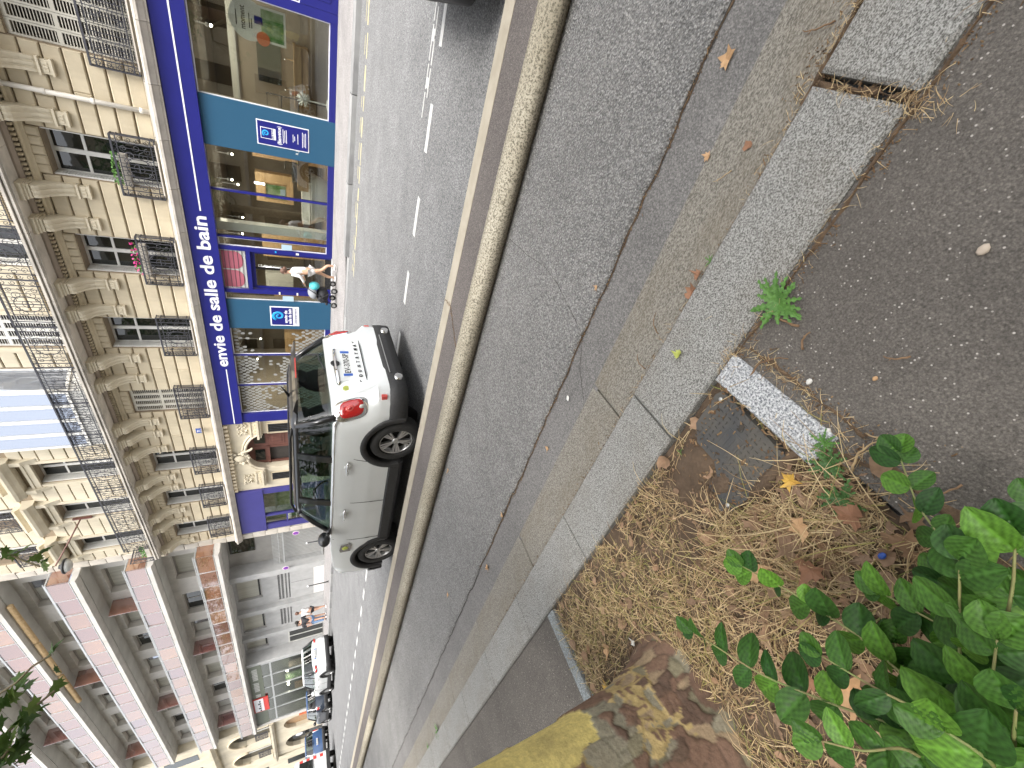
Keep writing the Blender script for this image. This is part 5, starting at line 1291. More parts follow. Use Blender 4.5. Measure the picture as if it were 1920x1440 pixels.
    for xx in (g[3]-1.25,g[3]-2.15):
        for yy in (-.38,.38):
            q=MB().sphere((xx-.12,yy,zb+.02),.26,10,8,(.42,.9,1.25)); q.sphere((xx-.2,yy,zb+.33),.13,10,8,(.45,1,.75)); q.build('seat',MT['seat_dark'],it)
    MB().box(g[3]-.62,g[3]-.2,-hb*.9,hb*.9,zb-.25,zb-.02).build('dashboard',MT['seat_dark'],it)
    wq=MB().tube([(g[3]-.72+.05*math.sin(a),.38+.18*math.cos(a),zb+.03+.17*math.sin(a)) for a in [2*math.pi*i/16 for i in range(17)]],.015,5); wq.build('steering_wheel',MT['seat_dark'],it)
    # headlights and tail lights
    for sy in (-1,1):
        hl=MB().sphere((xf-.36,sy*hw*.80,zb-.24),.16,14,10,(1.1,.75,.82)).build('headlight',MT['chrome'],e); MB().sphere((xf-.345,sy*(hw*.80+.01),zb-.24),.145,12,8,(1.15,.80,.82)).build('lens',MT['clear_glass'],hl)
        tl=P['tail']   # centre distance along the rear outline, half width, centre z, half height
        def lens(scale,off,bulge,nr=5,na=24,cx_=0,cz_=0,pw=.62):
            q=MB(); 
            for r_ in range(nr+1):
                f=r_/nr
                for a_ in range(na):
                    t=2*math.pi*a_/na; c_,s_=math.cos(t),math.sin(t); u=math.copysign(abs(c_)**pw,c_)*f*scale+cx_; v_=math.copysign(abs(s_)**pw,s_)*f*scale+cz_
                    q.v.append(on_out(True,sy*(tl[0]+u*tl[1]),tl[2]+v_*tl[3],off+bulge*(1-f*f)-(.02 if r_==nr else 0)))
            for r_ in range(nr):
                for a_ in range(na): q.f.append((r_*na+a_,r_*na+(a_+1)%na,(r_+1)*na+(a_+1)%na,(r_+1)*na+a_)); q.sm.append(True)
            return q
        base_=lens(1.22,.020,.004).build('tail_light',MT['chrome'],e)
        lens(1.0,.024,.020).build('lens',MT['tail_red'],base_)
        lens(.42,.040,.008,3,18,-.05,.15,1.0).build('ring',MT['tail_red_light'],base_); lens(.26,.046,.006,2,16,-.05,.15,1.0).build('inner_lens',MT['tail_red'],base_)
        lens(.24,.040,.004,2,14,.0,-.68,.6).build('reverse_lamp',MT['frost'],base_)
    # grille
    MB().box(xf-.10,xf-.02,-.42,.42,.50,.66).build('grille',MT['black_plastic'],e)
    return e
def plate(e,xr,z,s,y=0,size=.10,tilt=0):
    p=empty('license_plate',(xr,y,z),0); p.parent=e
    MB().box(-.006,0,-.26,.26,-.055,.055).build('board',MT['plate_white'],p)
    for yy in (-.24,.24): MB().box(-.009,-.006,yy-.022,yy+.022,-.055,.055).build('blue_band',MT['plate_band'],p)
    text('number',s,.098,MT['letter_black'],p,(-.0075,.205,-.036),(R(90),0,R(-90)),bold=.001,width=.41,ext=.0008)
MINI=dict(wb=2.67,fo=.83,ro=.79,w=1.82,h=1.57,belt=1.095,beltrise=.02,ledge=.10,top=[(0,1.115),(.35,1.11),(.66,1.10),(.72,1.09),(.86,1.04),(.95,.93),(1,.82)],paint='car_white',rw=.335,
   gh=(-1.90,-1.62,.36,.88),pillars=[(-1.08,-1.04,.10),(-.17,-.12,.10)],handles=[-.96,.06],seams=[(-.98,-1.22),(-.14,-.22),(.80,.72)],tail=(.80,.115,.905,.155),rails=True,tilt=.14,bump_z=.47,cladw=.13)
mc=car('parked_car',(-5.585,4.70,0),math.pi,'white compact SUV with a black roof beside the divider',MINI)
xr=-2.67/2-.79
xt=lambda z: xr+.10+.14*(z-.66)/.5
plate(mc,xt(.89)-.012,.885,'EV-370-SP')
MB().box(xt(.89)-.008,xt(.89)+.03,-.34,.34,.80,.985).build('plate_recess',MT['car_white'],mc)
hb_=MB().tube([(xt(1.0)+.03,-.37,.995),(xt(1.0)-.01,-.33,1.0),(xt(1.0)-.02,0,1.01),(xt(1.0)-.01,.33,1.0),(xt(1.0)+.03,.37,.995)],.034,8).build('tailgate_handle',MT['chrome'],mc)
MB().lathe([(.055,-.012),(.055,.0)],(xt(1.0)-.045,0,1.02),'x',18).build('winged_badge',MT['letter_black'],hb_)
MB().box(xt(1.0)-.06,xt(1.0)-.03,-.13,.13,1.01,1.03).build('badge_wings',MT['chrome'],hb_)
for i,ch in enumerate('COUNTRYMAN'): text('letter',ch,.062,MT['letter_black'],mc,(xt(.74)-.024+.018*(abs(i-4.5)/4.5)**2,.43-i*.094,.725),(R(90),0,R(-90)),bold=.001,ext=.003)
MB().lathe([(.042,-.01),(.042,.01)],(xt(.93)+.002,.47,.93),'x',18).build('round_badge',MT['badge_yellow'],mc)
for sy in (-1,1):
    MB().box(xr+.06,xr+.15,sy*.745-.04,sy*.745+.04,.50,.565).build('reflector',MT['tail_red_light'],mc)
    MB().lathe([(.045,-.05),(.05,-.05),(.05,.1),(.042,.1)],(xr-.0,sy*.52,.33),'x',14).build('exhaust',MT['chrome'],mc)
    sc_=MB().prism([(-1.06,.80),(-1.06,.95),(-1.0,.965),(-.86,.945),(-.84,.84),(-.9,.79)],'y',sy*.905,sy*.925)
    sc_.v=[(-v[0],v[1],v[2]) for v in sc_.v]; so_=sc_.build('side_scuttle',MT['chrome'],mc); MB().sphere((.96,sy*.922,.88),.05,12,8,(1,.35,1)).build('indicator',MT['badge_yellow'],so_)
MB().box(xr-.025,xr+.02,-.42,.42,.34,.42).build('bumper_insert',MT['black_plastic'],mc); MB().box(xr-.028,xr-.02,-.42,.42,.412,.422).build('bumper_line',MT['rim_metal'],mc)
MB().box(xr+.085,xr+.13,-.62,.62,.682,.690).build('tailgate_seam',MT['letter_black'],mc)
sp=MB().prism([(-1.74,1.525),(-1.90,1.49),(-1.92,1.47),(-1.66,1.475)],'y',-.60,.60); sp.build('roof_spoiler',MT['car_black'],mc)
MB().box(-1.925,-1.915,-.2,.2,1.472,1.488).build('brake_light',MT['tail_red_light'],mc)
MB().tube([(xt(1.12)+.02,.0,1.14),(xt(1.12)+.05,-.25,1.19),(xt(1.12)+.07,-.42,1.20)],.010,5).build('rear_wiper',MT['black_plastic'],mc)
MB().tube([(-1.45,0,1.56),(-1.62,0,1.65)],[.02,.006],5).build('aerial',MT['black_plastic'],mc)
# others
SUV=dict(MINI,ledge=.04,paint='car_white',roof='car_white',mirror='car_white',h=1.60,belt=1.0,rails=False,tail=(.72,.17,.95,.06),gh=(-1.95,-1.5,.35,1.05))
wc=car('parked_car',(-29.1,9.15+.7,0),math.pi,'white hatchback parked at the far kerb near the standing people',SUV); plate(wc,-2.67/2-.79+.05,.95,'FB-318-KL')
CIT=dict(MINI,ledge=.02,wb=2.3,fo=.62,ro=.55,w=1.62,h=1.46,belt=.92,top=[(0,.95),(.3,.93),(.7,.92),(.8,.90),(.93,.80),(1,.7)],paint='car_darkblue',roof='car_blue',mirror='car_black',rails=False,gh=(-1.5,-1.2,.25,.85),clad=False,rw=.29,pillars=[(-.55,-.5,.1)],handles=[-.2],seams=[(-.7,-.7),(.65,.68)],tail=(.70,.08,.82,.1))
car('parked_car',(-35.2,9.3+.5,0),math.pi,'small dark blue city car parked just in front of the white hatchback',CIT)
BLU=dict(MINI,ledge=.03,paint='car_blue',roof='car_blue',mirror='car_black',h=1.66,belt=1.05,rails=False,clad=False,tail=(.78,.07,.9,.2),gh=(-2.0,-1.75,.4,1.1))
bc=car('parked_car',(-45.2,9.6,0),math.pi,'blue hatchback with a red striped edge parked beyond the city car',BLU); plate(bc,-2.67/2-.79+.03,.82,'DW-640-RA')
BLK=dict(MINI,paint='car_black',roof='car_black',mirror='car_black',rails=False)
car('moving_car',(2.41,4.73,0),math.pi,'black car at the top edge of the picture, only its front bumper in view',BLK)
# white van with red and white stripes
vn=empty('service_van',(-37.2,6.25,0),math.pi,'white service van with red and white striped rear corners far down the road','van')
q=MB(); secs=[]
for x,wf,zt in ((-2.4,.97,2.1),(-2.3,1,2.2),(.9,1,2.2),(1.6,.98,1.75),(1.75,.97,1.25),(2.4,.9,1.05),(2.5,.8,.7)):
    secs.append([(x,-.95*wf,.35),(x,-.95*wf,1.1 if zt>1.2 else zt-.1),(x,-.86*wf,zt-.06),(x,-.7*wf,zt),(x,.7*wf,zt),(x,.86*wf,zt-.06),(x,.95*wf,1.1 if zt>1.2 else zt-.1),(x,.95*wf,.35)])
for s_ in secs: q.v+=s_
for i in range(len(secs)-1):
    for j in range(8): q.f.append((8*i+j,8*i+(j+1)%8,8*i+8+(j+1)%8,8*i+8+j)); q.sm.append(False)
q.f+=[tuple(range(7,-1,-1)),tuple(range(48,56))]; q.sm+=[False,False]; q.build('body',MT['van_white'],vn)
MB().box(-2.44,-2.40,-.74,.74,1.25,1.95).build('rear_window',MT['window_glass'],vn)
for sy in (-1,1):
    for i in range(9): MB().box(-2.43,-2.401,sy*.78-.07,sy*.78+.07,.5+i*.18,.5+i*.18+.17).build('stripe',MT['red_sign' if i%2 else 'sign_white'],vn)
    for i in range(10): MB().box(-2.3+i*.3,-2.3+i*.3+.29,sy*.951,sy*.957,1.0,1.12).build('stripe',MT['red_sign' if i%2 else 'sign_white'],vn)
    MB().box(.95,1.55,sy*.93,sy*.955,1.2,1.75).build('side_window',MT['window_glass'],vn)
    for xx in (-1.5,1.6):
        w=empty('wheel',(xx,sy*.84,.33)); w.parent=vn
        MB().lathe([(.2,-.1),(.32,-.1),(.33,-.05),(.33,.05),(.32,.1),(.2,.1)],(0,0,0),'y',22).build('tyre',MT['tyre_rubber'],w); MB().lathe([(.2,-.09),(.2,.09),(.08,.07 if sy>0 else -.07)],(0,0,0),'y',18).build('rim',MT['rim_metal'],w)
MB().box(-2.47,-2.40,-.93,.93,.32,.52).build('rear_bumper',MT['black_plastic'],vn)
# ================================================================== PEOPLE
def skin(name,J,E,mat,parent,sub=1,root=0):
    """J: list of (x,y,z,rx,ry)"""
    me=bpy.data.meshes.new(name); me.from_pydata([j[:3] for j in J],E,[])
    ob=bpy.data.objects.new(name,me); COL.objects.link(ob)
    ob.modifiers.new('s','SKIN')
    for i,j in enumerate(J): me.skin_vertices[0].data[i].radius=(j[3],j[4] if len(j)>4 else j[3]); me.skin_vertices[0].data[i].use_root=(i==root)
    sd=ob.modifiers.new('d','SUBSURF'); sd.levels=sub; sd.render_levels=sub
    dg=bpy.context.evaluated_depsgraph_get(); out=bpy.data.meshes.new_from_object(ob.evaluated_get(dg)); bpy.data.objects.remove(ob)
    out.materials.clear(); out.materials.append(mat)
    for p in out.polygons: p.use_smooth=True
    out.name=name; return link(name,out,None,parent)
def person(loc,rz,h,label,pose,cl,group=None):
    """faces local -x ; y is left/right"""
    e=empty('person',loc,rz,label,'person',group); k=h/1.65
    st=pose.get('stride',.1); lean=pose.get('lean',0); ar=pose.get('arms',None)
    hipz=.86*k; shz=1.34*k; sx=-lean
    S=lambda x,y,z,r,r2=None:(x*k,y*k,z*k,r*k,(r2 or r)*k)
    J=[S(0,0,.90,.11,.13),S(sx*.4,0,1.10,.10,.12),S(sx*.8,0,1.30,.10,.15),S(sx,0,1.42,.05),S(sx-.02,0,1.50,.062,.06),S(sx-.025,0,1.58,.085,.075),S(sx-.02,0,1.645,.06,.055)]
    E=[(0,1),(1,2),(2,3),(3,4),(4,5),(5,6)]
    legs=[]
    for s_,ph in ((1,st),(-1,-st)):
        b=len(J); kn=(-.02-ph*.45,s_*.085,.48); an=(ph*-1.0+(.02),s_*.08,.09+(.05 if ph<0 and st>.1 else 0))
        J+=[S(0,s_*.085,.84,.09),S(*kn,.058),S(an[0]+.0,an[1],an[2]+.18,.05),S(*an,.036),S(an[0]-.14,an[1],max(.035,an[2]-.05),.035,.03)]
        E+=[(0,b),(b,b+1),(b+1,b+2),(b+2,b+3),(b+3,b+4)]; legs.append((kn,an))
    arms=ar or [((-.02,.22,1.08),(-.08,.2,.86)),((-.02,-.22,1.08),(-.08,-.2,.86))]
    for i,(el,ha) in enumerate(arms):
        s_=1 if i==0 else -1; b=len(J)
        J+=[S(sx*.9,s_*.17,1.33,.055),S(*el,.042),S(*ha,.030),S(ha[0]-.06,ha[1],ha[2]-.02,.028,.02)]; E+=[(2,b),(b,b+1),(b+1,b+2),(b+2,b+3)]
        for q in range(4):
            c=len(J); J.append(S(ha[0]-.12+.01*abs(q-1.5),ha[1]+(q-1.5)*.016,ha[2]-.04,.010)); E.append((b+3,c))
    skin('body',J,E,MT[cl.get('skin','skin')],e)
    # shirt
    T=[S(0,0,.86,.128,.15),S(sx*.4,0,1.10,.118,.14),S(sx*.8,0,1.30,.118,.168),S(sx*.95,0,1.395,.07,.075)]; TE=[(0,1),(1,2),(2,3)]
    for i,(el,ha) in enumerate(arms):
        s_=1 if i==0 else -1; b=len(T); T+=[S(sx*.9,s_*.175,1.33,.068),S(*el,.055)]; TE+=[(2,b),(b,b+1)]
        if cl.get('long'): T.append(S(ha[0]*.8+el[0]*.2,ha[1],ha[2]*.85+el[2]*.15,.042)); TE.append((b+1,b+2))
    skin('shirt',T,TE,MT[cl['top']],e)
    # shorts / trousers
    Q=[S(0,0,.92,.13,.155)]; QE=[]
    for i,(kn,an) in enumerate(legs):
        s_=1 if i==0 else -1; b=len(Q); Q+=[S(0,s_*.085,.82,.112)]; QE.append((0,b))
        if cl.get('shorts'): Q.append(S(kn[0]*.5,s_*.09,.64,.105)); QE.append((b,b+1))
        else: Q+= [S(*kn,.075),S(an[0],an[1],an[2]+.03,.06)]; QE+=[(b,b+1),(b+1,b+2)]
    skin('shorts' if cl.get('shorts') else 'trousers',Q,QE,MT[cl['bottom']],e)
    hr=MB().sphere(((sx+.015)*k,0,1.60*k),.105*k,12,9,(1.0,.88,1.02))
    if cl.get('bun'): hr.sphere(((sx+.11)*k,0,1.57*k),.06*k,8,6)
    if cl.get('longhair'): hr.sphere(((sx+.07)*k,0,1.47*k),.1*k,10,8,(.6,.85,1.5))
    hr.build('hair',MT[cl['hair']],e)
    fc=MB().sphere(((sx-.10)*k,0,1.575*k),.017*k,6,5)
    for s_ in (-1,1): fc.sphere(((sx-.015)*k,s_*.082*k,1.57*k),.02*k,6,5,(1,.5,1.4))
    fc.build('face_features',MT['skin'],e)
    for i,(kn,an) in enumerate(legs):
        MB().sphere(((an[0]-.06)*k,an[1]*k,max(.045,an[2]-.045)*k),.1*k,10,7,(1.25,.5,.45)).build('shoe',MT[cl.get('shoe','cloth_white')],e)
    return e
person((-6.55,13.2,.125),R(-4),1.53,'woman in white shirt and white shorts pushing a black stroller',dict(stride=.26,lean=.10,arms=[((-.12,.24,1.12),(-.42,.2,1.0)),((-.10,-.24,1.12),(-.42,-.2,1.0))]),dict(top='cloth_white',bottom='cloth_white',hair='hair_brown',shorts=True,long=True,bun=True,skin='skin_leg'))
st=empty('stroller',(-7.32,13.2,.125),0,'black folding stroller with a turquoise bag in front of the blue shop door','stroller')
for s_ in (-1,1):
    MB().tube([(.38,s_*.22,.98),(.22,s_*.22,.78),(-.25,s_*.22,.14)],.014,6).build('frame_tube',MT['black_plastic'],st); MB().tube([(.22,s_*.24,.10),(-.05,s_*.22,.50),(-.12,s_*.22,.62)],.013,6).build('frame_tube',MT['black_plastic'],st)
    for xx in (-.27,.24):
        w=MB().lathe([(.04,-.02),(.09,-.022),(.10,0),(.09,.022),(.04,.02)],(xx,s_*.25,.10),'y',16).build('wheel',MT['tyre_rubber'],st); MB().lathe([(.05,-.024),(.05,.024)],(xx,s_*.25,.10),'y',12).build('hub',MT['rim_metal'],w)
MB().tube([(.38,-.22,.98),(.40,0,.985),(.38,.22,.98)],.017,6).build('handle',MT['black_plastic'],st)
MB().sphere((-.04,0,.42),.24,12,9,(1.15,.95,.75)).build('seat',MT['cloth_black'],st)
hd=MB().sphere((.04,0,.66),.23,12,9,(.95,.95,.8)); hd.v=[(v[0],v[1],max(v[2],.60)) for v in hd.v]; hd.build('hood',MT['cloth_grey'],st)
MB().sphere((-.28,0,.30),.1,8,6,(1.2,1.5,.5)).build('foot_rest',MT['cloth_black'],st)
bg_=MB().sphere((.30,0,.66),.16,12,8,(.7,1.1,.95)).build('shoulder_bag',MT['bag_cyan']); bg_.location=(-7.3,13.1,.125); tag(bg_,'turquoise bag hanging from the stroller handle','bag')
ppl='people standing by the grey building'
person((-28.7,13.0,.12),R(20),1.68,'person in a white top and black vest beside the grey wall',dict(stride=.08,lean=.05),dict(top='cloth_white',bottom='cloth_black',hair='hair_brown',long=True,shorts=True),ppl)
person((-29.3,12.7,.12),R(-30),1.72,'person in black top and pale denim shorts near the white car',dict(stride=.10,lean=.08),dict(top='cloth_black',bottom='cloth_denim',hair='hair_dark',shorts=True),ppl)
person((-30.1,12.9,.12),R(160),1.66,'person in dark clothes standing closest to the glazed door',dict(stride=.06,lean=.02),dict(top='cloth_black',bottom='cloth_denim',hair='hair_dark',longhair=True,shoe='cloth_black'),ppl)
# slim bollards
for loc,lb in (((-24.75,12.5,.12),'slim dark bollard with white top in front of the garage door'),((-20.9,12.75,.12),'slim dark bollard with white top just behind the white SUV bonnet')):
    e=empty('bollard',loc,0,lb,'bollard','slim pavement bollards'); MB().tube([(0,0,0),(0,0,1.0)],.028,10).build('post',MT['black_plastic'],e); MB().sphere((0,0,1.03),.05,10,8).build('ball',MT['sign_white'],e); MB().lathe([(.06,0),(.055,.03),(.03,.04)],(0,0,0),'z',12).build('base',MT['black_plastic'],e)
# ================================================================== PLANE TREE
TX,TY=-2.117,-.04
tree=empty('plane_tree',(TX,TY,0),0,'plane tree with peeling yellow and brown bark at the edge of the pit','tree')
def barkmat():
    mt,n,b=newmat('bark'); at=n.nodes.new('ShaderNodeAttribute'); at.attribute_name='bark'
    t=tex(n,'noise',45,6,rough=.7); c=mix(n,1,at.outputs['Color'],ramp(n,t.outputs[0],[(.3,(.72,.72,.72)),(.7,(1.2,1.2,1.2))]),'MULTIPLY')
    t3=tex(n,'noise',9,5); c=mix(n,ramp(n,t3.outputs[0],[(.5,(0,0,0)),(.75,(.35,.35,.35))]),c,(.14,.10,.06))
    n.links.new(c,b.inputs['Base Color']); b.inputs['Roughness'].default_value=.85; t2=tex(n,'noise',70,6); bump(n,b,t2.outputs[0],.5,.006)
barkmat()
rb=random.Random(11)
TYPES={'brown':((.175,.105,.07),.012),'grey':((.25,.225,.16),.004),'olive':((.215,.19,.12),.007),'tan':((.32,.235,.145),.006),'yellow':((.60,.49,.17),-.006),'dark':((.12,.075,.052),.015)}
seeds=[]
def addseed(a,z,t,w=0): seeds.append((a,z,t,w))
# a = arc length (m) measured from the direction facing the camera; positive towards the road
for i in range(620):
    z=rb.uniform(-.1,2.6) if i<340 else rb.uniform(-.1,.5); a=rb.uniform(-.85,.85); q=rb.random()
    if z<.5: t='brown' if q<.46 else 'dark' if q<.60 else 'grey' if q<.70 else 'olive' if q<.82 else 'tan'
    else: t='brown' if q<.42 else 'grey' if q<.6 else 'olive' if q<.75 else 'yellow' if q<.9 else 'tan'
    addseed(a,z,t)
YC=[(.36,.60),(.37,.72),(.37,.86),(.36,1.0),(.19,.60),(.27,.57),(.16,.68),(.23,.68),(.30,.70),(.17,.77),(.25,.79),(.15,.86),(.22,.90),(.30,.92),(.17,.97),(.25,1.02),(.2,1.12),(.29,1.16)]
seeds=[s for s in seeds if min(math.hypot((s[0]-y[0]),(s[1]-y[1])) for y in YC)>.10]
for y in YC: addseed(y[0],y[1],'yellow')
for a,z,t in ((.17,.50,'grey'),(.21,.42,'grey'),(.13,.42,'grey'),(.10,.50,'grey'),(.25,.47,'grey'),(.07,.58,'grey'),(.16,.36,'brown'),(.10,.34,'brown'),(.22,.33,'brown'),(.05,.44,'olive'),(.02,.37,'olive'),(.27,.26,'tan'),(.15,.26,'grey'),(.08,.27,'grey'),(.0,.50,'olive'),(.05,.68,'brown'),(.02,.8,'olive'),(.05,.50,'grey'),(.10,.42,'grey'),(.0,.60,'grey'),(-.05,.55,'brown'),(-.06,.42,'brown'),(-.12,.35,'olive'),(.02,.30,'grey'),(.12,.28,'olive'),(.2,.30,'brown'),(.25,.4,'brown')): addseed(a,z,t)
# grid lookup
cells={}
for s in seeds: cells.setdefault((int(math.floor(s[0]/.15)),int(math.floor(s[1]/.15))),[]).append(s)
def bark_at(a,z):
    aw=a+.035*noise.noise((a*9,z*9,3))+.014*noise.noise((a*26,z*26,5)); zw=z+.04*noise.noise((a*8,z*8,9))+.014*noise.noise((a*25,z*25,12))
    ci,cj=int(math.floor(aw/.15)),int(math.floor(zw/.15)); best=(9,None); sec=9
    for i in range(ci-2,ci+3):
        for j in range(cj-2,cj+3):
            for s in cells.get((i,j),()):
                d=(aw-s[0])**2*1.2+(zw-s[1])**2
                if d<best[0]: sec=best[0]; best=(d,s)
                elif d<sec: sec=d
    if best[1] is None: return TYPES['brown'][0],.01,1
    e_=math.sqrt(sec)-math.sqrt(best[0]); c,h=TYPES[best[1][2]]; return c,h,e_
def trunk():
    NA,NZ=230,330; vs=[];fs=[];cols=[]
    az0=math.atan2(-TY,-TX)   # direction to the camera
    zs=[-.06+2.9*(j/NZ)**1.15 for j in range(NZ)]+[3.3,3.8,4.4,5.0,5.6]
    for j,z in enumerate(zs):
        fl=.115*math.exp(-max(0,z)/.14)+.03*math.exp(-max(0,z)/.5); r0=.262+fl-.012*z*.5
        if z>3: r0=.245-.03*(z-3)/2.6
        for i in range(NA):
            a=2*math.pi*i/NA; da=(a-math.pi) # -pi..pi around camera direction
            arc=da*.27
            lob=1+(.09*math.sin(3*a+1.1)+.05*math.sin(5*a+.4))*math.exp(-max(0,z)/.25)+.02*math.sin(2*a+z)
            if z<3 and abs(da)<2.6:
                c,h,e_=bark_at(arc,z)
                if e_<.010 and c[1]<.4:
                    if noise.noise((arc*5,z*5,31))>.05 and z>.18: c=(.40,.30,.13)
                    else: h-=.005*(1-e_/.010); c=tuple(x*(.60+.40*e_/.010) for x in c)
            else: c,h=TYPES['brown'][0],.01
            r=r0*lob+h*.6
            an=az0+da; vs.append((r*math.cos(an)+.02*math.sin(z*.8),r*math.sin(an)-.015*z,z)); cols.append(c)
    n_=NA
    for j in range(len(zs)-1):
        for i in range(NA): fs.append((j*n_+i,j*n_+(i+1)%n_,(j+1)*n_+(i+1)%n_,(j+1)*n_+i))
    me=bpy.data.meshes.new('trunk'); me.from_pydata(vs,[],fs); me.polygons.foreach_set('use_smooth',[True]*len(fs))
    ca=me.color_attributes.new('bark','FLOAT_COLOR','POINT'); ca.data.foreach_set('color',[q for c in cols for q in (c[0],c[1],c[2],1)])
    me.materials.append(MT['bark']); return link('trunk',me,None,tree)
trunk()
M('bark_plain',(.20,.15,.10),(.30,.26,.16),6,.85,.5,40)
def leafmesh():
    # lobed plane-tree leaf, about 0.16 m
    pts=[(0,0),(.03,.01),(.075,-.015),(.06,.03),(.09,.06),(.055,.065),(.05,.10),(.03,.085),(0,.15),(-.03,.085),(-.05,.10),(-.055,.065),(-.09,.06),(-.06,.03),(-.075,-.015),(-.03,.01)]
    vs=[(p[0],p[1],-.25*abs(p[0])*.5-.8*p[1]*p[1]) for p in pts]+[(0,.055,.006)]
    return MB().add(vs,[(i,(i+1)%16,16) for i in range(16)])
LM=leafmesh()
def leafcloud(m_,c,spread,n_,rg,scale=1.0):
    for i in range(n_):
        while True:
            p=Vector((rg.uniform(-1,1),rg.uniform(-1,1),rg.uniform(-1,1)))
            if p.length<1: break
        p=Vector((p.x*spread[0],p.y*spread[1],p.z*spread[2]))+Vector(c)
        rot=Matrix.Rotation(rg.uniform(0,6.28),3,'Z')@Matrix.Rotation(rg.gauss(.5,.5),3,'X')@Matrix.Rotation(rg.uniform(-.5,.5),3,'Y'); s=scale*rg.uniform(.75,1.3)
        m_.add([p+rot@(Vector(v)*s) for v in LM.v],LM.f)
def crown_mesh(seed,n_clump,low,high,rad,skip=None):
    rg=random.Random(seed); m_=MB(); w=MB()
    for i in range(n_clump):
        a=rg.uniform(0,6.28); z=rg.uniform(low,high); k=math.sin(math.pi*min(1,max(.12,(z-low+.8)/(high-low+1.2)))); r=rad*k*math.sqrt(rg.uniform(.05,1))
        c=(r*math.cos(a),r*math.sin(a),z)
        if skip and skip(c): continue
        leafcloud(m_,c,(.75,.75,.5),42,rg,1.25)
        w.tube([(0,0,min(z-.8,6.5)),(c[0]*.5,c[1]*.5,z-.7),(c[0],c[1],z)],[.07,.04,.012],5,False)
    return m_,w
sk=lambda c: (c[1]>.8+(.0) and c[2]<6.0) or (c[0]<-1.0 and c[2]<7.5 and c[1]>-2.5)
cmA,limA=crown_mesh(5,120,5.2,11.5,4.6,sk)
cro=cmA.build('crown',MT['crown_leaf'],tree,recalc=False); tag(cro,kind='stuff'); limA.tube([(0,0,5.4),(.1,-.1,8),(.2,0,10.5)],[.2,.12,.04],8).tube([(0,0,3.6),(-.5,.5,4.3),(-.95,1.0,4.2)],[.10,.06,.03],8); limA.build('limbs',MT['bark_plain'],tree)
# hanging sprigs in view
lmesh=leafmesh().mesh('leaf',None); 
plm,n,b=newmat('plane_leaf'); c=(.075,.14,.03)
oi=n.nodes.new('ShaderNodeObjectInfo'); cc=ramp(n,oi.outputs['Random'],[(0,(.045,.095,.02)),(.6,(.08,.15,.03)),(1,(.15,.22,.05))]); n.links.new(cc,b.inputs['Base Color']); b.inputs['Roughness'].default_value=.5
tr=n.nodes.new('ShaderNodeBsdfTranslucent'); n.links.new(cc,tr.inputs['Color']); mx=n.nodes.new('ShaderNodeMixShader'); mx.inputs[0].default_value=.3; n.links.new(b.outputs[0],mx.inputs[1]); n.links.new(tr.outputs[0],mx.inputs[2]); n.links.new(mx.outputs[0],n.nodes['Material Output'].inputs[0])
lmesh.materials.append(plm)
SPR=[[(-3.05,.96,4.15),(-3.405,1.437,3.06),(-3.354,1.496,2.984),(-3.316,1.514,2.917),(-3.264,1.555,2.853),(-3.226,1.577,2.774)],
     [(-3.05,.96,4.15),(-3.235,1.145,2.913),(-3.233,1.211,2.862),(-3.18,1.273,2.791),(-3.137,1.341,2.677)],
     [(-3.05,.96,4.15),(-3.367,2.536,3.373),(-3.365,2.431,3.268),(-3.446,2.379,3.178),(-3.429,2.293,3.061)],
     [(-3.05,.96,4.15),(-3.164,1.091,2.857),(-3.175,1.116,2.807),(-3.17,1.15,2.789)]]
rg=random.Random(4)
for si,sp_ in enumerate(SPR):
    L=[Vector(p)-Vector((TX,TY,0)) for p in sp_]
    br=MB().tube([tuple(p) for p in L],[.02]+[.006]*(len(L)-1),5).build('branch',MT['bark_plain'],tree)
    for q in range(16 if si!=2 else 11):
        t=rg.uniform(0,len(L)-2-.001); i=int(t); p=L[i+1].lerp(L[min(i+2,len(L)-1)],t-i)+Vector((rg.uniform(-.05,.05),rg.uniform(-.05,.05),rg.uniform(-.06,.03)))
        link('leaf',lmesh,None,br,p,(rg.gauss(-.5,.5),rg.uniform(-.5,.5),rg.uniform(0,6.28)),(rg.uniform(.32,.62),)*3)
# further trees of the same row (their crowns are mirrored in the windows)
cmB,limB=crown_mesh(9,85,5.0,12.0,4.2); meB=cmB.mesh('crown',MT['crown_leaf'],False); meL=limB.mesh('limbs',MT['bark_plain'])
trB=MB().tube([(0,0,-.05),(0,0,.2),(.02,0,2.5),(0,.02,5.5),(0,0,9)],[.36,.29,.26,.2,.07],14).mesh('trunk',MT['bark_plain'])
for (x,y,rz,lb) in ((5.6,-1.5,.4,'plane tree on the near pavement to the right of the camera'),(13,-1.3,2.1,'second plane tree along the near pavement to the right'),(-12.5,-3.4,3.3,'plane tree on the near pavement beyond the peeling trunk'),(-20.5,-3.2,5.0,'farther plane tree on the near pavement to the left'),(-29.5,-3.3,.9,'third plane tree beyond the trunk on the near pavement'),(-38.5,-3.4,2.7,'fourth plane tree beyond the trunk on the near pavement'),(-48,-3.3,4.1,'fifth plane tree beyond the trunk on the near pavement'),(-58,-3.4,5.9,'sixth plane tree beyond the trunk on the near pavement')):
    t=empty('plane_tree',(x,y,0),rz,lb,'tree','plane trees along the near pavement'); link('trunk',trB,None,t); tag(link('crown',meB,None,t),kind='stuff'); link('limbs',meL,None,t)
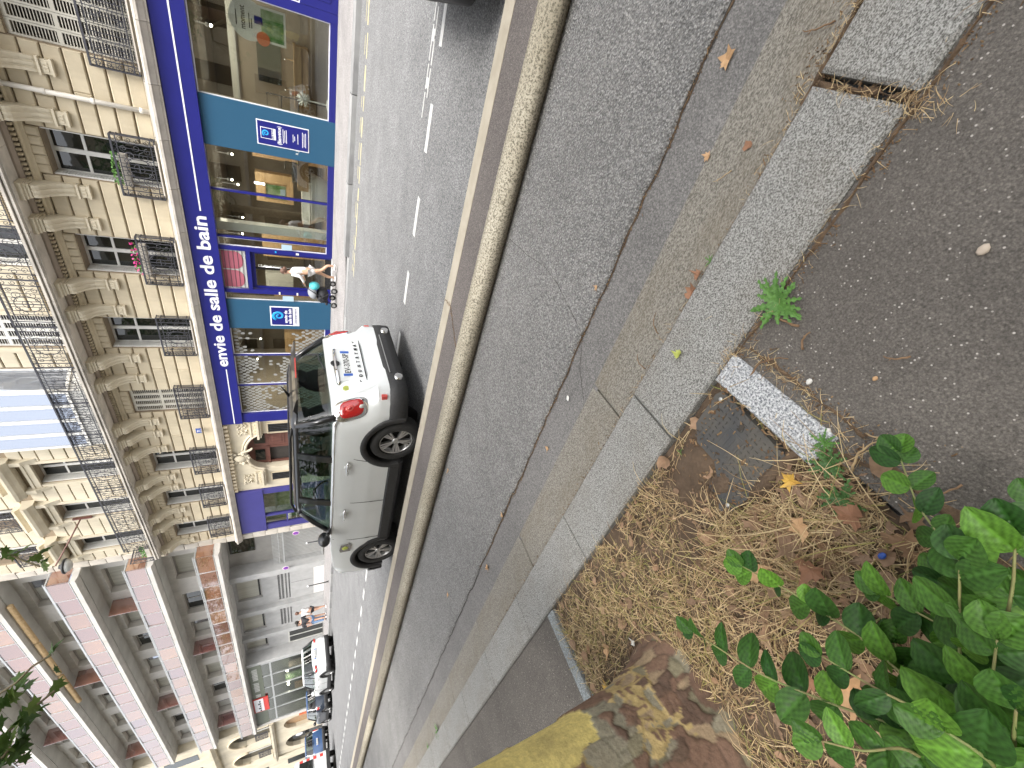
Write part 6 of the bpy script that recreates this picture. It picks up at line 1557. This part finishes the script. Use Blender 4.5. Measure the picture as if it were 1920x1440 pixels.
# ================================================================== SHRUB
def shrubleaf(L,Wd,curl,seed):
    rg=random.Random(seed); nu,nv=26,11; vs=[];fs=[]
    for i in range(nu+1):
        t=i/nu; w=Wd*1.12*max(0,4*t**.85*(1-t**1.25))**.62*(1 if t<.8 else 1-.5*((t-.8)/.2)*(1-(t-.8)/.2))*.92+.0006; 
        for j in range(nv):
            s=-1+2*j/(nv-1); y=s*w; vein_relief_shade=math.cos(2*math.pi*(5.2*(t-.42*abs(s)**1.3)))
            z=-.35*Wd*(s*s)*.0+.22*w*abs(s)-curl*L*t*t+.0026*vein_relief_shade*(1.05-t)*(1-abs(s)**3)-.0035*math.exp(-(s*6)**2)
            vs.append((y,t*L-.05*L*abs(s)*0,z))
    for i in range(nu):
        for j in range(nv-1): a=i*nv+j; fs.append((a,a+1,a+nv+1,a+nv))
    me=MB().add(vs,fs,True).mesh('shrub_leaf',MT['shrub_leaf']); ca=me.color_attributes.new('vein_relief_shade','FLOAT_COLOR','POINT'); cc=[]
    for i in range(nu+1):
        t=i/nu
        for j in range(nv):
            s=-1+2*j/(nv-1); vein_relief_shade=math.cos(2*math.pi*(5.2*(t-.42*abs(s)**1.3))); k=.92+.30*vein_relief_shade  # shade painted into the colour: dark grooves, light bulges between the veins
            if abs(s)<.12: k=1.35  # pale midrib, the leaf's own colour
            cc+=[k,k,k*.95,1]
    ca.data.foreach_set('color',cc); return me
SLM=[shrubleaf(.085,.026,.25,1),shrubleaf(.075,.027,.12,2),shrubleaf(.095,.027,.35,3),shrubleaf(.055,.021,.1,4)]
shrub=empty('dogwood_shrub',(-1.0,-.45,0),0,'green leafy shrub spreading over the corner of the tree pit','shrub')
ROOT=Vector((-1.0,-.45,0))
ST=[[(-0.699,-0.206,0.515),(-0.595,-0.127,0.554),(-0.495,-0.051,0.572),(-0.419,0.005,0.589)],
[(-0.806,-0.205,0.404),(-0.907,-0.122,0.444),(-1.02,0.006,0.5),(-1.111,0.163,0.536)],
[(-0.796,-0.136,0.362),(-0.83,-0.029,0.341),(-0.874,0.103,0.365),(-0.924,0.229,0.41)],
[(-0.587,-0.082,0.317),(-0.559,0.018,0.269),(-0.54,0.124,0.244),(-0.48,0.232,0.214)],
[(-0.49,-0.101,0.55),(-0.407,-0.052,0.564),(-0.34,-0.001,0.568)],
[(-0.795,-0.184,0.518),(-0.838,-0.162,0.576),(-0.874,-0.122,0.617)],
[(-0.575,-0.167,0.607),(-0.529,-0.134,0.598),(-0.472,-0.094,0.597)],
[(-0.749,-0.149,0.478),(-0.793,-0.098,0.479),(-0.849,-0.015,0.48)],
[(-0.608,-0.104,0.386),(-0.654,-0.047,0.373),(-0.697,0.028,0.362)],
[(-0.547,-0.187,0.714),(-0.544,-0.164,0.731),(-0.55,-0.14,0.743)],
[(-0.515,-0.178,0.692),(-0.465,-0.147,0.715)],
[(-.62,-.2,.25),(-.5,-.08,.22),(-.40,.02,.20)],[(-.72,-.25,.3),(-.66,-.12,.28),(-.62,.0,.25)],[(-.85,-.3,.35),(-.86,-.18,.33),(-.80,-.06,.3)]]
rg=random.Random(21)
for si,s_ in enumerate(ST):
    P=[ROOT]+[ROOT.lerp(Vector(s_[0]),.5)+Vector((0,0,.06))]+[Vector(p) for p in s_]
    # resample
    pts=[]
    for i in range(len(P)-1):
        for k in range(6): pts.append(P[i].lerp(P[i+1],k/6))
    pts.append(P[-1])
    for _ in range(2): pts=[pts[0]]+[(pts[i-1]+pts[i]*2+pts[i+1])/4 for i in range(1,len(pts)-1)]+[pts[-1]]
    stm=MB().tube([tuple(p-ROOT) for p in pts],[.0045*(1-.65*i/len(pts)) for i in range(len(pts))],6).build('stem',MT['stem_green'],shrub)
    acc=0; L=sum((pts[i+1]-pts[i]).length for i in range(len(pts)-1)); d=0; nxt=L*.30; flip=0
    for i in range(len(pts)-1):
        d+=(pts[i+1]-pts[i]).length
        if d>=nxt:
            nxt+=.062; flip+=1; tdir=(pts[i+1]-pts[i]).normalized(); f=d/L
            sidev=tdir.cross(Vector((0,0,1))).normalized(); 
            if flip%2==0: sidev=(sidev*.45+tdir.cross(sidev)*.3*rg.choice((-1,1))).normalized()
            for sg in (-1,1):
                dr_=(sidev*sg*.8+tdir*.55+Vector((rg.uniform(-.2,.2),rg.uniform(-.2,.2),rg.uniform(-.25,.15)))).normalized()
                up=(Vector((0,0,1))+Vector((rg.uniform(-.35,.35),rg.uniform(-.35,.35),0))); xv=dr_.cross(up).normalized(); zv=xv.cross(dr_)
                mt3=Matrix((xv,dr_,zv)).transposed().to_4x4(); sc_=(1.05 if f<.8 else .8)*rg.uniform(.8,1.18)
                mt3=Matrix.Translation(pts[i]-ROOT)@mt3@Matrix.Scale(sc_,4)
                o=bpy.data.objects.new('leaf',SLM[rg.randrange(3)]); COL.objects.link(o); o.parent=stm; o.matrix_local=mt3
    for sg in (-1,1):
        dr_=(tdir+sidev*sg*.5).normalized(); xv=dr_.cross(Vector((0,0,1))).normalized(); zv=xv.cross(dr_)
        o=bpy.data.objects.new('leaf',SLM[3]); COL.objects.link(o); o.parent=stm; o.matrix_local=Matrix.Translation(pts[-1]-ROOT)@Matrix((xv,dr_,zv)).transposed().to_4x4()
# ================================================================== COVER PLATE
cv=empty('valve_cover',(-.95,.62,.022),0,'dark plastic inspection cover half buried in the soil','cover')
cp=MB().prism([(.185,.165),(.155,.18),(.0,.175),(-.06,.12),(-.06,.02),(-.10,-.03),(-.2,-.12),(-.16,-.155),(-.05,-.165),(.165,-.165)],'z',-.03,.012).build('plate',MT['cover_plastic'],cv)
st_=MB()
for i in range(15):
    for j in range(14):
        x=-.155+i*.023; y=-.145+j*.022
        if -.02<x<.10 and -.03<y<.06: continue
        if x<-.05 and y>-.03-.0*x: continue
        q=(i+j)%2; st_.box(x-(.006 if q else .002),x+(.006 if q else .002),y-(.002 if q else .006),y+(.002 if q else .006),.012,.0155)
tag(st_.build('tread_studs',MT['cover_plastic'],cv),kind='stuff')
MB().tbox(-.015,.095,-.025,.055,.010,.0145,.003).build('raised_label',MT['cover_plastic'],cv); MB().box(.11,.145,.01,.03,.010,.0142).build('lift_slot',MT['crack_dark'],cv)
for q in range(3): MB().box(-.005,.085,-.012+q*.02,-.006+q*.02,.0145,.0158).build('raised_line',MT['cover_plastic'],cv)
for x,y in ((.155,.15),(-.15,-.13)): MB().lathe([(.009,0),(.009,.004),(.004,.006)],(x,y,.012),'z',10).build('bolt',MT['rim_metal'],cv)
rg=random.Random(3); dm=MB()
for i in range(420):
    u=rg.uniform(-.2,.2); v=rg.uniform(-.17,.18); e_=max(abs(u)/.2,abs(v)/.17)
    if rg.random()>.15+.85*e_**3 and not (u<-.02 and rg.random()<.55): continue
    s=rg.uniform(.002,.007); a=rg.uniform(0,6.28); d=Vector((math.cos(a),math.sin(a),rg.uniform(-.1,.3)))*s*rg.uniform(.8,2); n2=Vector((-d.y,d.x,0)).normalized()*s*.6; c=Vector((-.95+u,.62+v,.036)); dm.add([c-d-n2,c+d-n2,c+d+n2,c-d+n2,c+Vector((0,0,s*.6))],[(0,1,4),(1,2,4),(2,3,4),(3,0,4)])
tag(dm.build('soil_crumbs',MT['crumbs'],recalc=False),'crumbs of soil scattered over the plastic cover',None,None,'stuff')
def mound(cx_,cy_,rx,ry,h,seed):
    m_=MB(); N_=30
    for j in range(9):
        for i in range(N_):
            a=2*math.pi*i/N_; f=j/8; rr=f*(1+.28*noise.noise((math.cos(a)*1.7,math.sin(a)*1.7,seed))+.12*noise.noise((math.cos(a)*5,math.sin(a)*5,seed))); x=cx_+rx*rr*math.cos(a); y=cy_+ry*rr*math.sin(a); m_.v.append((x,y,.012+h*(1-f*f)+.006*noise.noise((x*40,y*40,seed))))
    for j in range(8):
        for i in range(N_): m_.f.append((j*N_+i,j*N_+(i+1)%N_,(j+1)*N_+(i+1)%N_,(j+1)*N_+i)); m_.sm.append(True)
    return m_
mm=mound(-1.09,.70,.12,.09,.035,3); m2=mound(-1.06,.56,.085,.055,.034,5); m3=mound(-.90,.455,.16,.035,.036,9)
for q in (m2,m3): mm.add(q.v,q.f,True)
tag(mm.build('soil_heaps',MT['soil'],recalc=False),'loose brown soil spilling over the edge of the plastic cover',None,None,'stuff')
# ================================================================== LITTER IN THE PIT
def inpit(x,y):
    return -2.76<x<-.72 and -1.2<y<.83 and math.hypot(x-TX,y-TY)>.36
def oncover(x,y): 
    u,v=x+.95,y-.62; return -.06<u<.18 and -.15<v<.17
gm=MB(); gg=MB(); rg=random.Random(8)
def blade(m_,x,y,z,L,a,rise,w,bend):
    d=Vector((math.cos(a),math.sin(a),0)); sd=Vector((-d.y,d.x,0)); pts=[]
    for i in range(4):
        t=i/3; p=Vector((x,y,z))+d*(L*t)+sd*(bend*L*t*t)+Vector((0,0,rise*L*math.sin(math.pi*t*.75)))
        pts.append(p)
    vs=[]
    for i,p in enumerate(pts): ww=w*(1-.7*i/3); vs+=[p-sd*ww,p+sd*ww+Vector((0,0,ww*.5))]
    m_.add(vs,[(0,1,3,2),(2,3,5,4),(4,5,7,6)])
def gz(x,y): return soilfn(x,y,-.004)[2]
cnt=0
while cnt<10500:
    x=rg.uniform(-2.78,-.55); y=rg.uniform(-.7,.835)
    if not inpit(x,y): 
        if not (-.75<x<-.58 and -.3<y<.45 and rg.random()<.5): continue
    if oncover(x,y) and rg.random()>.03: continue
    bare=noise.noise((x*2.6,y*2.6,7))+.6*noise.noise((x*7,y*7,3)); near=math.exp(-(((x+1.05)/.35)**2+((y-.25)/.22)**2)); lft=1 if x<-1.45 else .55
    if math.hypot(x+1.12,y-.68)<.17 and rg.random()<.75: continue
    if rg.random()>.36*lft+.95*near+.75*bare: continue
    cnt+=1
    L=rg.uniform(.03,.08) if rg.random()<.7 else rg.uniform(.08,.26 if near>.25 else .13)
    a=rg.uniform(0,6.28)
    if near>.3: a=rg.gauss(2.5,.8) if rg.random()<.6 else a
    blade(gg if (rg.random()<.10+.14*(x<-1.5)) else gm,x,y,gz(x,y)+rg.uniform(.0,.02),L,a,rg.uniform(.02,.35),rg.uniform(.0011,.0022),rg.uniform(-.4,.4))
tag(gm.build('dry_grass',MT['straw'],recalc=False),'straw coloured dry grass covering the tree pit',None,None,'stuff'); tag(gg.build('green_grass',MT['straw_green'],recalc=False),'short yellowish green grass among the straw',None,None,'stuff')
lt=MB(); rg=random.Random(18)
def crumple(m_,x,y,z,s,rg):
    n_=9; c=Vector((x,y,z)); a0=rg.uniform(0,6.28); rx,ry=rg.uniform(-.5,.5),rg.uniform(-.5,.5); el=rg.uniform(.4,1)
    vs=[c+Vector((0,0,s*rg.uniform(-.05,.2)))]
    for i in range(n_):
        a=2*math.pi*i/n_; r=s*rg.uniform(.55,1.1); px,py=r*math.cos(a),r*math.sin(a)*el; q=Matrix.Rotation(a0,2)@Vector((px,py)); vs.append(c+Vector((q.x,q.y,abs(rx*px+ry*py)*.7+s*rg.uniform(0,.25))))
    m_.add(vs,[(0,1+i,1+(i+1)%n_) for i in range(n_)])
k=0
while k<300:
    x=rg.uniform(-2.7,-.58); y=rg.uniform(-.6,.82)
    if not inpit(x,y) and not(-.74<x<-.6 and -.4<y<.35): continue
    if oncover(x,y): continue
    dens=.25+1.1*math.exp(-(((x+1.0)/.4)**2+((y-.1)/.3)**2))
    if rg.random()>dens: continue
    k+=1; crumple(lt,x,y,gz(x,y)+rg.uniform(.006,.03),rg.uniform(.012,.042),rg)
for i in range(95):
    x=rg.uniform(-1.5,-.6); y=rg.uniform(-.5,.45)
    if (not inpit(x,y) and not(-.74<x<-.58)) or oncover(x,y): continue
    s=rg.uniform(.022,.055); k_=s/.095; a0=rg.uniform(0,6.28); ax=rg.uniform(0,6.28); cu=rg.uniform(3,9); z0=gz(x,y)+rg.uniform(.01,.04); n0=len(lt.v); tx_,ty_=rg.uniform(-.4,.4),rg.uniform(-.4,.4)
    for v in LM.v:
        jj=rg.uniform(.6,1.2); px,py=v[0]*k_*jj,(v[1]-.06)*k_*jj; dd=px*math.cos(ax)+py*math.sin(ax); lt.v.append((x+px*math.cos(a0)-py*math.sin(a0),y+px*math.sin(a0)+py*math.cos(a0),z0+cu*dd*dd+tx_*px+ty_*py+.1*s*rg.random()))
    for f in LM.f: lt.f.append(tuple(q+n0 for q in f)); lt.sm.append(False)
tag(lt.build('leaf_litter',MT['dry_leaf'],recalc=False),'brown and tan dead leaves scattered over the pit',None,None,'stuff')
cr=MB()
for i in range(1500):   # chips and crumbs on the soil
    x=rg.uniform(-2.75,-.7); y=rg.uniform(-.6,.83)
    if not inpit(x,y): continue
    s=rg.uniform(.003,.010); z=gz(x,y); a=rg.uniform(0,6.28); d=Vector((math.cos(a),math.sin(a),rg.uniform(-.2,.3)))*s*rg.uniform(.8,2.2); n2=Vector((-d.y,d.x,0)).normalized()*s*.5; c=Vector((x,y,z+.004)); cr.add([c-d-n2,c+d-n2,c+d+n2,c-d+n2,c+Vector((0,0,s*.6))],[(0,1,4),(1,2,4),(2,3,4),(3,0,4)])
tag(cr.build('bark_chips',MT['dry_leaf'],recalc=False),'small brown bark chips on the soil',None,None,'stuff')
tf=MB(); rg2=random.Random(77)
for (x0,y0,sx_,sy_,nn) in ((.42,1.175,.16,.018,150),(.215,.83,.02,.05,70),(.21,1.0,.015,.10,60),(.05,1.165,.10,.012,40),(-.9,1.16,.25,.01,50),(-.575,.62,.02,.14,110),(-.64,.845,.03,.02,60),(-.3,.83,.3,.012,60),(.6,.83,.3,.012,50)):
    for _ in range(nn): blade(tf,x0+rg2.gauss(0,sx_),y0+rg2.gauss(0,sy_),.012 if y0>1.15 else .03,rg2.uniform(.015,.05),rg2.uniform(0,6.28),rg2.uniform(.02,.3),rg2.uniform(.0007,.0013),rg2.uniform(-.5,.5))
tag(tf.build('straw_tufts',MT['straw'],recalc=False),'wisps of dry straw caught in the kerb joints',None,None,'stuff')
# single fallen leaves, twigs, pebbles
def fallen(x,y,z,s,mat,label,rz=0,group='fallen leaves on the paving'):
    m_=MB(); r2=random.Random(int(x*1000+y*777))
    if s<.024: crumple(m_,0,0,.004,s,r2)
    else:
        k_=s/.095; cu=r2.uniform(2,6)/s*.08; ax=r2.uniform(0,6.28); el=r2.uniform(.7,1)
        for v in LM.v+[]:
            jj=r2.uniform(.65,1.2); px,py=v[0]*k_*el*jj,(v[1]-.06)*k_*jj; dd=px*math.cos(ax)+py*math.sin(ax); m_.v.append((px,py,.004+cu*.5*dd*dd*4+s*.12*r2.uniform(0,1)))
        m_.f=[tuple(f) for f in LM.f]; m_.sm=[False]*len(m_.f)
    pass; o=m_.build('fallen_leaf',MT[mat],None,(x,y,z),(0,0,rz),recalc=False); return tag(o,label,'leaf',group)
fallen(.23,1.58,.0,.045,'leaf_tan','largest tan fallen leaf on the smooth strip beside the lane joint')
fallen(-.08,1.44,.004,.03,'leaf_tan','tan fallen leaf at the edge of the gutter stone')
fallen(0,1.28,.004,.022,'leaf_brown','brown fallen leaf in the middle of the gutter stone')
fallen(-.83,1.74,.012,.025,'leaf_tan','tan leaf lying across the lane joint near the crack')
fallen(-.78,1.05,.034,.034,'leaf_yelgreen','yellow green crumpled leaf on the granite kerb')
fallen(-1.95,1.56,.0,.03,'leaf_tan','tan leaf on the smooth strip level with the tree pit')
fallen(-3.68,2.82,.014,.035,'leaf_tan','small tan leaf at the foot of the rounded divider')
fallen(-3.59,1.6,.0,.04,'leaf_tan','tan leaf far along the smooth strip')
fallen(-2.91,1.70,.012,.035,'leaf_tan','tan leaf resting on the lane joint beyond the pit')
fallen(-4.9,2.0,.014,.045,'leaf_tan','tan leaf on the cycle lane close to the joint, far along')
fallen(-1.51,1.58,.0,.02,'paper','pale scrap of leaf on the smooth strip')
fallen(-.54,1.17,.008,.04,'leaf_brown','curled brown leaf in the joint between kerb and gutter')
fallen(-.47,1.19,.006,.03,'leaf_brown','long brown leaf fragment beside the curled one in the gutter joint')
fallen(-1.18,.28,.05,.075,'leaf_tan','large light brown dead leaf lying on the straw below the cover','0' and .4)
fallen(-.93,.28,.05,.06,'leaf_tan','tan dead leaf between the cover and the shrub',1.2)
fallen(-.83,.40,.045,.05,'leaf_yellow','bright yellow leaf beside the green weed')
fallen(-1.0,.17,.06,.065,'leaf_brown','curled brown dead leaf under the shrub tip',2.)
fallen(-.77,.22,.05,.06,'leaf_brown','dark brown dead leaf near the pavement edge of the pit',.2)
fallen(-2.53,.30,.03,.06,'leaf_yellow','orange yellow curled leaf close to the trunk')
fallen(-2.35,.44,.03,.05,'leaf_tan','tan leaf lying flat in the straw near the blue edging',.7)
fallen(-2.1,.37,.03,.028,'paper','small white petal in the straw beside the trunk')
fallen(-1.3,-.05,.06,.08,'leaf_brown','big brown leaf lying at the foot of the trunk',2.4); fallen(-1.18,-.12,.07,.09,'leaf_tan','broad tan leaf under the shrub near the trunk',1.1)
def twig(x,y,z,L,a,mat,label,r=.003,bend=.12):
    pts=[(L*(t-.5),bend*L*math.sin(t*3.1)+.02*L*math.sin(t*17),.004+.01*math.sin(t*3.1)) for t in [i/8 for i in range(9)]]; m_=MB().tube(pts,[r*(1-.5*i/8) for i in range(9)],6); m_.tube([pts[5],(pts[5][0]+.12*L,pts[5][1]+.10*L,.01)],[r*.6,r*.3],5)
    return tag(m_.build('twig',MT[mat],None,(x,y,z),(0,0,a)),label,'twig','twigs on the paving')
twig(-.60,.70,.022,.17,-.35,'twig_brown','long curved brown twig beside the pale granite edging',.004,.2)
twig(-.41,.78,.022,.14,1.5,'twig_brown','thick brown twig lying under the dandelion',.005)
twig(-.44,.66,.022,.06,.3,'twig_brown','short broken twig below the dandelion',.004)
twig(-.34,.44,.022,.06,2.2,'twig_brown','small dark twig alone on the dark pavement',.003)
twig(-.53,.32,.022,.09,2.3,'twig_pale','straight pale twig on the pavement beside the litter',.004); twig(-.61,.31,.03,.12,.1,'twig_pale','pale twig lying at the edge of the litter',.0045); twig(-.56,.15,.022,.10,2.7,'twig_brown','brown twig on the pavement near the shrub tip',.003)
twig(.35,1.26,.006,.10,1.9,'twig_brown','dark twig on the gutter stone at the top edge',.003); twig(-.12,1.32,.006,.08,2.4,'twig_pale','thin pale twig on the gutter stone',.002); twig(-.75,1.25,.006,.1,.8,'twig_brown','thin brown twig on the gutter near the yellow leaf',.0025); twig(-.95,1.22,.006,.09,1.3,'twig_brown','brown twig across the gutter joint',.0025)
twig(-2.75,.28,.03,.2,.2,'twig_brown','brown twig across the blue edging by the trunk',.005)
twig(-.5,-.02,.03,.28,2.6,'twig_pale','long pale twig reaching from the litter across the pavement',.004,.15)
def pebble(x,y,z,s,mat,label):
    m_=MB().sphere((0,0,0),s,8,6,(1.2,.9,.5)); r2=random.Random(int(x*999)); m_.v=[tuple(c*(1+.12*r2.uniform(-1,1)) for c in v) for v in m_.v]; tag(m_.build('pebble',MT[mat],None,(x,y,z+s*.4)),label,'pebble','pebbles on the dark pavement')
pebble(-.04,.47,.02,.013,'pebble','flat tan pebble alone on the dark pavement'); pebble(-.54,.57,.02,.010,'pebble_white','white pebble on the pavement beside the edging'); pebble(-.42,.44,.02,.007,'leaf_tan','small orange brown pebble on the dark pavement'); pebble(-.63,.43,.02,.011,'pebble_white','pale pebble next to the green weed')
bl=MB().sphere((0,0,0),.010,8,6,(1.3,.9,.5)).build('plastic_cap',MT['plate_blue'],None,(-.80,.10,.045)); tag(bl,'small blue plastic cap in the litter under the shrub','cap')
# weeds
def dandelion(x,y,z,n_,L,label,mat='weed_green',seed=1):
    e=empty('weed',(x,y,z),0,label,'weed'); r2=random.Random(seed)
    for k in range(n_):
        a=2*math.pi*k/n_+r2.uniform(-.3,.3); l=L*r2.uniform(.6,1.05); m_=MB(); d=Vector((math.cos(a),math.sin(a),0)); sd=Vector((-d.y,d.x,0)); N_=10; vs=[]
        for i in range(N_+1):
            t=i/N_; w=(.06+.09*math.sin(math.pi*t))*L*(1.0 if i%2 else .30)*(1-.35*t)*(1 if 0<i<N_ else .1); p=d*(l*t)+Vector((0,0,.006+.35*l*math.sin(math.pi*t*.62)*r2.uniform(.8,1.1)*.6)); vs+=[p-sd*w+Vector((0,0,w*.3)),p,p+sd*w+Vector((0,0,w*.3))]
        for i in range(N_): m_.f+=[(3*i,3*i+1,3*i+4,3*i+3),(3*i+1,3*i+2,3*i+5,3*i+4)]; m_.sm+=[False,False]
        m_.v=[tuple(v) for v in vs]; m_.build('leaf',MT[mat],e,recalc=False)
    return e
dandelion(-.39,.815,.02,24,.105,'bright green dandelion rosette growing at the kerb edge',seed=3)
dandelion(-.40,1.165,.004,7,.03,'tiny green weed in the kerb joint near the curled leaf',seed=5)
dandelion(-6.92,1.16,.004,11,.11,'green grassy weed in the far kerb joint',seed=6); dandelion(-7.7,1.16,.004,8,.08,'smaller green weed farther along the kerb joint',seed=8)
dandelion(-.70,.36,.03,14,.075,'feathery green weed at the end of the pale edging stone','weed_dark',9); dandelion(-.76,.27,.03,12,.08,'dark green feathery weed between edging and shrub','weed_dark',10); dandelion(-1.12,.78,.015,4,.03,'small green seedling beside the kerb in the pit',seed=12); dandelion(-.66,.41,.03,10,.05,'light green weed tuft against the edging corner',seed=14)
